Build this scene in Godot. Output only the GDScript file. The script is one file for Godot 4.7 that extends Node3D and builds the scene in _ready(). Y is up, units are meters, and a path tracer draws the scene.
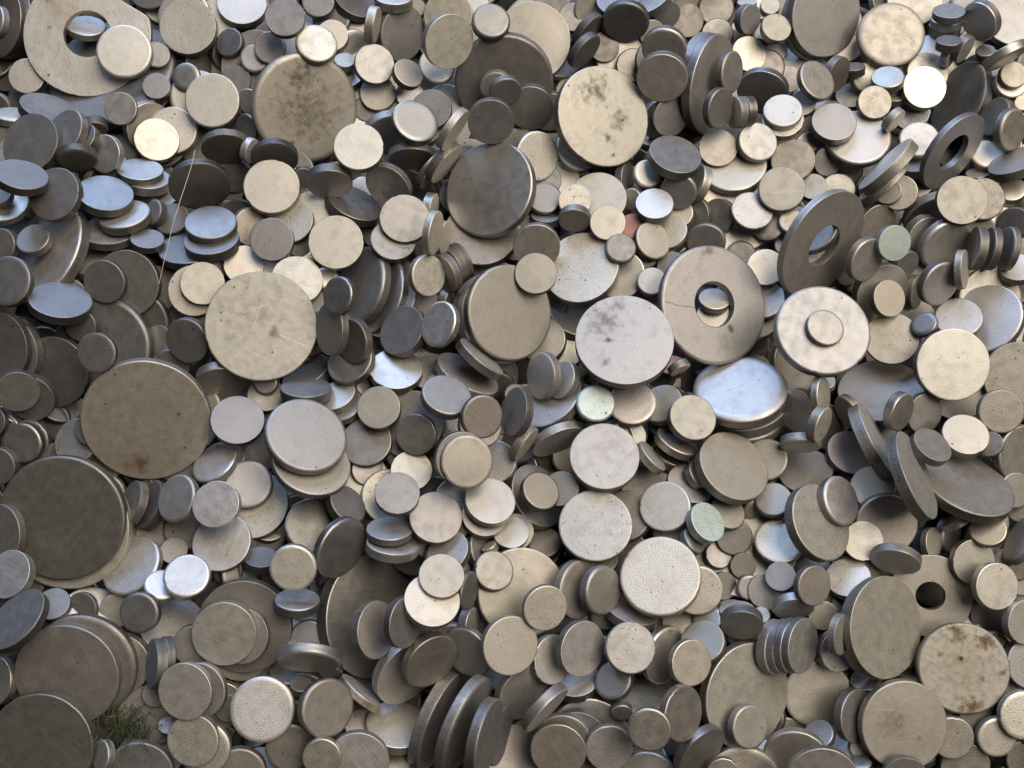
extends Node3D
# A heap of loose metal discs and washers in a scrap bin, seen from close above.
# Lengths in the tables are in millimetres; the scene itself is in metres.

const MM := 0.001
const CLIP_TURN := -1.03  # which way the clipped washer's straight edge faces
var rng := RandomNumberGenerator.new()
var finish := {}

func _ready() -> void:
	rng.seed = 20240
	# ---------------------------------------------------------------- camera
	var cam := Camera3D.new()
	cam.name = "camera"
	cam.fov = 40.0
	cam.near = 0.01
	cam.far = 20.0
	add_child(cam)
	cam.position = Vector3(0.00000, 0.45983, 0.13041)
	cam.rotation_degrees = Vector3(-72, 0, 0)
	cam.current = true
	# ----------------------------------------------------- air, exposure, light
	var env := Environment.new()
	env.background_mode = Environment.BG_COLOR
	env.background_color = Color(0.14, 0.132, 0.125)
	env.background_energy_multiplier = 1.0
	env.tonemap_mode = Environment.TONE_MAPPER_LINEAR
	env.tonemap_exposure = 1.0
	env.sdfgi_enabled = true
	env.ssao_enabled = true
	env.ssil_enabled = true
	var we := WorldEnvironment.new()
	we.name = "surroundings"
	we.environment = env
	add_child(we)
	area_light("ceiling_light", Vector3(0.5, 1.2, -0.2), Vector3(0.05, 0.1, 0.03), Vector2(1.15, 0.9), Color(1.0, 0.95, 0.88), 2.55)
	area_light("window_light", Vector3(-0.4, 1.0, -1.75), Vector3(0, 0.1, 0), Vector2(1.5, 1.1), Color(0.70, 0.82, 1.0), 4.2)
	# ---------------------------------------------------------------- materials
	make_finishes()
	# ---------------------------------------------------------------- bin floor
	make_floor()
	# ---------------------------------------------------------------- the discs
	for row in WASHERS:
		place_disc(row, "metal_washer", "washer", "washers lying in the heap")
	for row in DISCS:
		place_disc(row, "metal_disc", "disc", "loose metal discs on top of the heap")
	make_heap()
	make_small_things()

func area_light(called: String, at: Vector3, towards: Vector3, size: Vector2, color: Color, energy: float) -> void:
	var l := AreaLight3D.new()
	l.name = called
	l.area_size = size
	l.light_color = color
	l.light_energy = energy
	l.area_range = 8.0
	l.shadow_enabled = true
	add_child(l)
	l.look_at_from_position(at, towards, Vector3.UP)

# ------------------------------------------------------------------ textures
func noise_image(size: int, sd: int, freq: float, octaves: int, kind := FastNoiseLite.TYPE_SIMPLEX_SMOOTH) -> Image:
	var n := FastNoiseLite.new()
	n.seed = sd
	n.noise_type = kind
	n.frequency = freq
	n.fractal_type = FastNoiseLite.FRACTAL_FBM
	n.fractal_octaves = octaves
	var im := n.get_seamless_image(size, size)
	im.convert(Image.FORMAT_L8)
	return im

func make_finishes() -> void:
	# one entry per finish: [seed, stain strength, stain start, number of pits, grain, roughness low, roughness high, metal, relief, scratches]
	make_finish("tumbled", [11, 0.045, 0.42, 40, 0.10, 0.50, 0.62, 0.82, 0.22, 30, 0], 512, [])
	make_finish("satin", [29, 0.04, 0.46, 25, 0.06, 0.40, 0.52, 0.88, 0.12, 60, 0], 512, [])
	make_finish("oxide", [47, 0.10, 0.40, 40, 0.12, 0.50, 0.64, 0.78, 0.22, 35, 0], 512, [])
	make_finish("rolled", [61, 0.05, 0.42, 30, 0.065, 0.45, 0.57, 0.84, 0.2, 25, 1], 512, [])
	make_finish("pitted", [83, 0.05, 0.40, 240, 0.13, 0.50, 0.64, 0.80, 0.35, 20, 0], 512, [])
	# single discs with marks of their own, in units of the disc's radius (right, down) as the photograph shows them:
	# ["smudge", x, y, radius, strength], ["rust", x, y, radius, strength], ["scratch" or "crack", x, y, x2, y2, strength]
	var smooth := [0, 0.05, 0.44, 24, 0.10, 0.50, 0.62, 0.82, 0.22, 10, 0]
	for called in MARKS:
		smooth[0] = 100 + finish.size() * 7
		make_finish(called, smooth, 256, MARKS[called])

func make_finish(called: String, p: Array, size: int, marks: Array) -> void:
	var k512 := 512.0 / size
	var sd: int = p[0]
	var coarse := noise_image(size, sd, 0.008 * k512, 4).get_data()
	var patch := noise_image(size, sd + 1, 0.02 * k512, 4).get_data()
	var fine := noise_image(size, sd + 2, 0.16 * k512, 3).get_data()
	var line := PackedFloat32Array()
	line.resize(size * size)
	var pit := PackedFloat32Array()
	pit.resize(size * size)
	var dirt := PackedFloat32Array()
	dirt.resize(size * size)
	var rust := PackedFloat32Array()
	rust.resize(size * size)
	var r := RandomNumberGenerator.new()
	r.seed = sd
	for k in int(p[9]):
		var x := r.randf() * size
		var y := r.randf() * size
		var a := r.randf() * TAU
		var bend := r.randf_range(-0.004, 0.004)
		var deep := r.randf_range(0.15, 0.8)
		for s in r.randi_range(25, 190):
			line[(int(y) & (size - 1)) * size + (int(x) & (size - 1))] = deep
			x += cos(a)
			y += sin(a)
			a += bend
	for k in int(p[3]):
		var x := r.randf() * size
		var y := r.randf() * size
		var rad := r.randf_range(0.6, 2.6) / k512 + (1.5 if r.randf() < 0.1 else 0.0)
		var deep := r.randf_range(0.1, 0.45)
		for j in range(-5, 6):
			for i in range(-5, 6):
				var w := clampf(rad + 0.6 - sqrt(i * i * 1.3 + j * j), 0.0, 1.0) * deep
				var at := (int(y + j) & (size - 1)) * size + (int(x + i) & (size - 1))
				pit[at] = maxf(pit[at], w)
	for m in marks:
		if m[0] == "smudge" or m[0] == "rust":
			var cx := (float(m[1]) / 1.06 * 0.5 + 0.5) * size
			var cy := (float(m[2]) / 1.06 * 0.5 + 0.5) * size
			var rad := float(m[3]) * size * 0.5
			for j in range(maxi(0, int(cy - rad * 1.5)), mini(size, int(cy + rad * 1.5))):
				for i in range(maxi(0, int(cx - rad * 1.5)), mini(size, int(cx + rad * 1.5))):
					var at := j * size + i
					var ragged := 1.0 - Vector2(i - cx, j - cy).length() / rad + (patch[at] / 255.0 - 0.5) * 1.1 + (fine[at] / 255.0 - 0.5) * 1.3
					var w := smoothstep(0.0, 1.3, ragged) * float(m[4])
					if m[0] == "rust":
						rust[at] = maxf(rust[at], w)
					else:
						dirt[at] = maxf(dirt[at], w)
		else:
			var from := Vector2(m[1], m[2])
			var to := Vector2(m[3], m[4])
			for k in size * 2:
				var t := k / (size * 2.0)
				var q := from.lerp(to, t) + (from - to).orthogonal() * 0.03 * (sin(t * 5.0) + 0.35 * sin(t * 23.0)) * (1.0 if m[0] == "crack" else 0.12)
				var at := clampi(int((q.y / 1.06 * 0.5 + 0.5) * size), 0, size - 1) * size + clampi(int((q.x / 1.06 * 0.5 + 0.5) * size), 0, size - 1)
				if m[0] == "crack":
					pit[at] = maxf(pit[at], float(m[5]))
				else:
					line[at] = maxf(line[at], float(m[5]))
	var col := PackedByteArray()
	var rough := PackedByteArray()
	var high := PackedByteArray()
	col.resize(size * size * 3)
	rough.resize(size * size)
	high.resize(size * size)
	for i in size * size:
		var c := coarse[i] / 255.0
		var q := patch[i] / 255.0
		var f := fine[i] / 255.0
		if int(p[10]) == 1:  # rolling lines
			f = lerpf(f, fine[(i / size / 24) * size + i % size] / 255.0, 0.65)
		var stain := smoothstep(float(p[2]), float(p[2]) + 0.4, c * 0.55 + q * 0.45) * float(p[1])
		stain = 1.0 - (1.0 - stain) * (1.0 - dirt[i])
		var dot := pit[i]
		var ln := line[i]
		var ru := rust[i]
		var tone := 0.95 + (f - 0.5) * float(p[4]) * 2.0 + (q - 0.5) * 0.06
		var lum := clampf(tone * (1.0 - stain) * (1.0 - dot) * (1.0 + ln * 0.22) * (1.0 - 0.72 * ru), 0.02, 1.0)
		col[i * 3] = int(255.0 * lum)
		col[i * 3 + 1] = int(255.0 * lum * (1.0 - 0.05 * stain - 0.05 * dot - 0.30 * ru))
		col[i * 3 + 2] = int(255.0 * lum * (1.0 - 0.14 * stain - 0.10 * dot - 0.60 * ru))
		rough[i] = int(255.0 * clampf(lerpf(float(p[5]), float(p[6]), q) + stain * 0.35 + ru * 0.3 + dot * 0.2 - ln * 0.1 + (f - 0.5) * 0.12, 0.08, 1.0))
		high[i] = int(255.0 * clampf(0.5 + (f - 0.5) * 0.55 + (q - 0.5) * 0.4 - dot * 0.35 - ln * 0.35, 0.0, 1.0))
	var m := StandardMaterial3D.new()
	m.vertex_color_use_as_albedo = true
	m.albedo_texture = ImageTexture.create_from_image(Image.create_from_data(size, size, false, Image.FORMAT_RGB8, col))
	m.roughness = 1.0
	m.roughness_texture = ImageTexture.create_from_image(Image.create_from_data(size, size, false, Image.FORMAT_L8, rough))
	m.metallic = float(p[7])
	var bump := Image.create_from_data(size, size, false, Image.FORMAT_L8, high)
	bump.convert(Image.FORMAT_RGBA8)
	bump.bump_map_to_normal_map(2.0)
	m.normal_enabled = true
	m.normal_texture = ImageTexture.create_from_image(bump)
	m.normal_scale = float(p[8])
	finish[called] = m

# ------------------------------------------------------------------ shapes
func add_disc(st: SurfaceTool, xf: Transform3D, radius: float, thick: float, edge: float, hole: float, tint: Color, segs: int, sd: int, own_marks := false, clip := 0.0) -> void:
	# A lathed blank: top face at y = 0, rounded edges, slightly uneven outline, planar texture at a random turn.
	var r := RandomNumberGenerator.new()
	r.seed = sd
	var dish := 0.0 if hole > 0.0 else radius * clampf(r.randfn(-0.002, 0.007), -0.02, 0.02)
	var wide := 1.2 if r.randf() < 0.75 else r.randf_range(1.6, 3.0)
	var e := minf(edge, thick * 0.46)
	var e2 := minf(e, thick * 0.16)
	var steps := 4 if segs > 30 else 2
	var prof: Array[Vector2] = []
	var nor: Array[Vector2] = []
	var flat := radius - e * (wide + 0.3)
	if hole <= 0.0:
		for k in 4:
			var x := flat * k / 4.0
			prof.append(Vector2(x, -dish * (1.0 - (x / flat) * (x / flat)))); nor.append(Vector2(-2.0 * dish * x / (flat * flat), 1).normalized())
	else:
		prof.append(Vector2(hole + e * 0.5, 0)); nor.append(Vector2(0, 1))
	prof.append(Vector2(flat, 0)); nor.append(Vector2(0, 1))
	for k in steps + 1:
		var a := PI / 2 * k / steps
		prof.append(Vector2(radius - e * wide + sin(a) * e * wide, -e + cos(a) * e)); nor.append(Vector2(sin(a) / wide, cos(a)).normalized())
	var side := prof.size() - 1
	var cut := r.randf_range(0.0, 0.035) * thick
	if segs > 30 and thick > e * 2.2:
		var mid := -lerpf(e, thick - e2, r.randf_range(0.35, 0.6))
		prof.append(Vector2(radius, mid)); nor.append(Vector2(1, -0.15).normalized())
		prof.append(Vector2(radius - cut, mid - thick * 0.06)); nor.append(Vector2(1, -0.1).normalized())
	for k in 3:
		var a := PI / 2 * k / 2
		prof.append(Vector2(radius - e2 + cos(a) * e2, -thick + e2 - sin(a) * e2)); nor.append(Vector2(cos(a), -sin(a)))
	if hole <= 0.0:
		prof.append(Vector2(0, -thick)); nor.append(Vector2(0, -1))
	else:
		prof.append(Vector2(hole + e * 0.3, -thick)); nor.append(Vector2(0, -1))
		prof.append(Vector2(hole, -thick + e * 0.3)); nor.append(Vector2(-1, 0))
		prof.append(Vector2(hole, -e * 0.5)); nor.append(Vector2(-1, 0))
		prof.append(Vector2(hole + e * 0.15, -e * 0.15)); nor.append(Vector2(-0.7, 0.7))
		prof.append(Vector2(hole + e * 0.5, 0)); nor.append(Vector2(0, 1))
	var last := prof.size() - 1 if hole > 0.0 else 9999
	var off := Vector2(r.randf(), r.randf())
	var turn := r.randf() * TAU
	var span := 0.06
	if own_marks:
		off = Vector2(0.5, 0.5)
		turn = 0.0
		span = radius * 2.12
	var wob := [r.randf_range(-0.007, 0.007), r.randf() * TAU, r.randf_range(-0.003, 0.003), r.randf() * TAU]
	var nick := PackedFloat32Array()
	nick.resize(segs)
	for k in segs:
		nick[k] = 1.0 + wob[0] * cos(2.0 * TAU * k / segs + wob[1]) + wob[2] * cos(5.0 * TAU * k / segs + wob[3]) + (r.randf_range(-0.04, 0.04) - (r.randf_range(0.08, 0.28) if r.randf() < 0.02 else 0.0)) * MM / radius
	var rings := prof.size()
	var pts: Array[PackedVector3Array] = []
	var nrm: Array[PackedVector3Array] = []
	var uvs: Array[PackedVector2Array] = []
	for i in rings:
		var pr := PackedVector3Array()
		var nr := PackedVector3Array()
		var ur := PackedVector2Array()
		for k in segs + 1:
			var a := TAU * k / segs
			var rr := prof[i].x * (nick[k % segs] if prof[i].x > radius * 0.6 else 1.0)
			if clip > 0.0 and cos(a - CLIP_TURN) > 0.05 and prof[i].x > hole * 1.3:  # one straight edge cut off
				rr = minf(rr, (clip * radius - (radius - prof[i].x)) / cos(a - CLIP_TURN))
			var d := Vector3(cos(a), 0, sin(a))
			pr.append(xf * (d * rr + Vector3(0, prof[i].y, 0)))
			nr.append((xf.basis * (d * nor[i].x + Vector3(0, nor[i].y, 0))).normalized())
			ur.append((Vector2(cos(a + turn), sin(a + turn)) * (rr - prof[i].y * (0.1 if own_marks else 0.35))) / span + off)
		pts.append(pr); nrm.append(nr); uvs.append(ur)
	var worn_shade := r.randf_range(0.38, 0.8)  # sheared edge duller than the face, darkened further as painted crevice shade
	var rim := Color(tint.r * worn_shade, tint.g * worn_shade, tint.b * worn_shade)
	for i in rings - 1:
		for k in segs:
			var one := rim if i >= side else tint
			var two := rim if i + 1 >= side and i + 1 != last else tint
			if prof[i].x > 1e-7:
				put(st, pts[i][k], nrm[i][k], uvs[i][k], one); put(st, pts[i + 1][k + 1], nrm[i + 1][k + 1], uvs[i + 1][k + 1], two); put(st, pts[i][k + 1], nrm[i][k + 1], uvs[i][k + 1], one)
			if prof[i + 1].x > 1e-7:
				put(st, pts[i][k], nrm[i][k], uvs[i][k], one); put(st, pts[i + 1][k], nrm[i + 1][k], uvs[i + 1][k], two); put(st, pts[i + 1][k + 1], nrm[i + 1][k + 1], uvs[i + 1][k + 1], two)

func put(st: SurfaceTool, p: Vector3, n: Vector3, uv: Vector2, c := Color.WHITE) -> void:
	if c != Color.WHITE:
		st.set_color(c)
	st.set_normal(n)
	st.set_uv(uv)
	st.add_vertex(p)

func pose(row: Array) -> Transform3D:
	var up := Vector3(row[3], row[4], row[5]).normalized()
	var side := (Vector3.RIGHT - up * up.x).normalized() if absf(up.x) < 0.98 else Vector3.BACK.cross(up).normalized()
	return Transform3D(Basis(side, up, side.cross(up)), Vector3(row[0], row[1], row[2]) * MM)

func hue(row: Array) -> Color:
	return Color(row[10], row[11], row[12])

func place_disc(row: Array, called: String, category: String, group: String) -> void:
	var st := SurfaceTool.new()
	st.begin(Mesh.PRIMITIVE_TRIANGLES)
	add_disc(st, Transform3D(), row[6] * MM, row[7] * MM, row[8] * MM, row[9] * MM, hue(row), 96 if row[9] > 0.0 else 72 if row[6] > 14.0 else 48, int(row[0] * 977.0 + row[2] * 331.0), MARKS.has(row[13]), 0.74 if row[13] == "mark_clipped" else 0.0)
	st.index()
	st.generate_tangents()
	var o := MeshInstance3D.new()
	o.name = called
	o.mesh = st.commit()
	o.set_surface_override_material(0, finish[row[13]])
	o.transform = pose(row)
	o.set_meta("label", row[14])
	o.set_meta("category", category)
	o.set_meta("group", group)
	var n := 0
	var free := called
	while taken.has(free):
		n += 1
		free = "%s_%03d" % [called, n]
	taken[free] = true
	o.name = free
	add_child(o, true)

var taken := {}

func make_heap() -> void:
	# the discs that fill the heap below and between: past counting, one object with one surface per finish
	var mesh := ArrayMesh.new()
	for f in ["tumbled", "satin", "oxide", "rolled", "pitted"]:
		var st := SurfaceTool.new()
		st.begin(Mesh.PRIMITIVE_TRIANGLES)
		for row in HEAP:
			if row[13] == f:
				add_disc(st, pose(row), row[6] * MM, row[7] * MM, row[8] * MM, 0.0, hue(row), 36, int(row[0] * 977.0 + row[2] * 331.0))
		for row in FILL:
			if "tumbled rolled oxide pitted satin".split(" ")[int(row[7]) % 5] == f:
				var tone := Color(1.0, 0.96, 0.89) * (0.2 + 0.045 * int(row[7]))  # darker than the discs above: shade of the gaps painted into the fill
				add_disc(st, pose(row), row[6] * MM, (2.1 + 0.066 * row[6]) * MM, 0.7 * MM, 0.0, tone, 24, int(row[0] * 977 + row[2] * 331))
		st.index()
		st.generate_tangents()
		st.set_material(finish[f])
		st.commit(mesh)
	var o := MeshInstance3D.new()
	o.name = "disc_heap"
	o.mesh = mesh
	o.set_meta("label", "mass of small loose metal discs filling the heap under the larger ones")
	o.set_meta("category", "discs")
	o.set_meta("kind", "stuff")
	add_child(o)

func make_floor() -> void:
	var m := StandardMaterial3D.new()
	m.albedo_color = Color(0.16, 0.15, 0.14)
	m.metallic = 0.4
	m.roughness = 0.7
	var b := BoxMesh.new()
	b.size = Vector3(1.2, 0.01, 1.2)
	var o := MeshInstance3D.new()
	o.name = "bin_floor"
	o.mesh = b
	o.set_surface_override_material(0, m)
	o.position = Vector3(0, -0.006, 0)
	o.set_meta("kind", "structure")
	add_child(o)

func tube(st: SurfaceTool, pts: Array, r0: float, r1: float) -> void:
	var n := pts.size()
	var old: Array[Vector3] = []
	for i in n:
		var d: Vector3 = (pts[mini(i + 1, n - 1)] - pts[maxi(i - 1, 0)]).normalized()
		var u := d.cross(Vector3(0.3, 0.5, 0.8)).normalized()
		var w := d.cross(u)
		var ring: Array[Vector3] = []
		for k in 5:
			ring.append(u * cos(TAU * k / 5) + w * sin(TAU * k / 5))
		if i > 0:
			var ra := lerpf(r0, r1, (i - 1.0) / (n - 1.0))
			var rb := lerpf(r0, r1, i / (n - 1.0))
			for k in 5:
				var m := (k + 1) % 5
				for c in [[0, k], [1, k], [1, m], [0, k], [1, m], [0, m]]:
					var nn: Vector3 = old[c[1]] if c[0] == 0 else ring[c[1]]
					put(st, (pts[i - 1] + nn * ra) if c[0] == 0 else (pts[i] + nn * rb), nn, Vector2.ZERO)
		old = ring

func one(st: SurfaceTool, called: String, m: Material, label: String, category: String) -> void:
	var o := MeshInstance3D.new()
	o.name = called
	o.mesh = st.commit()
	o.set_surface_override_material(0, m)
	o.set_meta("label", label)
	o.set_meta("category", category)
	add_child(o)

func plain(c: Color, rough: float, metal := 0.0) -> StandardMaterial3D:
	var m := StandardMaterial3D.new()
	m.albedo_color = c
	m.roughness = rough
	m.metallic = metal
	return m

func make_small_things() -> void:
	var st := SurfaceTool.new()
	st.begin(Mesh.PRIMITIVE_TRIANGLES)
	var pts := []
	for p in THREAD:
		pts.append(Vector3(p[0], p[1], p[2]) * MM)
	tube(st, pts, 0.00016, 0.0001)
	one(st, "thin_fibre", plain(Color(0.78, 0.74, 0.66), 0.5), "thin pale fibre lying across dark discs at upper left", "fibre")
	st = SurfaceTool.new()
	st.begin(Mesh.PRIMITIVE_TRIANGLES)
	pts = []
	for p in WIRE:
		pts.append(Vector3(p[0], p[1], p[2]) * MM)
	tube(st, pts, 0.00035, 0.0002)
	one(st, "copper_sliver", plain(Color(0.75, 0.4, 0.25), 0.35, 1.0), "tiny copper coloured sliver beside a scratched disc at right", "sliver")
	st = SurfaceTool.new()
	st.begin(Mesh.PRIMITIVE_TRIANGLES)
	for p in TUFT:
		var at := Vector3(p[0], p[1], p[2]) * MM
		var a := rng.randf_range(-0.9, 1.1) - PI / 2
		var lean := Vector3(cos(a), rng.randf_range(0.1, 0.5), -sin(a) * 0.9).normalized()
		var long := rng.randf_range(0.003, 0.008)
		var curve := []
		for k in 5:
			var t := k / 4.0
			curve.append(at + lean * long * t + Vector3(rng.randf_range(-0.3, 0.3) * MM, 0.0022 * sin(t * 2.6), rng.randf_range(-0.3, 0.3) * MM) * (1.0 if k > 0 else 0.0))
		st.set_color(Color(0.022, 0.036, 0.014).lerp(Color(0.085, 0.095, 0.05), rng.randf()))
		tube(st, curve, 0.00017, 0.00006)
	var green := plain(Color.WHITE, 0.85)
	green.vertex_color_use_as_albedo = true
	one(st, "green_tuft", green, "small tuft of dull green fibres between discs at lower left", "tuft")

# ------------------------------------------------------------------ tables
# x, y, z of the top face's middle, its normal, radius, thickness, edge rounding, hole radius (mm), base colour (linear), finish, label
const WASHERS := [
	[-190.43,58.73,-164.93,0.0323,0.9593,0.2805,28.25,2.91,0.2,10.52,0.683,0.635,0.56,"mark_clipped","large pale washer with a straight clipped edge and a round hole"],
	[186.74,66.36,-100.22,0.5399,0.367,0.7575,17.35,2.74,0.32,8.06,0.452,0.443,0.44,"rolled","dark grey washer standing steeply with an oval dark hole"],
	[81.79,65.44,-31.42,0.3656,0.9074,0.2072,24.42,3.63,1.17,9.06,0.385,0.371,0.362,"mark_cracked","large pale grey washer with a hairline crack left of its hole"],
	[126.11,71.84,-54.36,0.5646,0.4855,0.6675,23.24,3.23,0.22,8.81,0.494,0.463,0.431,"rolled","brownish grey washer leaning with its hole seen at a slant"],
	[158.2,55.77,83.39,-0.1325,0.9302,0.3422,15.62,2.65,0.18,5.43,0.511,0.482,0.429,"tumbled","pale washer half buried with a small black round hole"],
]
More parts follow.
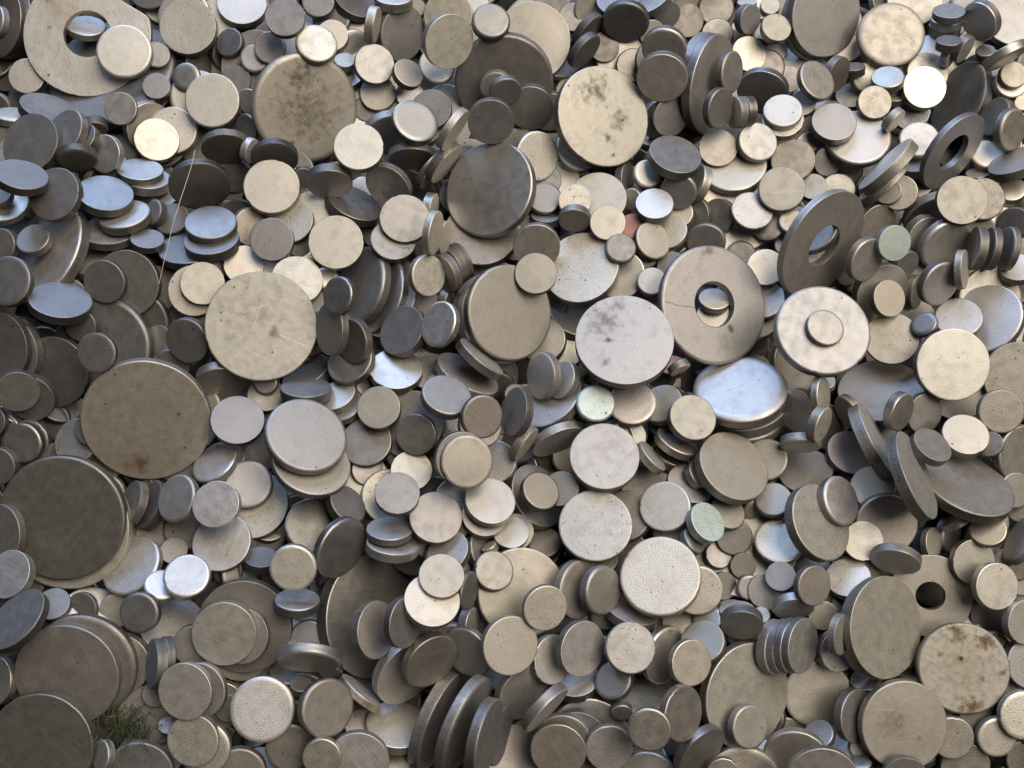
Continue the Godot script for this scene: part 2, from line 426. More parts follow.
const DISCS := [
	[-142.06,65.61,17.64,0.182,0.7884,0.5877,24.48,4.83,0.56,0,0.472,0.439,0.387,"mark_rusted","very large brownish grey disc with rust stain at its lower edge"],
	[-169.63,66.52,56.03,0.0141,0.9171,0.3985,23.87,4.76,0.93,0,0.252,0.236,0.219,"rolled","largest dark brown-grey disc, at the left edge"],
	[-99.48,68.51,-21.06,0.2371,0.9507,0.1997,22,4.88,0.34,0,0.3,0.288,0.261,"mark_sandy","large pale sandy disc with fine scratches, lying flat"],
	[-90.19,56.29,-127.88,0.4476,0.6902,0.5686,23.77,4.78,1.54,0,0.453,0.426,0.379,"mark_scratched","large warm grey disc with mottled face, light rim and long scratch"],
	[39.14,68.19,-116.6,0.3788,0.879,0.2894,21.5,4.82,0.55,0,0.447,0.42,0.373,"mark_smudged","large pale disc with two dark speckled smudges"],
	[43.92,73.55,-13.57,-0.0496,0.9952,-0.084,19.27,4.64,0.32,0,0.38,0.368,0.361,"mark_lilac","large pale lilac grey disc with smudges on its upper left"],
	[-161.57,63.42,112.9,-0.0138,0.9007,0.4342,19.08,3.9,0.45,0,0.377,0.356,0.333,"oxide","large grey-brown disc, top of a fanned stack at lower left"],
	[-10.14,61.63,-86.01,-0.4198,0.8925,0.1649,20.63,5.03,0.98,0,0.449,0.437,0.431,"satin","large blue-grey tilted disc with bright lower edge"],
	[163.96,64.18,110.31,-0.0683,0.9868,0.1467,16.36,3.8,0.74,0,0.294,0.277,0.246,"mark_freckled","large pinkish disc with rust freckles and a dark centre spot"],
	[-165.43,68.95,136.81,-0.0227,0.9352,0.3534,18.6,4.27,0.49,0,0.285,0.262,0.24,"rolled","large dark brown disc filling the lower left corner"],
	[135.99,68.43,96.05,0.4997,0.8462,0.1849,18.5,3.59,0.25,0,0.48,0.452,0.402,"tumbled","tall oval grey disc overlapping the half-buried washer"],
	[-0.4,63.18,-28.86,0.5165,0.8243,0.2319,19.66,4.56,0.89,0,0.35,0.331,0.296,"tumbled","large warm grey disc on a leaning stack of equals"],
	[140.04,64.62,130.14,0.0981,0.9563,0.2755,15.97,4.16,0.48,0,0.398,0.37,0.326,"mark_brown","very large warm grey disc, lying flat, lower left of the rust-freckled disc"],
	[119.51,81.33,-14.56,0.0166,0.9996,0.024,18.22,4.84,0.95,0,0.348,0.341,0.339,"tumbled","large speckled grey disc with a small disc lying on it"],
	[54.68,67.25,77.15,-0.2092,0.9659,-0.1522,15.06,4.43,0.87,0,0.578,0.54,0.477,"pitted","large cream disc with fine dark pits"],
	[90.11,62.94,2.49,-0.1471,0.8675,-0.4751,18.59,5.04,1.62,0,0.479,0.459,0.445,"rolled","wide bluish white disc on top of a low stack"],
	[-53.89,41.52,89.41,0.7667,0.6352,0.0929,23.71,5.77,0.4,0,0.494,0.467,0.438,"rolled","very large dark brown disc, tilted, upper left of the standing row"],
	[-77.8,72.68,24.59,0.4003,0.8849,-0.2379,15.83,3.77,1.21,0,0.338,0.329,0.325,"tumbled","large lilac grey disc resting on a warmer one"],
	[85.91,59.91,119.76,0.4663,0.8434,0.2668,19.14,4.11,0.47,0,0.516,0.492,0.444,"tumbled","large warm grey disc near the bottom edge with a small disc on it"],
	[172.24,70.74,-4.01,-0.0519,0.9507,0.3057,14.15,4.59,0.28,0,0.5,0.48,0.436,"tumbled","bright cream disc overlapping a bluish disc near the right edge"],
	[172.49,68.81,42.34,0.162,0.8199,-0.5492,17.78,4.52,0.52,0,0.311,0.291,0.27,"oxide","large dark oval disc leaning under two small ones"],
	[31.41,64.84,57.91,-0.0913,0.9921,-0.0856,13.92,3.45,0.35,0,0.421,0.409,0.402,"pitted","large pale grey disc, lying flat, below the upper twin disc"],
	[85.26,65.7,35.09,0.3067,0.9231,-0.2322,14.65,4.64,0.46,0,0.336,0.312,0.274,"tumbled","brownish grey tilted disc with a thick dark edge"],
	[-3.55,55.21,-141.34,0.0107,0.5319,0.8467,21.94,5.27,1.03,0,0.351,0.333,0.32,"oxide","large dark grey disc under four small ones near the top"],
	[35.42,67.12,31.7,-0.0369,0.9953,-0.0896,13.48,4.42,0.44,0,0.369,0.36,0.355,"tumbled","large pale grey disc, lying flat, above the lower twin disc"],
	[168.31,63.08,-161.73,-0.0619,0.968,0.2434,14.69,3.91,1.09,0,0.381,0.353,0.31,"pitted","large pale disc with a rounded edge near the top right"],
	[28.5,58.87,-50.87,-0.2821,0.9592,-0.0169,15.76,4.04,0.28,0,0.681,0.641,0.571,"pitted","large cream disc, tilted, upper right of the leaning big stack"],
	[140.96,61.54,-172.76,0.3552,0.7528,0.5541,18.14,5.14,0.35,0,0.416,0.407,0.403,"tumbled","large mid grey disc, tilted, left of the pale rounded disc"],
	[-89.33,65.32,124.61,0.0443,0.9881,0.1475,11.57,3.3,0.92,0,0.64,0.617,0.602,"tumbled","bright bluish disc near the bottom with half its face dull"],
	[-105.28,65.1,98.26,0.0415,0.9363,0.3488,11.75,3.92,0.24,0,0.537,0.515,0.468,"rolled","large warm grey disc, lying flat, upper left of the bright bluish disc"],
	[115.07,71.29,57.87,0.5095,0.8583,-0.0614,14.53,4.59,0.46,0,0.431,0.411,0.37,"pitted","large warm grey disc, steeply tilted, lower right of the thick tilted disc"],
	[-197.6,55.77,-59.14,-0.4762,0.8763,-0.0733,22.97,5.6,1.09,0,0.647,0.611,0.585,"rolled","very large blue-grey disc, steeply tilted, upper left of the rust-stained disc"],
	[3.85,58.62,82.6,0.2396,0.9524,0.1883,16.98,4.82,0.33,0,0.411,0.382,0.336,"tumbled","very large warm grey disc, lying flat, lower left of the lower twin disc"],
	[-99.7,58.98,95.22,0.0598,0.9255,0.3741,17.43,4.88,0.34,0,0.28,0.259,0.238,"oxide","very large dark brown disc, lying flat, under the flat brown disc"],
	[-65.14,68.06,124.23,0.6026,0.786,0.1382,10.48,3.97,1.11,0,0.325,0.298,0.272,"rolled","large brownish grey disc, tilted, right of the bright bluish disc"],
	[-0.36,71.4,102.88,0.3556,0.9042,0.2365,10.56,3.66,0.37,0,0.455,0.427,0.379,"tumbled","large warm grey disc, tilted, upper right of the standing row"],
	[149.5,52.08,0.27,-0.2452,0.8706,-0.4265,16.76,3.78,0.43,0,0.315,0.292,0.269,"tumbled","large brownish grey disc, tilted, lower right of the disc carrying another"],
	[-145.37,59.86,-168.06,0.0416,0.9578,0.2843,12.62,4.45,0.27,0,0.452,0.42,0.37,"pitted","medium warm grey disc, lying flat, right of the clipped washer"],
	[147.41,84.9,43.18,0.771,0.611,-0.1797,16.71,4.24,0.29,0,0.412,0.398,0.39,"oxide","very large mid grey disc, standing on edge, left of the dark oval disc"],
	[-15.07,64.18,130.14,0.8859,0.2265,0.4047,17.89,4.46,1.44,0,0.393,0.381,0.374,"oxide","very large dark grey disc, standing on edge, lying on the standing row"],
	[113.88,50.66,119.06,-0.0347,0.9376,0.3459,12.73,3.24,0.55,0,0.674,0.639,0.574,"tumbled","large cream disc, lying flat, right of the large bottom disc"],
	[88.42,59.56,-137.78,0.8113,0.4027,0.4238,21.52,4.52,0.52,0,0.534,0.517,0.506,"rolled","very large mid grey disc, steeply tilted, right of the big smudged disc"],
	[202.85,42.21,-141.48,-0.9329,0.3464,-0.0985,17.73,4.88,0.56,0,0.54,0.53,0.528,"tumbled","large dark blue-grey disc, steeply tilted, above the steep dark washer"],
	[-169.35,50.86,-18.51,-0.037,0.9269,0.3735,20.46,5.55,1.79,0,0.243,0.236,0.232,"rolled","very large dark blue-grey disc, lying flat, upper left of the rust-stained disc"],
	[-132.21,60.37,-86.93,0.2421,0.3303,0.9123,12.74,4.13,0.7,0,0.239,0.226,0.213,"rolled","large dark brown disc, tilted, lower left of the big scratched disc"],
	[-115.81,71.38,118.62,-0.1677,0.9362,0.3088,10.1,2.83,0.28,0,0.629,0.595,0.534,"tumbled","medium warm grey disc, lying flat, lower left of the flat brown disc"],
	[-25.27,43.62,128.34,0.8922,0.2057,0.4021,19.71,4.7,0.54,0,0.549,0.527,0.513,"oxide","thick slab-like disc standing on edge, first of the standing row"],
	[-100.7,65.29,-84.84,0.0966,0.9799,0.1748,11.73,4.56,0.46,0,0.472,0.436,0.381,"tumbled","medium cream disc, lying flat, lower left of the big scratched disc"],
	[-171.42,62.28,-153.47,0.106,0.9622,0.2508,12.08,3.69,1.03,0,0.673,0.637,0.571,"tumbled","medium gleaming cream disc, lying flat, lying on the clipped washer"],
	[192.71,58.03,-28.4,-0.6568,0.7387,-0.1517,15.29,4.18,0.82,0,0.641,0.614,0.596,"tumbled","large bright bluish disc, tilted, upper right of the bright cream disc"],
	[-131.5,58.47,-130.89,0.0496,0.9578,0.283,12.01,3.65,0.62,0,0.564,0.532,0.476,"tumbled","medium cream disc, lying flat, left of the big scratched disc"],
	[8.76,56.57,-162.55,-0.0784,0.9214,0.3806,17.52,4.39,0.3,0,0.455,0.425,0.376,"satin","large cream disc, lying flat, upper right of the dark crowded disc"],
	[-63.39,64.31,66.98,0.7689,0.4535,0.4507,12.15,3.35,0.94,0,0.404,0.392,0.384,"satin","large dark grey disc, steeply tilted, upper left of the big shaded disc"],
	[-203.68,67.36,-104.41,-0.2003,0.9634,0.178,12.94,4.59,0.28,0,0.252,0.237,0.222,"oxide","large dark brown disc, tilted, above the blue slanted disc"],
	[-72.57,64.18,-59.71,0.1136,0.9691,0.2187,11.29,4.29,0.26,0,0.413,0.397,0.361,"tumbled","medium cream disc, lying flat, upper right of the big sandy disc"],
	[-28.83,66.05,108.22,0.5694,0.5907,0.5717,10.77,3.77,0.64,0,0.387,0.359,0.331,"rolled","large dark brown disc, steeply tilted, above the standing row"],
	[-176.59,77.56,93.81,-0.402,0.8181,-0.4112,12.12,3.2,0.32,0,0.266,0.256,0.25,"tumbled","large dark blue-grey disc, steeply tilted, upper left of the fanned stack"],
	[-184.06,58.3,-5.12,-0.125,0.8781,0.4618,14.36,3.61,0.36,0,0.251,0.245,0.243,"rolled","large blackish disc, tilted, upper left of the rust-stained disc"],
	[-180.94,68.24,-32.64,0.3047,0.7874,-0.5359,12.05,4.05,0.24,0,0.243,0.237,0.233,"rolled","large blackish disc, steeply tilted, below the blue slanted disc"],
	[-26.63,75.75,-148.24,0.498,0.5743,0.6497,11.52,3.86,0.23,0,0.67,0.642,0.583,"tumbled","medium cream disc, tilted, upper left of the dark crowded disc"],
	[-64.19,53.09,-45.5,-0.7223,0.6896,0.0523,16.7,4.83,1.56,0,0.4,0.392,0.39,"rolled","large dark blue-grey disc, steeply tilted, upper right of the big sandy disc"],
	[-110.21,60.99,63.79,-0.038,0.9929,-0.1124,11.2,3.18,0.32,0,0.574,0.559,0.551,"rolled","large bright bluish disc, tilted, above the flat brown disc"],
	[16.31,66.08,138.52,-0.1211,0.8865,0.4466,9.89,3.82,0.38,0,0.51,0.468,0.426,"rolled","medium brownish grey disc, lying flat, right of the standing row"],
	[-16.69,76.68,36.5,0.2585,0.918,0.3006,10.03,3.05,0.52,0,0.379,0.357,0.318,"tumbled","medium warm grey disc, lying flat, left of the upper twin disc"],
	[-181.83,49.88,-152.12,-0.1155,0.9909,-0.0685,29.64,5.92,1.9,0,0.28,0.268,0.26,"tumbled","very large dark grey disc, tilted, under the clipped washer"],
	[25.85,66.08,103.56,0.5791,0.7753,0.2523,10.19,3.26,0.2,0,0.524,0.506,0.494,"tumbled","medium mid grey disc, tilted, lower left of the cream pitted disc"],
	[-113.47,64.3,135.21,-0.063,0.945,0.3208,9.39,3.72,0.37,0,0.589,0.562,0.507,"pitted","medium warm grey disc, lying flat, lower left of the bright bluish disc"],
	[-107.58,62.28,15.87,0.1973,0.9685,-0.1519,10.33,3.1,0.19,0,0.241,0.235,0.232,"satin","medium blue-grey disc, tilted, left of the lilac grey pair"],
	[-28.87,63.11,54.62,0.137,0.9872,-0.0817,10.06,4.04,0.24,0,0.307,0.294,0.284,"tumbled","medium pale grey disc, lying flat, upper right of the big shaded disc"],
	[42.75,69.3,103.35,0.0687,0.9969,0.0374,9.21,3.33,0.57,0,0.303,0.293,0.287,"pitted","medium pale grey disc, lying flat, below the cream pitted disc"],
	[63.39,75.68,-130.04,-0.187,0.4807,0.8567,10.82,4.33,0.43,0,0.548,0.512,0.476,"tumbled","medium brownish grey disc, lying flat, nearest upper right of the big smudged disc"],
	[-145.91,55.33,71.27,-0.2613,0.9352,-0.2389,12.16,3.52,0.99,0,0.644,0.629,0.623,"tumbled","large bright bluish disc, tilted, lower right of the largest dark disc"],
	[149.06,60.54,-111.55,-0.1371,0.9861,-0.0936,14.01,4.03,1.13,0,0.494,0.466,0.446,"satin","large pale grey disc, tilted, left of the steep dark washer"],
	[-7.54,82.71,134.18,0.9375,0.2464,0.2456,13.28,4.07,0.69,0,0.297,0.291,0.288,"oxide","large dark grey disc, standing on edge, right of the standing row"],
	[141.97,63.1,57.97,-0.004,0.9024,0.4308,11.97,4.17,0.71,0,0.687,0.627,0.568,"rolled","large brownish grey disc, lying flat, right of the grey oval disc"],
	[182.57,76.02,-72.75,-0.1112,0.964,0.2414,9.99,3.58,0.21,0,0.28,0.268,0.242,"tumbled","medium warm grey disc, lying flat, below the steep dark washer"],
	[58.04,63.57,50.48,-0.2982,0.9544,-0.0123,9.79,3.71,0.63,0,0.57,0.544,0.492,"tumbled","medium cream disc, lying flat, above the cream pitted disc"],
	[-62.97,78.34,-96.1,0.0686,0.9909,0.1156,10.28,4.34,0.43,0,0.524,0.499,0.45,"tumbled","medium cream disc, lying flat, lower right of the big scratched disc"],
	[153.95,58.78,-19.4,-0.275,0.9543,0.1167,10.61,3.24,0.19,0,0.41,0.381,0.334,"pitted","medium warm grey disc, lying flat, right of the disc carrying another"],
	[-157.1,60.8,109.69,-0.0155,0.8994,0.4369,19.48,4.08,1.31,0,0.329,0.303,0.278,"oxide","very large brownish grey disc, lying flat, under the fanned stack"],
	[-159.6,57.58,-44.12,-0.0557,0.9041,0.4238,13.73,3.48,0.35,0,0.295,0.28,0.264,"rolled","large dark brown disc, lying flat, right of the blue slanted disc"],
	[-188.47,71.32,-78.1,-0.2058,0.9655,0.1598,11.3,3.71,0.22,0,0.289,0.276,0.267,"tumbled","medium dark blue-grey disc, tilted, above the blue slanted disc"],
	[-8.18,64.18,48.39,0.1798,0.9459,-0.2701,9.8,3.28,0.33,0,0.448,0.428,0.415,"rolled","medium bright bluish disc, tilted, left of the lower twin disc"],
	[68.63,69.09,-98.02,0.1612,0.945,-0.2846,11.24,4.46,0.27,0,0.292,0.278,0.267,"satin","medium mid grey disc, steeply tilted, lower right of the big smudged disc"],
	[-44.2,67.43,-68.91,0.1542,0.9754,0.1577,10.36,3.29,0.33,0,0.297,0.283,0.274,"tumbled","medium pale grey disc, lying flat, left of the big blue-grey disc"],
	[-110.67,71.48,51.32,-0.0314,0.999,0.0306,8.85,3.75,0.23,0,0.53,0.52,0.518,"satin","medium bright bluish disc, lying flat, lower right of the rust-stained disc"],
	[-76.37,67.03,33.94,0.3688,0.8432,-0.3911,15.22,3.42,0.67,0,0.453,0.427,0.382,"pitted","large warm grey disc, tilted, under the lilac grey pair"],
	[69.71,69.98,17.08,0.1606,0.9847,-0.0676,9.32,4.08,0.41,0,0.303,0.291,0.265,"tumbled","medium warm grey disc, tilted, lower left of the bluish white stack"],
	[-42.63,48.09,129.24,0.1956,0.6971,-0.6897,11.69,3.88,0.39,0,0.689,0.66,0.598,"tumbled","large cream disc, tilted, left of the standing row"],
	[-169.78,65.46,-81.83,0.2872,0.868,-0.4051,11.28,4.15,0.25,0,0.244,0.239,0.238,"satin","large blue-grey disc, steeply tilted, upper right of the blue slanted disc"],
	[-79.89,73.45,75.55,0.0699,0.918,0.3904,8.64,3.48,0.97,0,0.671,0.642,0.582,"tumbled","medium cream disc, lying flat, upper left of the big shaded disc"],
	[-120.9,65.51,76.92,0.0486,0.9698,-0.2391,8.74,3.7,1.04,0,0.7,0.67,0.649,"satin","medium white disc, tilted, upper left of the flat brown disc"],
	[177.2,70.77,81.71,0.1728,0.9534,0.2474,8.6,3.45,0.35,0,0.604,0.578,0.524,"satin","medium cream disc, tilted, right of the half-buried washer"],
	[-48.62,70.39,97.11,0.8225,0.562,0.0882,10.3,3.43,0.21,0,0.559,0.52,0.481,"oxide","large brownish grey disc, steeply tilted, lying on the big shaded disc"],
	[-44.75,62.06,-21.72,-0.4962,0.8678,-0.0261,10.68,4.35,0.44,0,0.242,0.229,0.216,"oxide","medium dark brown disc, tilted, left of the leaning big stack"],
	[-49.16,54.25,-168.23,0.6751,0.4841,0.5567,12.37,4.64,0.28,0,0.436,0.422,0.414,"oxide","medium mid grey disc, tilted, upper left of the dark crowded disc"],
	[34.39,66.14,137.86,0.049,0.9104,0.4108,8.46,2.89,0.49,0,0.476,0.451,0.425,"oxide","medium brownish grey disc, lying flat, second nearest left of the large bottom disc"],
	[-39.85,77.16,-109.16,0.384,0.9233,-0.0111,9.9,4.27,0.73,0,0.34,0.334,0.332,"satin","medium pale grey disc, tilted, left of the dark crowded disc"],
	[112.73,65.71,-83.45,-0.1508,0.9658,0.2111,9.65,3.3,0.56,0,0.322,0.306,0.276,"tumbled","medium warm grey disc, lying flat, upper left of the slanted brown washer"],
	[-28.24,80.85,87.61,0.207,0.9343,-0.2903,10.01,3.43,0.21,0,0.515,0.481,0.426,"tumbled","medium cream disc, lying flat, right of the big shaded disc"],
	[59.1,80.01,126.23,0.6324,0.7513,0.1885,9.54,3.07,0.31,0,0.466,0.426,0.386,"satin","medium brownish grey disc, steeply tilted, left of the large bottom disc"],
	[-73.43,66.58,108.68,-0.0098,0.2464,0.9691,11.8,4,1.12,0,0.588,0.565,0.55,"rolled","large mid grey disc, standing on edge, lower left of the big shaded disc"],
	[34.14,65.92,82.74,0.6311,0.7396,0.2338,9.18,3.96,1.11,0,0.375,0.353,0.329,"rolled","medium brownish grey disc, tilted, left of the cream pitted disc"],
	[-24.89,72.99,8.76,0.2726,0.8877,-0.3711,9.83,4.09,0.7,0,0.332,0.314,0.302,"rolled","medium mid grey disc, tilted, lower left of the leaning big stack"],
	[-8.75,75.25,-109.17,0.0277,0.5779,0.8156,9.74,3.27,0.2,0,0.341,0.335,0.333,"rolled","medium dark grey disc, lying flat, below the dark crowded disc"],
	[124.12,69.52,49.49,0.5313,0.8471,0.0104,9.48,3.98,1.11,0,0.564,0.534,0.513,"tumbled","medium mid grey disc, steeply tilted, lying on the grey oval disc"],
	[-125.34,63.58,-69.37,0.0999,0.9079,-0.4072,10.75,3.83,0.65,0,0.288,0.28,0.276,"rolled","medium blue-grey disc, steeply tilted, upper left of the big sandy disc"],
	[12.16,73.44,89.89,0.3041,0.874,0.379,8.37,2.84,0.48,0,0.561,0.522,0.46,"pitted","medium warm grey disc, tilted, lower left of the lower twin disc"],
	[201.73,62.63,-1.57,-0.1256,0.9444,0.3038,14.13,3.95,0.39,0,0.262,0.247,0.219,"pitted","large warm grey disc, lying flat, lower right of the bluish right disc"],
	[-134.54,48.77,126.59,0.0776,0.9167,0.392,11.82,4.22,0.42,0,0.661,0.621,0.58,"rolled","large brownish grey disc, lying flat, lower right of the fanned stack"],
	[-54.87,62.32,143.21,0.0818,0.9412,0.3277,11.34,3.99,0.24,0,0.509,0.481,0.461,"rolled","large mid grey disc, lying flat, lower left of the standing row"],
	[105.13,68.75,102.69,0.6823,0.6892,0.2439,9.98,2.93,0.29,0,0.478,0.457,0.443,"tumbled","medium mid grey disc, steeply tilted, upper right of the large bottom disc"],
	[-25.16,80.63,79.06,0.0934,0.9764,-0.1949,8.24,3.11,0.31,0,0.368,0.345,0.307,"tumbled","medium cream disc, lying flat, upper right of the big shaded disc"],
	[50.6,63.01,-167.02,-0.1122,0.2858,0.9517,10.36,3.8,1.06,0,0.263,0.257,0.254,"rolled","medium blackish disc, tilted, above the big smudged disc"],
	[-38.44,53.99,111.58,0.6097,0.5335,0.5863,13.48,4,0.24,0,0.681,0.645,0.619,"oxide","large mid grey disc, steeply tilted, upper left of the standing row"],
	[140.47,68.16,25.54,0.8031,0.5243,-0.2831,15.56,4.66,0.32,0,0.521,0.506,0.498,"oxide","large mid grey disc, standing on edge, upper left of the dark oval disc"],
	[187.82,71.76,15.41,-0.1314,0.9388,0.3185,8.52,3.75,0.64,0,0.292,0.27,0.237,"pitted","medium warm grey disc, lying flat, lower right of the bright cream disc"],
	[-155.78,53,-114.63,0.3046,0.9332,0.1907,9.76,4.18,0.42,0,0.417,0.399,0.362,"satin","medium cream disc, tilted, lower right of the clipped washer"],
	[-43.42,67.44,46.18,0.1206,0.9741,-0.1915,8.56,3.53,0.21,0,0.246,0.233,0.22,"rolled","medium brownish grey disc, lying flat, lower right of the lilac grey pair"],
	[63.79,73.66,108.9,0.3773,0.9005,0.2162,8.15,3.2,0.19,0,0.571,0.531,0.467,"satin","medium warm grey disc, tilted, upper left of the large bottom disc"],
	[180,62.07,-59.02,0.2627,0.5545,0.7897,11.41,4.13,1.16,0,0.647,0.618,0.599,"rolled","large mid grey disc, steeply tilted, upper left of the bluish right disc"],
	[-204.5,63.62,-13.87,-0.3575,0.8442,0.3995,13.92,3.96,0.24,0,0.255,0.246,0.241,"oxide","large blackish disc, tilted, lower left of the blue slanted disc"],
	[179.53,63.56,-134.09,-0.0361,0.9593,0.2802,9.45,4.32,0.43,0,0.537,0.502,0.444,"satin","medium gleaming cream disc, lying flat, lower right of the pale rounded disc"],
	[173.8,69.79,23.8,-0.1285,0.9692,-0.2101,8.67,4.07,0.41,0,0.365,0.341,0.302,"satin","medium cream disc, tilted, above the dark oval disc"],
	[-57.41,58.3,23.72,-0.0628,0.9962,-0.0609,10.02,3.2,0.19,0,0.283,0.264,0.244,"satin","medium brownish grey disc, lying flat, right of the lilac grey pair"],
	[-75.61,58.47,56.93,0.2793,0.923,-0.2647,11.28,4,0.68,0,0.313,0.295,0.277,"oxide","large brownish grey disc, tilted, below the lilac grey pair"],
	[46.37,85.32,131.6,-0.088,0.9394,0.3314,7.48,2.64,0.74,0,0.438,0.401,0.366,"satin","medium brownish grey disc, lying flat, nearest left of the large bottom disc"],
	[-46.59,58.79,-6.55,0.0816,0.9219,-0.3788,10.73,3.67,0.22,0,0.526,0.503,0.488,"rolled","medium bright bluish disc, tilted, upper right of the lilac grey pair"],
	[-129.67,65.65,-15.45,-0.2357,0.8114,0.5349,9.22,4.09,0.69,0,0.24,0.236,0.234,"oxide","medium blackish disc, tilted, left of the big sandy disc"],
	[-52.27,64.18,11.43,-0.0403,0.9983,0.0431,8.65,3.91,0.39,0,0.326,0.307,0.273,"rolled","medium warm grey disc, lying flat, right of the lilac grey pair"],
	[-13.24,51.48,-70.51,0.02,0.9934,-0.1131,16,3.76,0.43,0,0.3,0.276,0.252,"oxide","large brownish grey disc, tilted, below the big blue-grey disc"],
	[-98.77,66.08,-59.93,0.0811,0.9565,0.2801,9,4.17,0.42,0,0.253,0.247,0.245,"rolled","medium mid grey disc, lying flat, above the big sandy disc"],
	[-127.54,66.79,47.97,-0.4544,0.8905,-0.0206,9.28,3.74,1.05,0,0.42,0.4,0.387,"tumbled","medium blue-grey disc, tilted, below the rust-stained disc"],
	[138.25,64.18,-116.67,-0.0732,0.9957,-0.0567,9.57,3.71,0.37,0,0.32,0.304,0.292,"satin","medium bright bluish disc, tilted, below the grey disc at the top"],
	[-199.39,78.55,-83.29,0.3778,0.7789,-0.5005,10.5,3.89,0.39,0,0.251,0.238,0.229,"rolled","medium blue-grey disc, steeply tilted, above the blue slanted disc"],
	[-166.41,63.68,-42.02,-0.12,0.8599,0.4961,8.95,3.14,0.53,0,0.26,0.246,0.236,"tumbled","medium blackish disc, tilted, lower right of the blue slanted disc"],
	[-103.13,56.56,40.37,0.0953,0.9927,0.0741,9.44,3.84,0.65,0,0.445,0.435,0.431,"rolled","medium bright bluish disc, lying flat, lower left of the lilac grey pair"],
	[8.21,57.56,-127.07,-0.024,0.5419,0.8401,10.13,4.32,0.26,0,0.462,0.429,0.397,"rolled","medium dark brown disc, lying flat, lying on the dark crowded disc"],
	[95.39,56.57,-100.46,-0.1294,0.9779,-0.1643,14.27,3.72,0.63,0,0.592,0.558,0.498,"tumbled","large cream disc, tilted, upper left of the slanted brown washer"],
	[-199.9,75.85,-37.26,-0.1557,0.9611,0.228,10.12,3.68,0.63,0,0.26,0.254,0.251,"tumbled","medium dark blue-grey disc, tilted, lower left of the blue slanted disc"],
	[-101.67,52.18,47.39,0.0592,0.9967,-0.0547,13.71,3.42,0.21,0,0.41,0.386,0.343,"pitted","large warm grey disc, lying flat, lower left of the lilac grey pair"],
	[4.57,58.36,118.84,0.5189,0.6928,0.5008,10.73,3.86,0.39,0,0.394,0.372,0.35,"oxide","large dark brown disc, tilted, right of the standing row"],
	[47.51,60.37,8.11,-0.1028,0.977,-0.1867,9.59,3.63,0.62,0,0.593,0.565,0.546,"pitted","medium pale grey disc, tilted, below the big lilac disc"],
	[66.76,67.18,139.33,0.5356,0.5359,0.6526,10.48,3.24,0.19,0,0.395,0.383,0.377,"satin","large dark blue-grey disc, steeply tilted, lower left of the large bottom disc"],
	[-10.97,76.57,19,0.3926,0.8371,0.381,8.41,2.86,0.8,0,0.273,0.25,0.227,"rolled","medium brownish grey disc, lying flat, below the leaning big stack"],
	[84.73,66.08,130.56,0.4276,0.8818,0.1989,7.65,3.68,0.63,0,0.442,0.422,0.381,"tumbled","medium warm grey disc, tilted, lying on the large bottom disc"],
	[-29.37,72.93,-20.4,-0.6212,0.7827,0.0389,9.23,3.43,0.96,0,0.682,0.66,0.648,"satin","medium blue-grey disc, tilted, left of the leaning big stack"],
	[9.61,67.71,-44.11,-0.0135,0.9882,0.1524,8.6,3.22,0.32,0,0.243,0.231,0.209,"satin","medium warm grey disc, lying flat, upper right of the leaning big stack"],
	[101.8,59.25,62.83,-0.18,0.9391,-0.2928,9.29,3.13,0.53,0,0.67,0.622,0.547,"pitted","medium cream disc, tilted, lower left of the grey oval disc"],
	[-136.89,66.36,90.94,-0.0689,0.9527,0.296,7.53,3.72,1.04,0,0.276,0.267,0.262,"rolled","small dark grey disc, lying flat, upper right of the fanned stack"],
	[-117.2,56.19,31.07,-0.3376,0.8536,-0.3967,9.75,3.29,0.56,0,0.663,0.642,0.631,"satin","medium blue-grey disc, steeply tilted, lower right of the rust-stained disc"],
	[-67.29,54.51,-83.18,0.4386,0.7604,-0.479,12.31,3.95,0.39,0,0.339,0.322,0.31,"satin","large dark grey disc, steeply tilted, lower right of the big scratched disc"],
	[173.8,66.47,-39.71,0.3706,0.6771,0.6357,9.29,4.07,0.69,0,0.458,0.448,0.445,"rolled","medium mid grey disc, steeply tilted, upper left of the bluish right disc"],
	[-184.86,70.65,77.16,-0.1913,0.981,-0.034,8.9,3.87,0.23,0,0.541,0.53,0.526,"rolled","medium mid grey disc, tilted, lower left of the largest dark disc"],
	[-132.71,60.01,147.05,0.0682,0.9195,0.3872,12.21,3.41,0.58,0,0.291,0.281,0.275,"oxide","large dark grey disc, lying flat, right of the corner disc"],
	[-192.43,68.41,6.5,0.3921,0.709,0.5862,8.15,3.8,0.23,0,0.255,0.247,0.243,"tumbled","medium dark blue-grey disc, tilted, left of the rust-stained disc"],
	[10.98,60.37,-2.84,-0.8155,0.549,0.1833,9.48,4.03,0.69,0,0.477,0.456,0.441,"tumbled","medium blue-grey disc, steeply tilted, lower right of the leaning big stack"],
	[-125.89,64.35,-41.18,0.2274,0.9455,0.2331,8.78,3.68,0.22,0,0.426,0.401,0.357,"tumbled","medium cream disc, lying flat, upper left of the big sandy disc"],
	[154.48,71.68,-91.81,-0.7351,0.2612,-0.6256,13.99,4.53,0.27,0,0.663,0.622,0.552,"tumbled","large warm grey disc, standing on edge, left of the steep dark washer"],
	[133.55,57.14,27.67,0.0452,0.9733,-0.2252,9.49,3.88,0.23,0,0.687,0.659,0.642,"tumbled","medium blue-grey disc, tilted, upper right of the grey oval disc"],
	[-37.44,64.49,22.66,-0.1964,0.8899,0.4117,8.1,3.11,0.31,0,0.327,0.309,0.291,"rolled","small dark brown disc, lying flat, right of the lilac grey pair"],
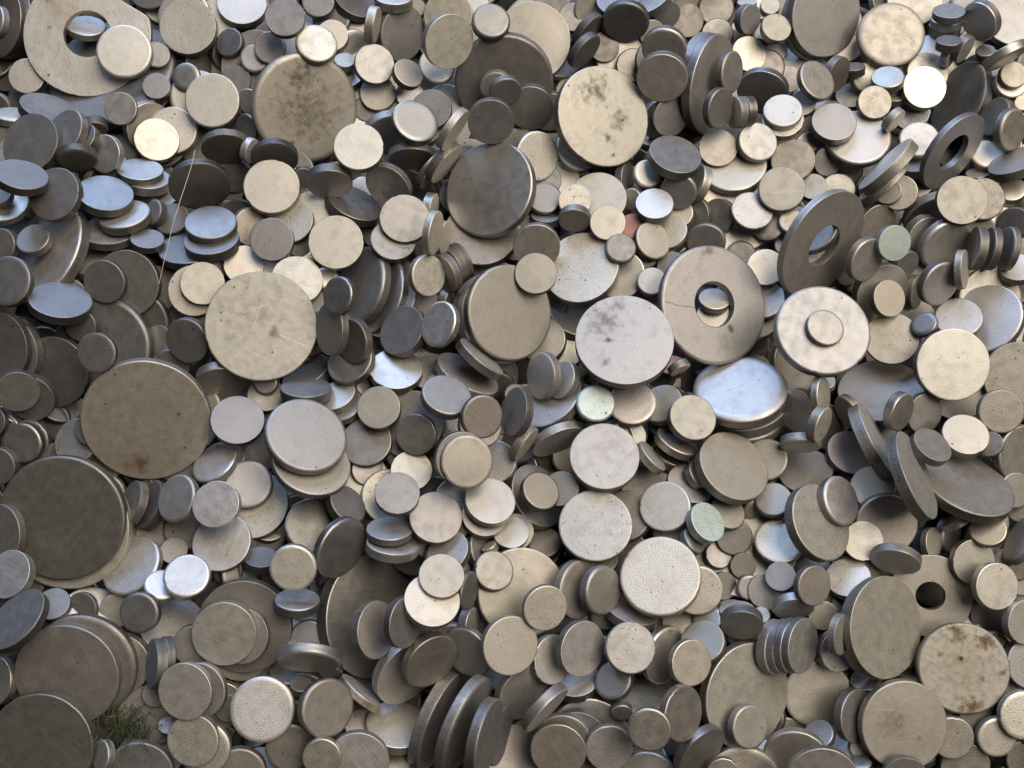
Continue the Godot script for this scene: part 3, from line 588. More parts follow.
	[-157.32,84.41,-3.79,-0.0892,0.9208,0.3796,7.75,2.83,0.48,0,0.244,0.236,0.231,"tumbled","small blackish disc, lying flat, upper left of the rust-stained disc"],
	[115.98,52.78,33.99,-0.2396,0.8997,-0.365,10.57,3.73,0.37,0,0.385,0.373,0.367,"tumbled","medium blue-grey disc, tilted, above the grey oval disc"],
	[-79.78,59.22,137.82,0.1411,0.934,0.3284,8.7,3.72,0.63,0,0.306,0.286,0.265,"tumbled","medium dark brown disc, lying flat, lower right of the bright bluish disc"],
	[101.57,59.43,141.62,-0.22,0.7946,0.5659,11.4,3.35,0.57,0,0.506,0.476,0.445,"tumbled","large brownish grey disc, tilted, lower right of the large bottom disc"],
	[11.09,61.9,-101.02,0.491,0.7573,0.4305,10.53,4.43,0.75,0,0.655,0.629,0.572,"pitted","medium cream disc, tilted, upper right of the big blue-grey disc"],
	[110.2,57.23,-135.51,-0.312,0.2598,0.9139,11.15,3.61,0.36,0,0.491,0.482,0.48,"satin","medium dark grey disc, tilted, lower left of the grey disc at the top"],
	[-84.44,71.54,-151.04,0.2542,0.9653,0.0591,9.01,3.25,0.91,0,0.587,0.563,0.511,"pitted","medium gleaming cream disc, tilted, above the big scratched disc"],
	[-60.62,60.37,-148.1,0.2595,0.9055,0.3358,8.9,4.48,0.45,0,0.262,0.253,0.248,"satin","medium pale grey disc, lying flat, upper right of the big scratched disc"],
	[10.13,62.28,-58.13,-0.0292,0.7077,0.7059,9.82,3.62,0.36,0,0.467,0.43,0.394,"rolled","medium brownish grey disc, lying flat, upper left of the pale speckled disc"],
	[142.23,67.2,72.54,-0.3205,0.2647,0.9095,8.96,3.31,0.33,0,0.641,0.615,0.598,"oxide","medium mid grey disc, steeply tilted, upper left of the half-buried washer"],
	[-75.82,67.95,-83.97,0.1015,0.132,0.986,9.49,4.18,0.42,0,0.381,0.363,0.351,"tumbled","medium dark grey disc, steeply tilted, below the big scratched disc"],
	[105.2,63.23,-107.49,0.1124,0.981,0.1582,8.65,3.77,0.64,0,0.387,0.38,0.378,"tumbled","small pale grey disc, lying flat, upper left of the slanted brown washer"],
	[-17.48,58,-5.01,0.4745,0.6145,-0.6302,13.8,3.54,0.6,0,0.48,0.464,0.454,"oxide","large dark grey disc, steeply tilted, lower left of the leaning big stack"],
	[-16.83,62.28,104.9,-0.504,0.6849,0.5262,9.93,2.93,0.82,0,0.491,0.479,0.474,"rolled","medium dark grey disc, tilted, above the standing row"],
	[-52.61,62.28,-85.9,-0.3632,0.4109,0.8362,10.32,3.27,0.33,0,0.393,0.372,0.357,"oxide","medium dark grey disc, tilted, left of the big blue-grey disc"],
	[-6.41,65.65,75.09,0.3293,0.9399,-0.0899,7.59,3.74,0.64,0,0.316,0.3,0.27,"tumbled","small warm grey disc, lying flat, lower left of the lower twin disc"],
	[180.82,61.88,-27.42,-0.311,0.9355,-0.1678,9.24,3.83,0.65,0,0.44,0.426,0.417,"tumbled","medium pale grey disc, tilted, lying on the bluish right disc"],
	[-191.85,60.37,25.08,-0.0641,0.921,0.3842,8.02,3.76,1.05,0,0.369,0.349,0.335,"satin","small dark grey disc, lying flat, upper left of the largest dark disc"],
	[0.48,74.66,16.27,-0.8534,0.5213,-0.0024,9.51,3.39,0.2,0,0.368,0.35,0.339,"rolled","medium dark grey disc, steeply tilted, below the leaning big stack"],
	[110.41,71.45,81.61,0.3873,0.8789,0.2784,7.46,3.3,0.56,0,0.323,0.296,0.27,"oxide","small brownish grey disc, tilted, below the grey oval disc"],
	[-72.36,70.89,-18.87,-0.7726,0.595,0.2214,10.58,3.2,0.32,0,0.387,0.361,0.335,"rolled","medium dark brown disc, steeply tilted, nearest right of the big sandy disc"],
	[-97.48,78.06,-159.17,0.0541,0.9771,0.2059,8.5,3.42,0.2,0,0.252,0.247,0.245,"oxide","small mid grey disc, lying flat, above the big scratched disc"],
	[11.26,64.18,44.51,0.3727,0.916,-0.1483,7.7,3.91,0.66,0,0.254,0.236,0.218,"satin","small brownish grey disc, tilted, upper left of the lower twin disc"],
	[-121.9,62.64,-103.6,0.1577,0.0988,0.9825,10.32,3.46,0.35,0,0.279,0.259,0.24,"oxide","medium dark brown disc, steeply tilted, lower left of the big scratched disc"],
	[83.4,68.9,95.65,-0.1264,0.5642,0.8159,7.63,3.72,0.22,0,0.382,0.369,0.361,"rolled","medium dark grey disc, steeply tilted, above the large bottom disc"],
	[124.97,60.37,126.7,0.5819,0.7821,0.2228,9.68,3.54,0.35,0,0.368,0.354,0.346,"rolled","medium dark grey disc, steeply tilted, left of the bottom right disc"],
	[205.08,67.42,-164.37,-0.8018,0.0863,0.5913,9.06,4.17,0.71,0,0.634,0.619,0.613,"satin","small mid grey disc, tilted, right of the pale rounded disc"],
	[36.44,60.21,-82.29,-0.0498,0.9987,0.0122,12.11,4.22,0.42,0,0.388,0.367,0.329,"tumbled","medium cream disc, tilted, above the pale speckled disc"],
	[-33.27,69.9,-42.04,0.6583,0.6839,0.3145,8.4,3.44,0.59,0,0.634,0.6,0.537,"pitted","medium warm grey disc, tilted, upper left of the leaning big stack"],
	[101.07,60.74,-76.15,0.0329,0.9982,-0.0503,8.94,3.63,0.62,0,0.463,0.446,0.435,"pitted","medium pale grey disc, tilted, upper left of the slanted brown washer"],
	[-87.92,62.28,-43.75,0.2266,0.974,-0.0026,10.51,4.16,0.25,0,0.438,0.415,0.372,"tumbled","medium cream disc, tilted, upper right of the big sandy disc"],
	[173.14,63.4,71.7,0.1495,0.9401,0.3063,8.51,3.24,0.19,0,0.49,0.468,0.423,"rolled","medium warm grey disc, lying flat, upper right of the half-buried washer"],
	[-9.01,77.4,-158.14,0.0613,0.9887,0.1369,8.3,4.4,1.23,0,0.248,0.237,0.23,"satin","small blue-grey disc, lying flat, upper left of the pale top disc"],
	[143.42,70.94,-48.16,0.4975,0.6203,0.6064,9.07,3.87,0.66,0,0.513,0.478,0.444,"rolled","medium brownish grey disc, steeply tilted, right of the slanted brown washer"],
	[32.66,66.24,10.21,-0.012,0.9978,-0.0658,7.68,3.52,0.98,0,0.454,0.516,0.491,"pitted","small pale green-grey disc, lying flat, above the upper twin disc"],
	[25.77,59.93,81.56,0.6962,0.6802,0.2293,11.16,3.72,0.63,0,0.497,0.453,0.41,"oxide","large brownish grey disc, steeply tilted, below the lower twin disc"],
	[-37.31,78.99,95.25,0.8345,0.5238,0.1709,9.24,2.95,0.3,0,0.362,0.35,0.342,"rolled","medium dark grey disc, steeply tilted, lying on the big shaded disc"],
	[73.73,66.91,57.06,0.4804,0.8588,-0.1778,7.73,3.69,0.22,0,0.585,0.676,0.653,"pitted","medium pale green-grey disc, tilted, lower left of the thick tilted disc"],
	[131.72,68.42,-134.58,0.3808,0.9224,0.0653,9.02,3.36,0.57,0,0.368,0.35,0.338,"rolled","medium mid grey disc, tilted, below the grey disc at the top"],
	[105.18,78.59,149.05,-0.0908,0.9223,0.3755,12.61,3.36,0.34,0,0.376,0.355,0.334,"rolled","large brownish grey disc, lying flat, lower left of the bottom right disc"],
	[-128.41,52.32,93.25,0.3348,0.8361,-0.4345,12.26,3.48,0.21,0,0.385,0.369,0.358,"oxide","large mid grey disc, tilted, left of the flat brown disc"],
	[116.14,66.1,-120.99,-0.1431,0.9879,-0.0595,8.35,3.91,0.66,0,0.536,0.513,0.464,"tumbled","small cream disc, tilted, lower left of the grey disc at the top"],
	[-116.03,56.03,-1.11,0.1366,0.2106,0.968,10.92,3.9,0.39,0,0.69,0.643,0.596,"satin","medium brownish grey disc, steeply tilted, lower left of the big sandy disc"],
	[57.08,59.36,105.61,0.6523,0.6734,0.3479,10.86,3.31,0.93,0,0.678,0.638,0.597,"rolled","large brownish grey disc, steeply tilted, below the cream pitted disc"],
	[174.15,61.09,134.23,0.004,0.9327,0.3608,7.14,3.63,0.62,0,0.703,0.65,0.569,"tumbled","small cream disc, lying flat, lower right of the rust-freckled disc"],
	[120.68,58.68,-101.31,-0.1586,0.968,0.1944,9.38,4.52,0.45,0,0.256,0.239,0.211,"pitted","medium warm grey disc, lying flat, above the slanted brown washer"],
	[212.99,67.61,-110.28,0.5228,0.6962,0.492,8.93,4.18,1.17,0,0.39,0.358,0.326,"tumbled","medium brownish grey disc, steeply tilted, right of the steep dark washer"],
	[-122.38,58.47,-181.81,0.1136,0.9928,0.0367,11.1,3.7,0.22,0,0.567,0.538,0.517,"tumbled","medium bright bluish disc, tilted, upper left of the big scratched disc"],
	[18.37,54.09,23.11,0.3795,0.1368,0.915,10.92,3.55,0.35,0,0.677,0.649,0.631,"tumbled","medium mid grey disc, standing on edge, left of the upper twin disc"],
	[-79.53,63.68,85.22,0.092,0.5859,-0.8052,8.26,3.82,0.65,0,0.462,0.448,0.44,"rolled","medium blue-grey disc, steeply tilted, left of the big shaded disc"],
	[119.85,83.58,-14.72,0.1338,0.9907,-0.0267,7.33,3.06,0.52,0,0.398,0.377,0.361,"tumbled","small pale grey disc, tilted, lying on the disc carrying another"],
	[155.76,81.68,31.08,0.2696,0.8928,-0.3609,7.55,3.62,0.22,0,0.281,0.271,0.264,"tumbled","medium mid grey disc, steeply tilted, upper left of the dark oval disc"],
	[88.85,59.07,-106.93,-0.0755,0.9816,0.1754,8.36,3.34,0.2,0,0.361,0.336,0.296,"tumbled","small warm grey disc, lying flat, right of the big smudged disc"],
	[10.73,47.55,42.92,0.5968,0.7772,-0.1995,13.34,4.04,0.4,0,0.411,0.4,0.394,"tumbled","large dark grey disc, tilted, upper left of the lower twin disc"],
	[-46.42,61.98,58.53,0.0546,0.6419,-0.7649,8.86,3.09,0.53,0,0.399,0.391,0.388,"oxide","medium mid grey disc, steeply tilted, second nearest above the big shaded disc"],
	[59.09,60.8,-62.25,0.392,0.9146,0.0989,8.31,3.25,0.91,0,0.406,0.387,0.349,"tumbled","small warm grey disc, tilted, upper left of the cracked washer"],
	[126.18,60.63,76.91,-0.3259,0.8656,-0.3803,8.19,3.69,0.22,0,0.685,0.635,0.557,"pitted","medium cream disc, tilted, upper left of the tall oval disc"],
	[15.05,55.47,4.83,-0.5262,0.7527,-0.3957,14.29,3.9,0.39,0,0.535,0.509,0.491,"tumbled","large blue-grey disc, steeply tilted, upper left of the upper twin disc"],
	[-169.19,62.83,58.49,0.0126,0.9171,0.3984,24.05,4.53,0.31,0,0.674,0.644,0.583,"tumbled","very large warm grey disc, lying flat, under the largest dark disc"],
	[-162.88,61.02,-74.49,-0.0345,0.871,-0.4901,10.65,4.46,0.76,0,0.533,0.508,0.49,"tumbled","medium blue-grey disc, steeply tilted, upper right of the blue slanted disc"],
	[15.11,61.08,107.05,0.6074,0.774,0.1789,8.89,2.94,0.29,0,0.668,0.637,0.616,"tumbled","medium pale grey disc, tilted, upper right of the standing row"],
	[152.26,66.08,-33.87,0.3166,0.9156,0.248,7.56,3.47,0.21,0,0.476,0.442,0.388,"tumbled","small warm grey disc, tilted, upper right of the disc carrying another"],
	[182.28,66.28,126.75,0.0375,0.9638,0.264,8.57,3.64,0.62,0,0.666,0.629,0.561,"pitted","medium cream disc, lying flat, lower right of the rust-freckled disc"],
	[-192.49,66.95,62.25,-0.4201,0.8817,0.2148,11.61,3.33,0.33,0,0.316,0.295,0.273,"tumbled","large dark brown disc, tilted, left of the largest dark disc"],
	[231.67,54.82,-178.55,-0.1884,0.9789,0.0796,16.29,4.07,0.47,0,0.324,0.313,0.306,"satin","large pale grey disc, tilted, right of the pale rounded disc"],
	[36.23,63.19,114.2,-0.431,0.8641,-0.2599,7.14,3.72,0.63,0,0.249,0.235,0.221,"rolled","small dark brown disc, tilted, lower left of the cream pitted disc"],
	[-237.88,43.5,-182.33,-0.5935,0.7607,0.2627,15.98,4.17,0.29,0,0.712,0.651,0.591,"satin","large brownish grey disc, steeply tilted, left of the clipped washer"],
	[88.39,73.3,-117,0.6306,0.5982,0.4945,8.5,3.68,0.62,0,0.285,0.267,0.249,"rolled","medium dark brown disc, steeply tilted, right of the big smudged disc"],
	[-67.94,82.05,-28.57,-0.5311,0.822,0.2057,7.49,3.48,0.97,0,0.347,0.335,0.328,"satin","small dark blue-grey disc, tilted, right of the big sandy disc"],
	[59.43,64.64,-77.26,-0.0881,0.9816,-0.1695,7.86,3.62,0.22,0,0.555,0.535,0.522,"rolled","small bright bluish disc, tilted, lower right of the big smudged disc"],
	[158.65,59.44,134.41,-0.0474,0.9354,0.3503,7.74,3.49,0.59,0,0.44,0.41,0.361,"tumbled","medium warm grey disc, lying flat, right of the bottom right disc"],
	[64.81,76.01,-144.04,-0.1837,0.4275,0.8852,9.54,4.11,1.15,0,0.545,0.506,0.467,"rolled","medium brownish grey disc, lying flat, second nearest upper right of the big smudged disc"],
	[-65.32,60.7,-9.39,-0.3081,0.9446,-0.1133,9.98,4.11,0.7,0,0.333,0.322,0.315,"rolled","medium dark blue-grey disc, tilted, right of the big sandy disc"],
	[153.57,56.1,-40.27,0.2936,0.7006,0.6503,12.28,4.36,0.26,0,0.592,0.57,0.557,"oxide","large mid grey disc, tilted, lower right of the slanted brown washer"],
	[0,54,140.91,0.4284,0.8993,0.0878,11.23,3.11,0.19,0,0.471,0.437,0.404,"satin","large brownish grey disc, tilted, lower right of the standing row"],
	[12.72,72.2,125.13,0.6898,0.1615,0.7057,10.35,3.95,0.67,0,0.678,0.66,0.652,"rolled","large mid grey disc, standing on edge, right of the standing row"],
	[-81.59,62.12,2.23,0.078,0.6609,-0.7464,9.96,4.2,0.42,0,0.249,0.239,0.232,"oxide","medium dark grey disc, steeply tilted, above the lilac grey pair"],
	[197.92,63.64,30.63,0.3026,0.8858,0.352,11.83,3.96,0.67,0,0.336,0.318,0.299,"rolled","large brownish grey disc, tilted, upper right of the dark oval disc"],
	[-66.53,68.54,140.79,0.0314,0.9276,0.3722,6.74,3,0.3,0,0.679,0.632,0.557,"satin","small cream disc, lying flat, lower right of the bright bluish disc"],
	[153.09,76.14,-53.41,0.193,0.8552,0.481,7.14,3.38,0.2,0,0.422,0.485,0.467,"tumbled","small pale green-grey disc, tilted, right of the slanted brown washer"],
	[-63.89,66.85,-15.01,-0.6482,0.6609,0.3782,9.01,3.8,0.65,0,0.25,0.232,0.213,"oxide","medium dark brown disc, steeply tilted, second nearest right of the big sandy disc"],
	[-160.24,56.28,-98.2,0.1655,0.8152,-0.555,9.68,3.59,0.36,0,0.471,0.459,0.453,"satin","medium bright bluish disc, steeply tilted, upper right of the blue slanted disc"],
	[132.29,63.94,63.9,-0.1387,0.9745,0.1761,7.44,3.9,0.23,0,0.668,0.635,0.572,"tumbled","small gleaming cream disc, lying flat, lower right of the grey oval disc"],
	[68.77,67.9,100.87,-0.3713,0.8827,-0.2879,8.14,3.41,0.58,0,0.332,0.318,0.288,"tumbled","medium warm grey disc, lying flat, upper left of the large bottom disc"],
	[-183.55,65.03,-96.81,0.2142,0.0587,0.975,8.09,3.82,0.65,0,0.296,0.27,0.246,"rolled","small dark brown disc, steeply tilted, above the blue slanted disc"],
	[68.83,60.5,-120.83,0.3198,0.7254,0.6095,8.34,3.49,0.35,0,0.296,0.281,0.271,"tumbled","small dark grey disc, tilted, right of the big smudged disc"],
	[-124.7,62.48,-62.24,0.0117,0.8747,-0.4845,11.31,4.44,0.27,0,0.256,0.243,0.234,"tumbled","medium dark grey disc, steeply tilted, upper left of the big sandy disc"],
	[-150.38,50.13,-121.01,0.0603,0.9652,0.2544,10.62,3.9,0.66,0,0.663,0.614,0.538,"pitted","medium cream disc, lying flat, lower right of the clipped washer"],
	[-100.97,62.28,-99,0.165,0.2321,0.9586,9.88,3.27,0.33,0,0.249,0.239,0.232,"rolled","medium blackish disc, tilted, lower left of the big scratched disc"],
	[-202.22,58.05,-127.39,0.4208,0.73,-0.5386,12.31,4.56,0.46,0,0.252,0.238,0.228,"oxide","large mid grey disc, steeply tilted, lower left of the clipped washer"],
	[69.37,62.28,82.3,0.0345,0.9185,0.394,9.31,3.68,0.62,0,0.678,0.648,0.587,"pitted","medium cream disc, lying flat, right of the cream pitted disc"],
	[151.81,66.8,14.44,0.6138,0.6176,0.4918,7.73,3.98,0.68,0,0.472,0.445,0.418,"satin","small brownish grey disc, steeply tilted, lower left of the bright cream disc"],
	[39.58,65.66,-67.86,-0.0414,0.9816,0.1862,7.52,3.36,0.34,0,0.344,0.329,0.298,"satin","small cream disc, lying flat, upper right of the pale speckled disc"],
	[-48.84,64.66,-60.61,0.1679,0.9804,-0.1029,9.45,3.32,0.33,0,0.352,0.327,0.287,"pitted","medium warm grey disc, tilted, lower left of the big blue-grey disc"],
	[-57.51,51.32,-42.85,-0.6803,0.7322,0.0329,17.27,4.31,1.39,0,0.455,0.445,0.44,"satin","large dark grey disc, steeply tilted, right of the big sandy disc"],
	[110.86,65.87,13.66,-0.8161,0.4568,0.3539,8.8,3.24,0.19,0,0.562,0.546,0.539,"satin","medium dark grey disc, tilted, lower right of the bluish white stack"],
	[156.44,64.95,-125.68,-0.0248,0.9632,0.2676,7.21,3.36,0.2,0,0.38,0.354,0.312,"pitted","small cream disc, lying flat, below the pale rounded disc"],
	[211.9,65.69,-97.02,-0.4938,0.6271,-0.6024,10.76,4.26,0.26,0,0.363,0.345,0.333,"tumbled","medium blue-grey disc, steeply tilted, right of the steep dark washer"],
	[163.38,59.77,12.68,0.3134,0.8358,0.4508,8.12,3.1,0.19,0,0.389,0.371,0.359,"tumbled","small blue-grey disc, tilted, lower left of the bright cream disc"],
	[51.12,47.75,117.63,0.0619,0.6246,-0.7785,14.8,4.52,0.77,0,0.677,0.651,0.592,"pitted","large warm grey disc, steeply tilted, left of the large bottom disc"],
	[95.75,67.25,-138.89,0.7546,0.5198,0.4004,9.05,3.42,0.96,0,0.384,0.361,0.339,"oxide","medium brownish grey disc, steeply tilted, lower left of the grey disc at the top"],
	[-197.96,64.18,-61.41,-0.0589,0.9887,-0.1382,6.95,3.79,0.23,0,0.412,0.405,0.402,"satin","small blue-grey disc, tilted, lying on the blue slanted disc"],
	[-62.48,62.31,49.26,0.6514,0.6774,-0.3417,8.02,3.74,0.37,0,0.252,0.246,0.243,"oxide","medium dark grey disc, tilted, lower right of the lilac grey pair"],
	[-45.18,60.37,63.69,0.1231,0.5765,-0.8078,10.15,3.9,0.39,0,0.486,0.462,0.446,"oxide","medium mid grey disc, steeply tilted, nearest above the big shaded disc"],
	[-40.58,56.72,16.12,-0.1828,0.9745,0.1299,13.6,4.68,0.28,0,0.368,0.347,0.326,"oxide","large dark brown disc, lying flat, right of the lilac grey pair"],
	[-42.39,62.8,-98.7,0.0364,-0.0667,0.9971,10.05,3.31,0.2,0,0.441,0.428,0.421,"rolled","medium blackish disc, steeply tilted, left of the big blue-grey disc"],
	[100.83,58.47,46.71,-0.2676,0.9413,-0.2058,7.28,3.07,0.86,0,0.368,0.353,0.343,"satin","small mid grey disc, tilted, lower right of the thick tilted disc"],
	[-39.01,60.05,35.71,0.1111,0.9903,-0.0838,8.12,3.23,0.19,0,0.463,0.433,0.382,"tumbled","medium cream disc, lying flat, right of the lilac grey pair"],
	[-217.84,52.57,-147.27,0.06,0.9554,0.2891,7.93,4.09,0.25,0,0.582,0.544,0.481,"pitted","small warm grey disc, lying flat, lower left of the clipped washer"],
	[-11.8,65.41,-9.52,0.6355,0.4227,-0.6462,10.9,3.7,0.37,0,0.522,0.496,0.477,"rolled","medium mid grey disc, standing on edge, lower left of the leaning big stack"],
	[-130.46,65.72,108.64,-0.8433,0.5321,0.0753,8.77,3.77,0.23,0,0.277,0.272,0.27,"oxide","medium dark grey disc, standing on edge, right of the fanned stack"],
	[-93.43,59.24,-71.91,-0.0826,0.9949,0.0577,9.94,3.57,0.36,0,0.511,0.48,0.428,"pitted","medium warm grey disc, tilted, above the big sandy disc"],
	[-191.27,65.95,-110.09,-0.449,0.8934,0.0138,11.17,4.06,0.41,0,0.376,0.357,0.344,"rolled","medium mid grey disc, steeply tilted, below the clipped washer"],
	[99.71,56.06,30.23,-0.2879,0.9577,-0.0048,8.63,3.15,0.88,0,0.403,0.383,0.346,"tumbled","medium warm grey disc, lying flat, right of the thick tilted disc"],
	[-173.86,62.83,-101.68,-0.3392,0.857,0.3879,8.12,3.35,0.34,0,0.661,0.637,0.624,"satin","small bright bluish disc, tilted, below the clipped washer"],
	[-190.18,62.1,7.4,0.0343,0.7855,0.6179,9.34,4.06,0.24,0,0.246,0.237,0.232,"tumbled","medium blackish disc, tilted, left of the rust-stained disc"],
	[65.37,58.47,23.26,0.3927,0.6595,-0.641,8.97,3.6,0.61,0,0.686,0.632,0.579,"rolled","medium brownish grey disc, steeply tilted, upper left of the thick tilted disc"],
	[138.55,62.56,42.69,-0.3734,0.9168,-0.1416,8.48,3.22,0.32,0,0.699,0.653,0.576,"tumbled","medium warm grey disc, tilted, upper right of the grey oval disc"],
	[82.37,55.98,150.57,-0.0497,0.914,0.4025,14.2,4.27,0.73,0,0.565,0.529,0.468,"pitted","large warm grey disc, lying flat, below the large bottom disc"],
	[33.41,58.47,-155.02,0.6791,0.015,0.7339,8.84,3.87,0.66,0,0.248,0.24,0.235,"oxide","small blackish disc, steeply tilted, right of the pale top disc"],
	[-193.28,54.67,-172.6,0.1958,0.8894,-0.413,8.5,3.52,0.6,0,0.657,0.631,0.573,"tumbled","small cream disc, steeply tilted, under the clipped washer"],
	[-27.47,62.8,-96.3,0.751,-0.1353,0.6463,10.01,4.2,0.25,0,0.684,0.65,0.584,"pitted","medium warm grey disc, standing on edge, upper left of the big blue-grey disc"],
	[187.81,67.08,-55.51,-0.9891,-0.0061,-0.1469,8.79,3.8,0.38,0,0.35,0.331,0.311,"oxide","medium dark brown disc, standing on edge, above the bluish right disc"],
	[-111.46,58.26,-52.28,0.1398,0.9761,0.1664,8.2,3.71,0.22,0,0.666,0.624,0.553,"tumbled","small cream disc, lying flat, above the big sandy disc"],
	[27.25,31.66,-40.58,0.3162,0.8965,-0.3104,11.44,4.12,0.41,0,0.677,0.658,0.649,"tumbled","medium blue-grey disc, tilted, upper left of the big lilac disc"],
	[187.92,66.64,94.11,0.2998,0.9085,0.291,8.26,3.59,0.22,0,0.515,0.492,0.444,"tumbled","medium warm grey disc, tilted, upper right of the rust-freckled disc"],
	[-135.16,58,-60.38,0.0074,0.8428,-0.5381,12.6,3.61,0.36,0,0.25,0.239,0.231,"satin","large dark blue-grey disc, steeply tilted, upper left of the big sandy disc"],
	[156.3,52.39,-73.59,0.2823,0.6746,0.6821,8.78,3.65,0.36,0,0.577,0.526,0.478,"rolled","medium brownish grey disc, tilted, right of the slanted brown washer"],
	[70.01,62.18,-83.59,-0.2136,0.6503,0.729,7.83,3.73,1.05,0,0.372,0.365,0.362,"rolled","small dark grey disc, lying flat, lower right of the big smudged disc"],
	[175.37,60.37,-110.43,-0.1995,0.9792,0.038,8.57,3.72,1.04,0,0.476,0.464,0.458,"rolled","medium bright bluish disc, tilted, left of the steep dark washer"],
	[81.01,58.47,-61.88,-0.2384,0.7037,0.6693,8.25,3.27,0.92,0,0.284,0.271,0.262,"tumbled","small dark grey disc, lying flat, above the cracked washer"],
	[177.65,68.63,60.2,-0.3635,0.9094,-0.202,6.56,2.84,0.48,0,0.473,0.44,0.388,"satin","small warm grey disc, tilted, lower right of the dark oval disc"],
	[104.95,59.78,-50.46,-0.137,0.9779,0.1578,7.68,3.47,0.21,0,0.704,0.652,0.572,"tumbled","small cream disc, lying flat, upper right of the cracked washer"],
	[-30.08,78.69,-56.57,0.957,0.1346,0.257,8.89,3.08,0.52,0,0.651,0.622,0.562,"tumbled","medium warm grey disc, standing on edge, lower left of the big blue-grey disc"],
	[-0.38,57.72,59.21,0.001,0.9567,-0.291,6.95,3.53,0.21,0,0.502,0.477,0.43,"satin","small cream disc, tilted, left of the lower twin disc"],
	[190.99,63.25,62.27,-0.874,0.0675,-0.4812,10.33,3.74,1.05,0,0.706,0.671,0.647,"rolled","medium mid grey disc, steeply tilted, lower right of the dark oval disc"],
	[44.55,66.08,-56.32,-0.0104,0.9936,0.1122,6.38,3.45,0.97,0,0.254,0.244,0.237,"oxide","small mid grey disc, lying flat, upper right of the pale speckled disc"],
	[44.71,56.57,-48.51,-0.2251,0.963,0.1481,10.56,3.81,0.38,0,0.542,0.517,0.467,"satin","medium warm grey disc, lying flat, right of the pale speckled disc"],
	[-29.02,56.57,-176.54,-0.0711,0.8778,0.4736,11.11,3.53,0.21,0,0.529,0.491,0.43,"satin","medium warm grey disc, lying flat, upper left of the dark crowded disc"],
]
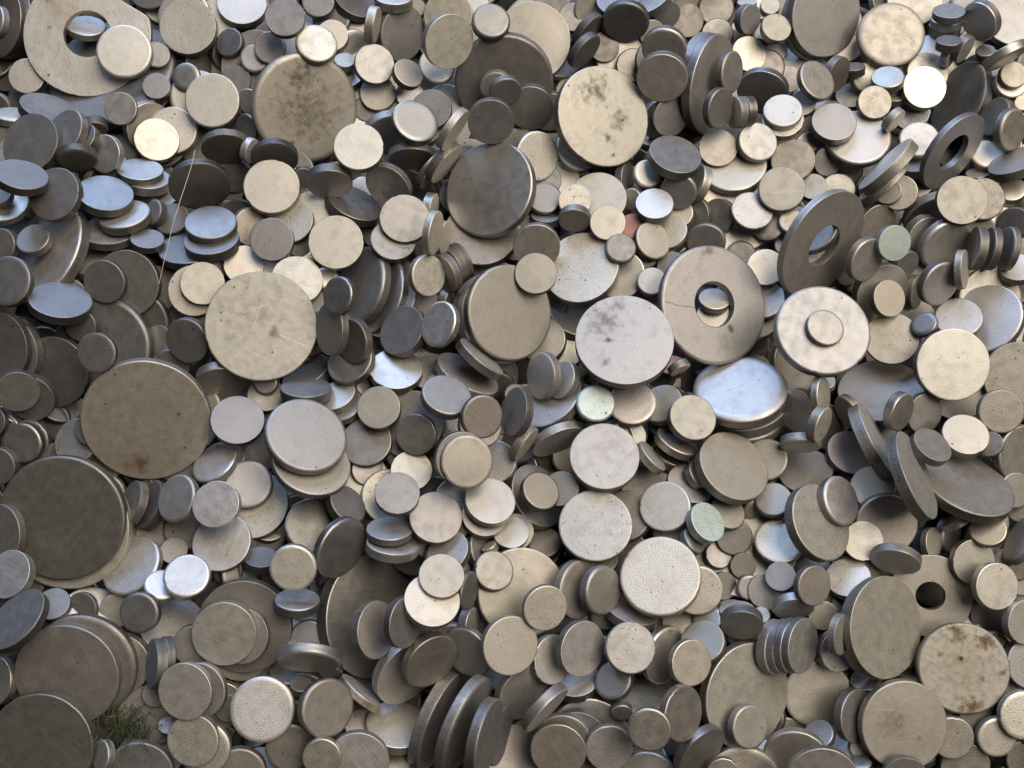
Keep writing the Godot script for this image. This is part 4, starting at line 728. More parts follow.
# the smaller discs that show between them; the same columns without a label
const HEAP := [
	[-148.22,57.88,-174.2,-0.0891,0.92,0.3816,12.42,3.62,0.62,0,0.626,0.588,0.523,"tumbled"],
	[-116.23,51.41,-153.7,-0.1225,0.94,0.3185,15.94,5.31,0.37,0,0.44,0.406,0.372,"oxide"],
	[-129.34,42.92,-166.35,0.632,0.4192,0.6518,9.72,3.53,0.6,0,0.688,0.652,0.586,"tumbled"],
	[-140.62,50.96,-137.72,0.1175,0.9652,0.2337,12.5,4.96,1.39,0,0.525,0.494,0.44,"tumbled"],
	[-160.73,49.5,-122.66,0.7241,0.4073,0.5566,11.06,4.13,0.25,0,0.673,0.629,0.557,"rolled"],
	[-232.81,58.47,-171.76,-0.629,0.7376,0.2456,7.15,3.52,0.6,0,0.689,0.667,0.653,"tumbled"],
	[-235.66,41.59,-185.16,-0.5967,0.7581,0.2633,17.2,5.38,0.62,0,0.501,0.478,0.463,"rolled"],
	[-218.52,56.57,-125.82,0.1704,0.7381,-0.6528,8.98,3.98,1.12,0,0.538,0.504,0.447,"tumbled"],
	[-183.76,65.25,-107.49,-0.3801,0.9201,-0.0945,7.95,4.31,0.43,0,0.251,0.242,0.236,"satin"],
	[-157.52,53.78,-95.36,0.1622,0.8118,-0.561,9.73,4.37,0.44,0,0.442,0.427,0.418,"tumbled"],
	[-159.13,45.62,-95.58,0.1611,0.8079,-0.5668,9.9,4.53,1.27,0,0.679,0.649,0.628,"oxide"],
	[-121.79,46.72,-99.28,0.3072,0.5392,0.7842,8.03,3.53,0.6,0,0.425,0.403,0.38,"rolled"],
	[-110.85,61.92,-103.42,0.902,0.0726,0.4256,5.3,2.98,0.18,0,0.683,0.657,0.641,"pitted"],
	[-181.81,56.57,-117.06,0.1757,-0.0303,0.984,5.6,4.08,0.69,0,0.31,0.298,0.291,"tumbled"],
	[-133.2,55.51,-176,0.0644,0.9746,0.2145,9.52,3.96,0.24,0,0.501,0.463,0.406,"tumbled"],
	[-80.56,58.47,-164.46,0.0326,0.9702,0.2403,7.14,3.4,0.2,0,0.577,0.536,0.47,"satin"],
	[-82.53,51.13,-168.51,0.0478,0.9793,0.1966,17.55,4.55,0.89,0,0.685,0.637,0.56,"tumbled"],
	[-74.68,56.57,-152.97,0.0884,0.9719,-0.2181,4.69,3.51,0.35,0,0.395,0.372,0.332,"pitted"],
	[-33.31,56.57,-150.11,0.1347,0.9626,0.2349,8.25,3.43,0.96,0,0.69,0.652,0.584,"tumbled"],
	[-45.14,62.28,-142.3,0.463,0.8863,-0.0136,6.9,3.66,0.37,0,0.404,0.373,0.327,"tumbled"],
	[-59.24,67.48,-163.02,0.9775,-0.0433,0.2066,7.62,4.05,0.4,0,0.695,0.649,0.573,"tumbled"],
	[-87.17,62.13,-179.64,0.0457,0.9777,0.2048,7.25,3.23,0.32,0,0.252,0.243,0.239,"oxide"],
	[-70.72,55.51,-185.48,0.4053,0.8828,-0.2375,10.75,3.54,0.35,0,0.244,0.239,0.237,"rolled"],
	[-52.97,64.91,-180.14,0.0506,0.8665,-0.4966,8.61,4.38,0.44,0,0.686,0.643,0.571,"tumbled"],
	[-7.01,60.37,-135.97,0.0181,0.4438,0.8959,7.12,3.47,0.35,0,0.575,0.555,0.542,"oxide"],
	[-2.58,66.94,-129.1,0.1985,0.3162,0.9277,6.97,3.42,0.58,0,0.359,0.35,0.345,"oxide"],
	[-35.4,58.47,-126.49,-0.0931,0.9759,0.1973,9,3.44,0.21,0,0.247,0.236,0.229,"oxide"],
	[-30.5,43.98,-138.37,-0.0974,0.9749,0.2,9.62,3.39,0.58,0,0.528,0.515,0.51,"oxide"],
	[-53.5,58.47,-113.42,0.322,0.1916,0.9271,10.83,3.97,0.4,0,0.413,0.405,0.403,"oxide"],
	[-22.95,80.65,-101.7,0.8078,-0.1618,0.5668,9.61,3.28,0.33,0,0.691,0.659,0.594,"pitted"],
	[-33.15,57.25,-95.84,0.7528,-0.1393,0.6433,9.07,3.43,0.34,0,0.695,0.647,0.57,"rolled"],
	[-88.61,60.37,-91.1,0.2291,0.5437,0.8074,4.71,3.04,0.18,0,0.314,0.306,0.301,"rolled"],
	[-65.59,46.91,-94.26,0.0835,0.9961,0.0273,5.7,3.09,0.86,0,0.655,0.622,0.559,"pitted"],
	[-44.76,42.09,-96.88,-0.3623,0.175,0.9155,12.01,3.92,0.39,0,0.643,0.622,0.61,"satin"],
	[-66.08,46.12,-141.54,0.0475,0.9828,0.1787,15.2,4.92,0.34,0,0.689,0.656,0.591,"tumbled"],
	[-100.05,57.9,-160.93,0.0867,0.991,0.1024,6.07,4.13,0.41,0,0.383,0.362,0.324,"pitted"],
	[-16.55,52.76,-186.25,0.0135,0.9949,0.0997,5.74,3.37,0.2,0,0.466,0.444,0.4,"satin"],
	[-43.88,54.37,-182.28,0.0362,0.9943,0.1005,4.56,3.38,0.2,0,0.302,0.289,0.262,"pitted"],
	[11.72,40.64,-179.63,-0.1498,0.897,0.416,17.49,5.75,1.12,0,0.674,0.64,0.575,"tumbled"],
	[30.35,52.41,-179.71,-0.622,0.7713,0.1349,12.51,5.07,0.3,0,0.401,0.381,0.367,"rolled"],
	[35.31,58.69,-165.62,0.6901,-0.0235,0.7233,8.59,3.74,0.64,0,0.26,0.246,0.236,"oxide"],
	[47.65,63.08,-179.56,-0.0536,0.9809,-0.1868,9.77,4.37,0.26,0,0.241,0.226,0.21,"rolled"],
	[63.3,49.17,-191.81,-0.488,0.8148,-0.3129,11.18,3.63,0.22,0,0.684,0.664,0.654,"satin"],
	[50.03,49.19,-158.55,-0.0439,0.9116,0.4087,11.58,3.64,0.62,0,0.701,0.66,0.587,"pitted"],
	[29.28,56.31,-108.56,0.2991,0.9238,0.2392,10.46,3.65,1.02,0,0.703,0.649,0.568,"tumbled"],
	[17.09,40.8,-135.83,-0.0497,0.5659,0.823,9.11,4.08,0.24,0,0.638,0.594,0.549,"oxide"],
	[63.45,55.59,-167.24,0.1604,0.7419,0.651,5.95,3.94,0.24,0,0.424,0.396,0.351,"rolled"],
	[91.73,34.02,-196.55,0.485,0.7363,0.4719,19.87,6.05,0.7,0,0.435,0.399,0.364,"oxide"],
	[86.44,53.59,-142.43,0.8271,0.3806,0.4135,21.84,5.44,0.63,0,0.419,0.408,0.403,"pitted"],
	[94.26,68.11,-118.49,-0.9459,0.2523,0.2041,6.72,3.96,0.4,0,0.519,0.485,0.45,"tumbled"],
	[98.55,68.13,-119.08,-0.9784,0.154,0.1382,6.2,4.04,0.4,0,0.425,0.396,0.367,"satin"],
	[107.07,60.37,-171.25,0.5683,0.6144,0.5473,6.47,4.09,0.25,0,0.394,0.386,0.383,"oxide"],
	[107.14,53.23,-158.35,0.2107,0.9438,0.2546,8.23,3.29,0.33,0,0.649,0.602,0.529,"tumbled"],
	[106.56,58.47,-182.49,-0.0995,0.8604,-0.4998,4.44,3.41,0.34,0,0.631,0.59,0.523,"tumbled"],
	[113.64,56.6,-180.56,-0.0886,0.9892,0.1169,5.59,3.27,0.33,0,0.647,0.622,0.566,"tumbled"],
	[114.33,53.19,-171.69,-0.1213,0.9911,-0.0548,6.13,4.39,0.75,0,0.664,0.635,0.575,"pitted"],
	[66.32,52.28,-124.73,0.3272,0.7218,0.6098,9.04,3.76,0.38,0,0.673,0.645,0.627,"tumbled"],
	[62.69,45.65,-123.76,-0.0685,0.9961,0.0551,7.79,3.27,0.2,0,0.662,0.624,0.556,"pitted"],
	[58.01,60.37,-93.84,0.0746,0.9821,0.1731,6.28,3.71,1.04,0,0.687,0.654,0.589,"tumbled"],
	[26.45,62.44,-79.94,-0.025,0.9815,0.19,7.08,3.25,0.33,0,0.484,0.452,0.399,"pitted"],
	[21.72,51.6,-96.57,-0.0277,0.9994,0.0209,7.6,3.14,0.31,0,0.622,0.597,0.543,"tumbled"],
	[50.6,50.48,-95.97,0.8915,0.4022,0.2082,8.02,3.29,0.2,0,0.491,0.47,0.456,"rolled"],
	[78.05,60.08,-89.47,-0.9311,0.3244,-0.1666,7.75,3.87,0.39,0,0.689,0.657,0.592,"rolled"],
	[13.84,57.14,-83.93,-0.0189,0.9998,0.0082,7.45,3.44,0.96,0,0.258,0.246,0.237,"satin"],
	[139.95,55.84,-175.08,0.3591,0.7513,0.5537,18.39,4.72,0.54,0,0.676,0.648,0.629,"tumbled"],
	[183.77,57.24,-185.48,-0.1116,0.9394,0.3241,12.61,4.12,0.41,0,0.426,0.404,0.362,"tumbled"],
	[117.53,63.36,-165.05,0.1033,0.9903,0.0933,6.77,3.59,0.36,0,0.342,0.319,0.282,"tumbled"],
	[116.65,59.88,-179.37,-0.0907,0.9888,0.1188,4.44,4.06,0.41,0,0.429,0.399,0.351,"tumbled"],
	[152.93,48.94,-164.73,-0.1215,0.9851,0.1217,6.94,3.34,0.33,0,0.676,0.634,0.563,"pitted"],
	[193.61,66.64,-171.24,-0.1154,0.8867,-0.4478,6.9,3.23,0.19,0,0.415,0.4,0.391,"satin"],
	[196.03,59.16,-173.24,-0.1148,0.8847,-0.4518,7.01,3.9,0.66,0,0.685,0.67,0.665,"rolled"],
	[196.35,55.77,-172.45,-0.1142,0.8829,-0.4554,7.06,4.46,0.45,0,0.665,0.649,0.642,"satin"],
	[204.98,58.47,-181.81,-0.1321,0.9793,0.1536,5.98,4.25,1.19,0,0.24,0.234,0.232,"rolled"],
	[190.03,69.94,-153.47,-0.1034,0.8528,-0.5119,5.37,3.93,0.39,0,0.252,0.245,0.241,"rolled"],
	[194.19,61.3,-150.68,0.765,0.3222,0.5576,5.1,3.81,0.65,0,0.654,0.639,0.634,"pitted"],
	[199.34,64.59,-152.21,0.6636,0.2665,0.699,6.19,3.24,0.19,0,0.517,0.496,0.483,"rolled"],
	[208.44,44.11,-150.78,-0.9644,0.2481,-0.0915,11.7,3.68,0.37,0,0.342,0.332,0.327,"rolled"],
	[185.02,56.36,-146.36,-0.0519,0.9631,0.2642,9.18,4.26,0.43,0,0.488,0.467,0.423,"pitted"],
	[163.56,64.71,-138.74,-0.1952,0.9423,-0.2721,7.02,4.1,0.7,0,0.445,0.421,0.376,"satin"],
	[165.48,57.89,-140.18,-0.1907,0.9216,-0.3379,7.12,4.11,0.25,0,0.486,0.452,0.398,"tumbled"],
	[169.62,56.03,-136.94,-0.1959,0.9189,-0.3423,6.8,3.45,0.34,0,0.661,0.624,0.557,"tumbled"],
	[158.84,52.97,-146.09,0.1903,0.894,0.4056,6.56,4.11,0.7,0,0.686,0.639,0.564,"tumbled"],
	[143.59,61.47,-141.58,0.6348,0.473,0.6111,7.71,3.67,0.22,0,0.267,0.244,0.222,"rolled"],
	[151.78,56.92,-149.21,-0.1323,0.8014,-0.5832,5.32,3.61,0.22,0,0.271,0.248,0.226,"rolled"],
	[124.7,43.14,-158.11,-0.108,0.9888,0.1029,13.52,4.15,0.71,0,0.672,0.649,0.635,"pitted"],
	[116.48,47.86,-155.1,0.1048,0.9136,0.3929,8.35,4.1,1.15,0,0.255,0.236,0.217,"rolled"],
	[116.8,62.6,-118.52,-0.1476,0.9842,-0.0977,8.81,3.5,0.35,0,0.67,0.636,0.571,"pitted"],
	[127.45,58.47,-129.63,-0.1662,0.9333,0.3182,5.66,3.75,0.22,0,0.553,0.526,0.507,"tumbled"],
	[138.97,56.12,-128.63,-0.1498,0.8707,-0.4684,6.34,3.97,0.24,0,0.485,0.466,0.454,"satin"],
	[164.11,66.3,-114.74,0.6313,0.1228,0.7657,5.5,3.88,0.66,0,0.665,0.629,0.563,"tumbled"],
	[173.97,56.57,-100.46,-0.1656,0.7845,-0.5976,7.58,3.82,0.23,0,0.426,0.406,0.392,"oxide"],
	[154.66,65.32,-88.35,-0.7336,0.2548,-0.6301,11.76,4.11,0.41,0,0.675,0.632,0.56,"pitted"],
	[137.37,53.56,-103.41,0.1585,0.8469,0.5076,6.41,3.34,0.2,0,0.258,0.245,0.236,"oxide"],
	[129.38,54.79,-90.57,-0.1563,0.9853,0.0693,5.99,3.35,0.2,0,0.253,0.246,0.243,"rolled"],
	[140.21,54.06,-89.16,-0.1126,0.9726,0.2032,7.33,3.75,0.38,0,0.376,0.355,0.317,"tumbled"],
	[163.53,61.1,-84.17,-0.4774,0.8438,0.2451,7.34,3.08,0.18,0,0.694,0.656,0.588,"pitted"],
	[158.32,62.4,-84.06,-0.4647,0.8534,0.2361,5.38,3.06,0.31,0,0.551,0.527,0.477,"tumbled"],
	[208.7,60.37,-121.53,-0.9086,0.4035,-0.1079,8.59,4.28,0.43,0,0.375,0.363,0.356,"rolled"],
	[218.46,65.02,-139.53,-0.0273,0.9758,0.217,6,3.76,0.38,0,0.349,0.326,0.289,"tumbled"],
	[218.69,61.51,-137.74,-0.0411,0.9911,0.1264,6.93,4.21,0.72,0,0.677,0.639,0.571,"pitted"],
	[212.23,73.34,-140.94,0.4276,-0.1596,0.8898,9.33,4.32,0.73,0,0.688,0.649,0.58,"satin"],
	[205.82,56.82,-105.56,-0.1464,0.9867,-0.0712,7.13,3.46,0.97,0,0.71,0.658,0.577,"tumbled"],
	[195.81,66.9,-78.15,-0.1082,0.9632,0.2462,8.98,4.08,0.69,0,0.254,0.236,0.208,"pitted"],
	[211.68,60.37,-86.34,-0.2822,0.957,-0.067,5.81,3.4,0.58,0,0.678,0.632,0.557,"satin"],
	[222.42,60.96,-128.02,-0.1671,0.9731,0.1588,3.59,3.82,0.23,0,0.467,0.438,0.389,"pitted"],
	[176.05,48.8,-132.03,-0.2048,0.9766,-0.0659,10.6,4.42,0.27,0,0.686,0.65,0.584,"satin"],
	[189.15,53.33,-161.58,-0.2119,0.9599,-0.1838,7.98,4.26,0.26,0,0.529,0.5,0.478,"tumbled"],
	[210.7,59.26,-156.02,-0.2337,0.9219,-0.309,4.11,3.85,0.39,0,0.269,0.262,0.259,"oxide"],
	[152.99,46.69,-141.17,-0.1753,0.9819,-0.0716,6.52,3.71,0.22,0,0.385,0.369,0.36,"oxide"],
	[201.98,53.25,-98.09,-0.1899,0.7767,-0.6006,4.98,3.6,0.36,0,0.597,0.554,0.511,"rolled"],
	[-215.43,59.36,-80.63,0.1621,0.956,-0.2447,10.25,3.38,0.34,0,0.612,0.588,0.535,"tumbled"],
	[-214.4,64.18,-81.58,-0.0297,0.9985,-0.0454,4.55,3.42,0.2,0,0.357,0.337,0.323,"oxide"],
	[-211.45,62.28,-59.49,-0.3076,0.886,0.3471,6.69,3.87,0.39,0,0.338,0.32,0.307,"tumbled"],
	[-169.06,56.83,-69.62,0.0443,0.854,-0.5183,11.99,3.56,0.21,0,0.456,0.432,0.416,"oxide"],
	[-153.09,56.57,-77.37,-0.5478,0.8326,0.0821,5.83,3.94,0.67,0,0.315,0.309,0.307,"oxide"],
	[-175.54,50.92,-61.41,-0.1857,0.8473,-0.4976,14.8,4.19,0.25,0,0.69,0.662,0.644,"oxide"],
	[-151.52,61.45,-62.74,0.1876,0.8462,-0.4988,6.89,3.07,0.18,0,0.253,0.237,0.221,"rolled"],
	[-145.43,53.44,-76.02,-0.0967,0.9918,-0.0834,7.61,3.84,0.65,0,0.246,0.232,0.218,"oxide"],
	[-149.15,50.59,-88.26,-0.1573,0.9678,-0.1963,5.33,3.46,0.21,0,0.581,0.536,0.491,"tumbled"],
	[-125.69,51.81,-58.67,0.1856,0.982,0.0345,9.2,3.98,1.11,0,0.428,0.409,0.371,"tumbled"],
	[-110.07,54.81,-71.21,0.5775,0.6861,0.4424,8.17,3.61,0.22,0,0.679,0.632,0.557,"pitted"],
	[-130.1,61.41,-39.13,0.1208,0.9449,0.3043,10.42,3.36,0.34,0,0.585,0.541,0.473,"pitted"],
	[-137.79,55.03,-9.44,-0.1356,0.564,0.8146,6.84,3.09,0.19,0,0.63,0.6,0.579,"tumbled"],
	[-155.64,48.03,-30.67,-0.141,0.8601,0.4903,12.34,4.02,1.13,0,0.253,0.24,0.231,"tumbled"],
	[-175.22,60.15,-24.3,-0.1235,0.8692,0.4788,6.72,4.04,0.4,0,0.242,0.236,0.234,"tumbled"],
	[-201.62,60.81,-12.75,-0.3617,0.8434,0.3974,14,3.69,0.22,0,0.374,0.362,0.354,"tumbled"],
	[-85.91,55.89,-76.54,-0.0268,0.9767,0.2128,10.6,3.61,1.01,0,0.683,0.644,0.574,"tumbled"],
	[-90.28,50.71,-62.67,0.1127,0.9831,0.1444,8.37,3.67,0.62,0,0.671,0.645,0.587,"satin"],
	[-104.04,55.03,-53.18,0.1345,0.9787,0.1554,8.19,3.57,1,0,0.667,0.623,0.551,"tumbled"],
	[-77.66,54.67,-48.21,0.1267,0.9917,-0.02,5.14,3.94,1.1,0,0.676,0.63,0.555,"rolled"],
	[-32.97,58.13,-76.56,0.9678,0.0813,0.2383,7.84,3.69,0.22,0,0.67,0.627,0.556,"satin"],
	[-27.16,65.46,-60.79,0.955,0.1439,0.2593,7.15,2.99,0.3,0,0.711,0.659,0.579,"tumbled"],
	[-38.35,55.29,-63.4,0.9604,0.1234,0.2499,6.28,3.18,0.89,0,0.693,0.669,0.654,"rolled"],
	[-27.96,64.08,-45.17,-0.7784,0.3096,0.5461,8.36,3.92,0.67,0,0.355,0.329,0.302,"oxide"],
	[-26.16,53.24,-52.84,-0.7811,0.3023,0.5463,8.6,3.87,0.39,0,0.252,0.23,0.209,"rolled"],
	[-23.62,52.19,-55.04,-0.7839,0.296,0.5458,8.63,3.14,0.19,0,0.251,0.23,0.209,"rolled"],
	[-3.5,55.16,-30.09,0.5679,0.7961,0.2092,19.78,5.3,1.04,0,0.68,0.656,0.642,"rolled"],
	[-6.16,48.98,-31.42,0.6,0.776,0.1945,19.8,5.41,0.37,0,0.701,0.672,0.652,"rolled"],
	[-25.85,53.96,-38.36,0.8825,0.1999,0.4257,3.89,3.68,0.37,0,0.709,0.671,0.644,"rolled"],
	[-52.17,51.49,-40.52,-0.6622,0.7492,0.0147,17.24,3.97,0.46,0,0.686,0.629,0.572,"rolled"],
	[-84.72,48.69,-8.37,-0.3737,0.7112,-0.5954,11.16,4.46,0.27,0,0.349,0.333,0.321,"rolled"],
	[-27.2,43.13,-21.33,0.0239,0.0621,0.9978,8.91,4.27,0.26,0,0.659,0.626,0.59,"rolled"],
	[-33.85,54.58,-6.38,0.0697,0.9904,-0.1197,7.58,3.97,0.24,0,0.269,0.252,0.234,"oxide"],
	[-30.94,58.47,-1.9,0.0583,0.9467,-0.3167,3,3.56,0.61,0,0.461,0.447,0.44,"tumbled"],
	[-23.08,53.11,-24.81,0.0316,0.8451,-0.5337,3.09,3.26,0.33,0,0.458,0.446,0.44,"tumbled"],
	[14.4,54.09,-77.46,-0.0163,0.8358,-0.5488,6.4,3.78,0.23,0,0.333,0.322,0.315,"oxide"],
	[25.94,64.18,-69.07,-0.0433,0.293,0.9551,6.63,3.77,0.38,0,0.301,0.288,0.28,"rolled"],
	[50.46,58.47,-69.97,-0.0736,0.9973,-0.0006,5.85,3.7,0.37,0,0.278,0.139,0.106,"rolled"],
	[57.29,62.28,-43.19,-0.0952,0.9953,0.0149,6.19,3.98,0.68,0,0.406,0.39,0.38,"tumbled"],
	[65.8,57.23,-68.26,-0.3381,0.9407,0.028,7.85,3.25,0.32,0,0.655,0.623,0.561,"pitted"],
	[70.33,54.65,-77.76,-0.3163,0.9446,0.0875,6.77,4.15,0.25,0,0.71,0.658,0.577,"tumbled"],
	[50.6,56.57,-83.28,-0.5181,0.7355,0.4366,4.73,3.4,0.34,0,0.679,0.647,0.584,"satin"],
	[77.33,51.28,-78.9,-0.5841,0.6958,0.4179,7.7,3.5,0.35,0,0.349,0.338,0.331,"rolled"],
	[96.58,51.62,-78.72,-0.1026,0.9815,0.1617,16.89,4.72,0.54,0,0.678,0.628,0.55,"tumbled"],
	[83.2,58.47,-37.04,0.0107,0.9037,-0.4279,6.48,3.03,0.51,0,0.68,0.634,0.56,"pitted"],
	[83.62,56.5,-29.55,-0.1514,0.9875,-0.0441,8.06,3.04,0.3,0,0.467,0.438,0.39,"satin"],
	[12.82,36.98,-26.97,-0.1795,0.9807,0.0771,10.14,4.45,0.44,0,0.696,0.653,0.58,"satin"],
	[66.24,56.57,-53.05,-0.3301,0.943,0.0429,5.9,3.95,0.24,0,0.328,0.314,0.305,"tumbled"],
	[56.96,54.67,-36.95,-0.0997,0.9937,-0.0507,6.68,4.03,1.13,0,0.682,0.641,0.571,"pitted"],
	[19.39,61.22,-0.99,-0.7791,0.6214,-0.0829,7.95,3.48,0.35,0,0.699,0.667,0.644,"tumbled"],
	[67.52,59.97,-5.09,0.4394,0.0395,0.8974,4.55,3.24,0.32,0,0.674,0.638,0.573,"pitted"],
	[64.94,55.05,-9.43,-0.1052,0.8923,-0.439,5.52,3.23,0.32,0,0.551,0.27,0.201,"rolled"],
	[83.48,37.6,-13.22,-0.0756,0.6727,-0.736,6.23,3.41,0.58,0,0.665,0.63,0.593,"tumbled"],
	[101.39,40.81,-14.91,-0.1368,0.8251,-0.5482,6.66,3,0.51,0,0.657,0.628,0.569,"rolled"],
	[144.42,50.52,-55.8,0.5243,0.5987,0.6055,9.55,3.41,0.34,0,0.674,0.617,0.562,"oxide"],
	[164.39,58.63,-52.11,0.3771,0.6063,0.7002,5.73,2.87,0.29,0,0.296,0.289,0.287,"rolled"],
	[180.78,53.38,-76.05,0.0532,0.2559,0.9652,12.99,4.32,0.74,0,0.687,0.667,0.658,"rolled"],
	[172.04,60.37,-64.98,0.3211,0.5707,0.7557,7.64,4.11,0.41,0,0.684,0.653,0.632,"oxide"],
	[171.25,48.59,-44.01,0.7517,0.5372,0.3826,7.41,3.03,0.18,0,0.681,0.644,0.577,"rolled"],
	[182.95,69.32,-45.04,0.8309,0.5166,0.2065,8.03,2.98,0.3,0,0.579,0.548,0.49,"pitted"],
	[195.37,64.18,-56.88,-0.9882,-0.0187,-0.1518,8.85,3.35,0.57,0,0.391,0.368,0.344,"oxide"],
	[202.86,63.62,-57.15,-0.9913,0.0089,-0.1311,9.11,3.18,0.89,0,0.391,0.366,0.34,"oxide"],
	[164.5,65.74,-23.2,-0.6106,0.7742,-0.1667,5.28,2.89,0.81,0,0.248,0.24,0.234,"satin"],
	[199.88,51.59,-39.35,0.0153,0.9069,0.421,13.37,3.94,0.67,0,0.661,0.627,0.563,"pitted"],
	[210.84,58.47,-71.13,-0.6604,0.7084,0.249,7.01,3.24,0.91,0,0.253,0.243,0.236,"satin"],
	[208.93,60.46,-50.15,-0.3086,0.905,-0.293,7,3.69,0.22,0,0.615,0.579,0.515,"tumbled"],
	[117.13,60.85,-71.09,-0.1607,0.9859,0.0459,5.59,2.86,0.8,0,0.492,0.469,0.423,"tumbled"],
	[108.33,56.07,-71.75,-0.3896,0.9136,0.1163,6.87,3.47,0.59,0,0.666,0.637,0.577,"satin"],
	[105.09,54.67,-38.07,-0.4251,0.9044,0.0378,7.8,3.4,0.2,0,0.669,0.648,0.636,"tumbled"],
	[113.97,36.02,-17.13,0.8557,0.4896,0.1673,6.91,3.67,0.37,0,0.697,0.644,0.563,"tumbled"],
	[126.12,56.57,-1.99,-0.2369,0.9321,-0.2738,3.86,3.31,0.33,0,0.567,0.537,0.482,"satin"],
	[115.73,53.48,-63.69,-0.1675,0.9854,0.0311,4.62,3.68,0.22,0,0.378,0.367,0.361,"oxide"],
	[-132.82,45.03,9.62,-0.2022,0.9652,0.1656,15.25,4.5,0.52,0,0.686,0.626,0.568,"oxide"],
	[-191.92,54.43,22.18,-0.1279,0.8886,0.4405,8.12,4.06,0.69,0,0.328,0.319,0.316,"rolled"],
	[-198.8,62.28,34.75,-0.1231,0.8937,0.4315,7.19,3.84,0.38,0,0.257,0.246,0.238,"oxide"],
	[-204.46,62.28,16.68,-0.1717,0.9402,0.2942,6.36,2.9,0.29,0,0.258,0.247,0.239,"rolled"],
	[-115.23,50.59,30.92,-0.3426,0.8499,-0.4004,9.88,3.6,0.61,0,0.553,0.535,0.526,"oxide"],
	[-147.4,58.59,47.91,-0.7131,0.6974,-0.0724,8.53,3.42,0.21,0,0.308,0.296,0.289,"oxide"],
	[-141.57,55.64,48.29,-0.6981,0.6997,-0.1519,9.73,3.64,0.22,0,0.265,0.26,0.259,"oxide"],
	[-130.4,53.19,65.68,0.1218,0.9887,-0.0873,5.22,3.4,0.2,0,0.342,0.33,0.323,"pitted"],
	[-137.3,50.38,58.89,0.1339,0.9761,0.1713,9.29,3.5,0.35,0,0.313,0.287,0.261,"oxide"],
	[-127.46,51.27,57.09,0.1477,0.978,0.1472,8.37,3.28,0.56,0,0.238,0.226,0.212,"oxide"],
	[-148.38,49.09,59.65,0.1348,0.9901,-0.0398,7.32,3.83,0.65,0,0.402,0.371,0.34,"rolled"],
	[-119.06,42.95,-2.86,0.2474,0.9664,-0.0697,10.01,3.55,0.36,0,0.372,0.348,0.324,"rolled"],
	[-105.55,45.66,29.72,0.2568,0.9526,-0.1633,9.79,3.14,0.53,0,0.412,0.382,0.352,"tumbled"],
	[-47.41,53.08,44.59,0.2892,0.9528,-0.0921,11.55,3.55,0.6,0,0.47,0.441,0.391,"pitted"],
	[-58.62,52.45,36.44,0.1676,0.9827,-0.0783,9.78,3.51,0.35,0,0.403,0.378,0.336,"tumbled"],
	[-18.63,75.39,35.03,0.3308,0.8872,0.3215,10.36,3.43,0.34,0,0.249,0.235,0.225,"rolled"],
	[-11.79,73.36,21.33,0.3668,0.9287,0.0557,8.56,3.12,0.53,0,0.251,0.23,0.21,"oxide"],
	[-6.74,58.47,31.84,-0.2697,0.9548,0.1254,8.38,3.24,0.32,0,0.69,0.654,0.629,"tumbled"],
	[-10.43,60.48,52.96,0.132,0.9826,-0.1307,8.85,3.7,0.22,0,0.303,0.293,0.287,"rolled"],
	[-24.52,60.37,67.1,-0.3963,0.8841,-0.2477,8.51,3.19,0.19,0,0.67,0.64,0.619,"rolled"],
	[-95.61,57.3,68.71,0.1411,0.7046,-0.6954,6.49,3.5,0.21,0,0.257,0.248,0.242,"rolled"],
	[-70.2,58.3,4.35,-0.2705,0.8718,-0.4083,7.99,3.86,0.23,0,0.674,0.645,0.625,"tumbled"],
	[-67.28,56.57,8.3,-0.2748,0.8661,-0.4175,7.9,3.42,0.58,0,0.452,0.426,0.399,"oxide"],
	[-99.03,54.67,3,0.214,0.9722,-0.0949,7.35,3.06,0.18,0,0.246,0.232,0.218,"rolled"],
	[-8.96,58.47,64.61,-0.4492,0.532,-0.7178,3.08,3.02,0.51,0,0.682,0.65,0.587,"tumbled"],
	[-22.35,54.05,16.92,0.0513,0.9829,-0.1767,6.48,3.59,0.61,0,0.713,0.659,0.577,"pitted"],
	[59.16,58.47,7.84,-0.4252,0.8543,-0.299,8.65,3.83,0.23,0,0.61,0.599,0.595,"tumbled"],
	[92.56,52.08,3.77,-0.1437,0.8489,-0.5087,19.03,4.44,0.31,0,0.661,0.638,0.624,"pitted"],
	[93.92,44.85,5.83,-0.1395,0.83,-0.5401,19.31,4.48,1.44,0,0.667,0.633,0.569,"rolled"],
	[83.2,59.99,51.9,0.2861,0.9427,-0.1715,7.02,3.22,0.55,0,0.317,0.295,0.273,"rolled"],
	[69.28,59.09,40.45,0.1959,0.9099,-0.3656,9.13,3.06,0.31,0,0.423,0.395,0.368,"rolled"],
	[72.6,60.56,37.32,0.6548,0.7065,-0.2685,5.49,3.16,0.32,0,0.671,0.653,0.645,"satin"],
	[63.74,51.31,27.52,0.3957,0.6483,-0.6505,7.37,3.83,0.38,0,0.685,0.631,0.578,"satin"],
	[43.51,56.09,52.6,-0.3541,0.9335,-0.0571,10.15,3.78,0.64,0,0.39,0.362,0.334,"oxide"],
	[55.24,50.21,43.99,-0.2911,0.9561,-0.0332,12.56,3.45,0.21,0,0.685,0.651,0.585,"tumbled"],
	[63.49,56.48,58.02,-0.3442,0.9292,-0.1347,9.84,3.66,0.62,0,0.664,0.628,0.563,"tumbled"],
	[18.82,59.91,42.89,-0.2044,0.9756,-0.0797,7.05,2.98,0.18,0,0.282,0.262,0.242,"rolled"],
	[5.79,65.38,27.09,0.7994,0.0619,0.5976,7.47,3.54,0.21,0,0.695,0.66,0.593,"pitted"],
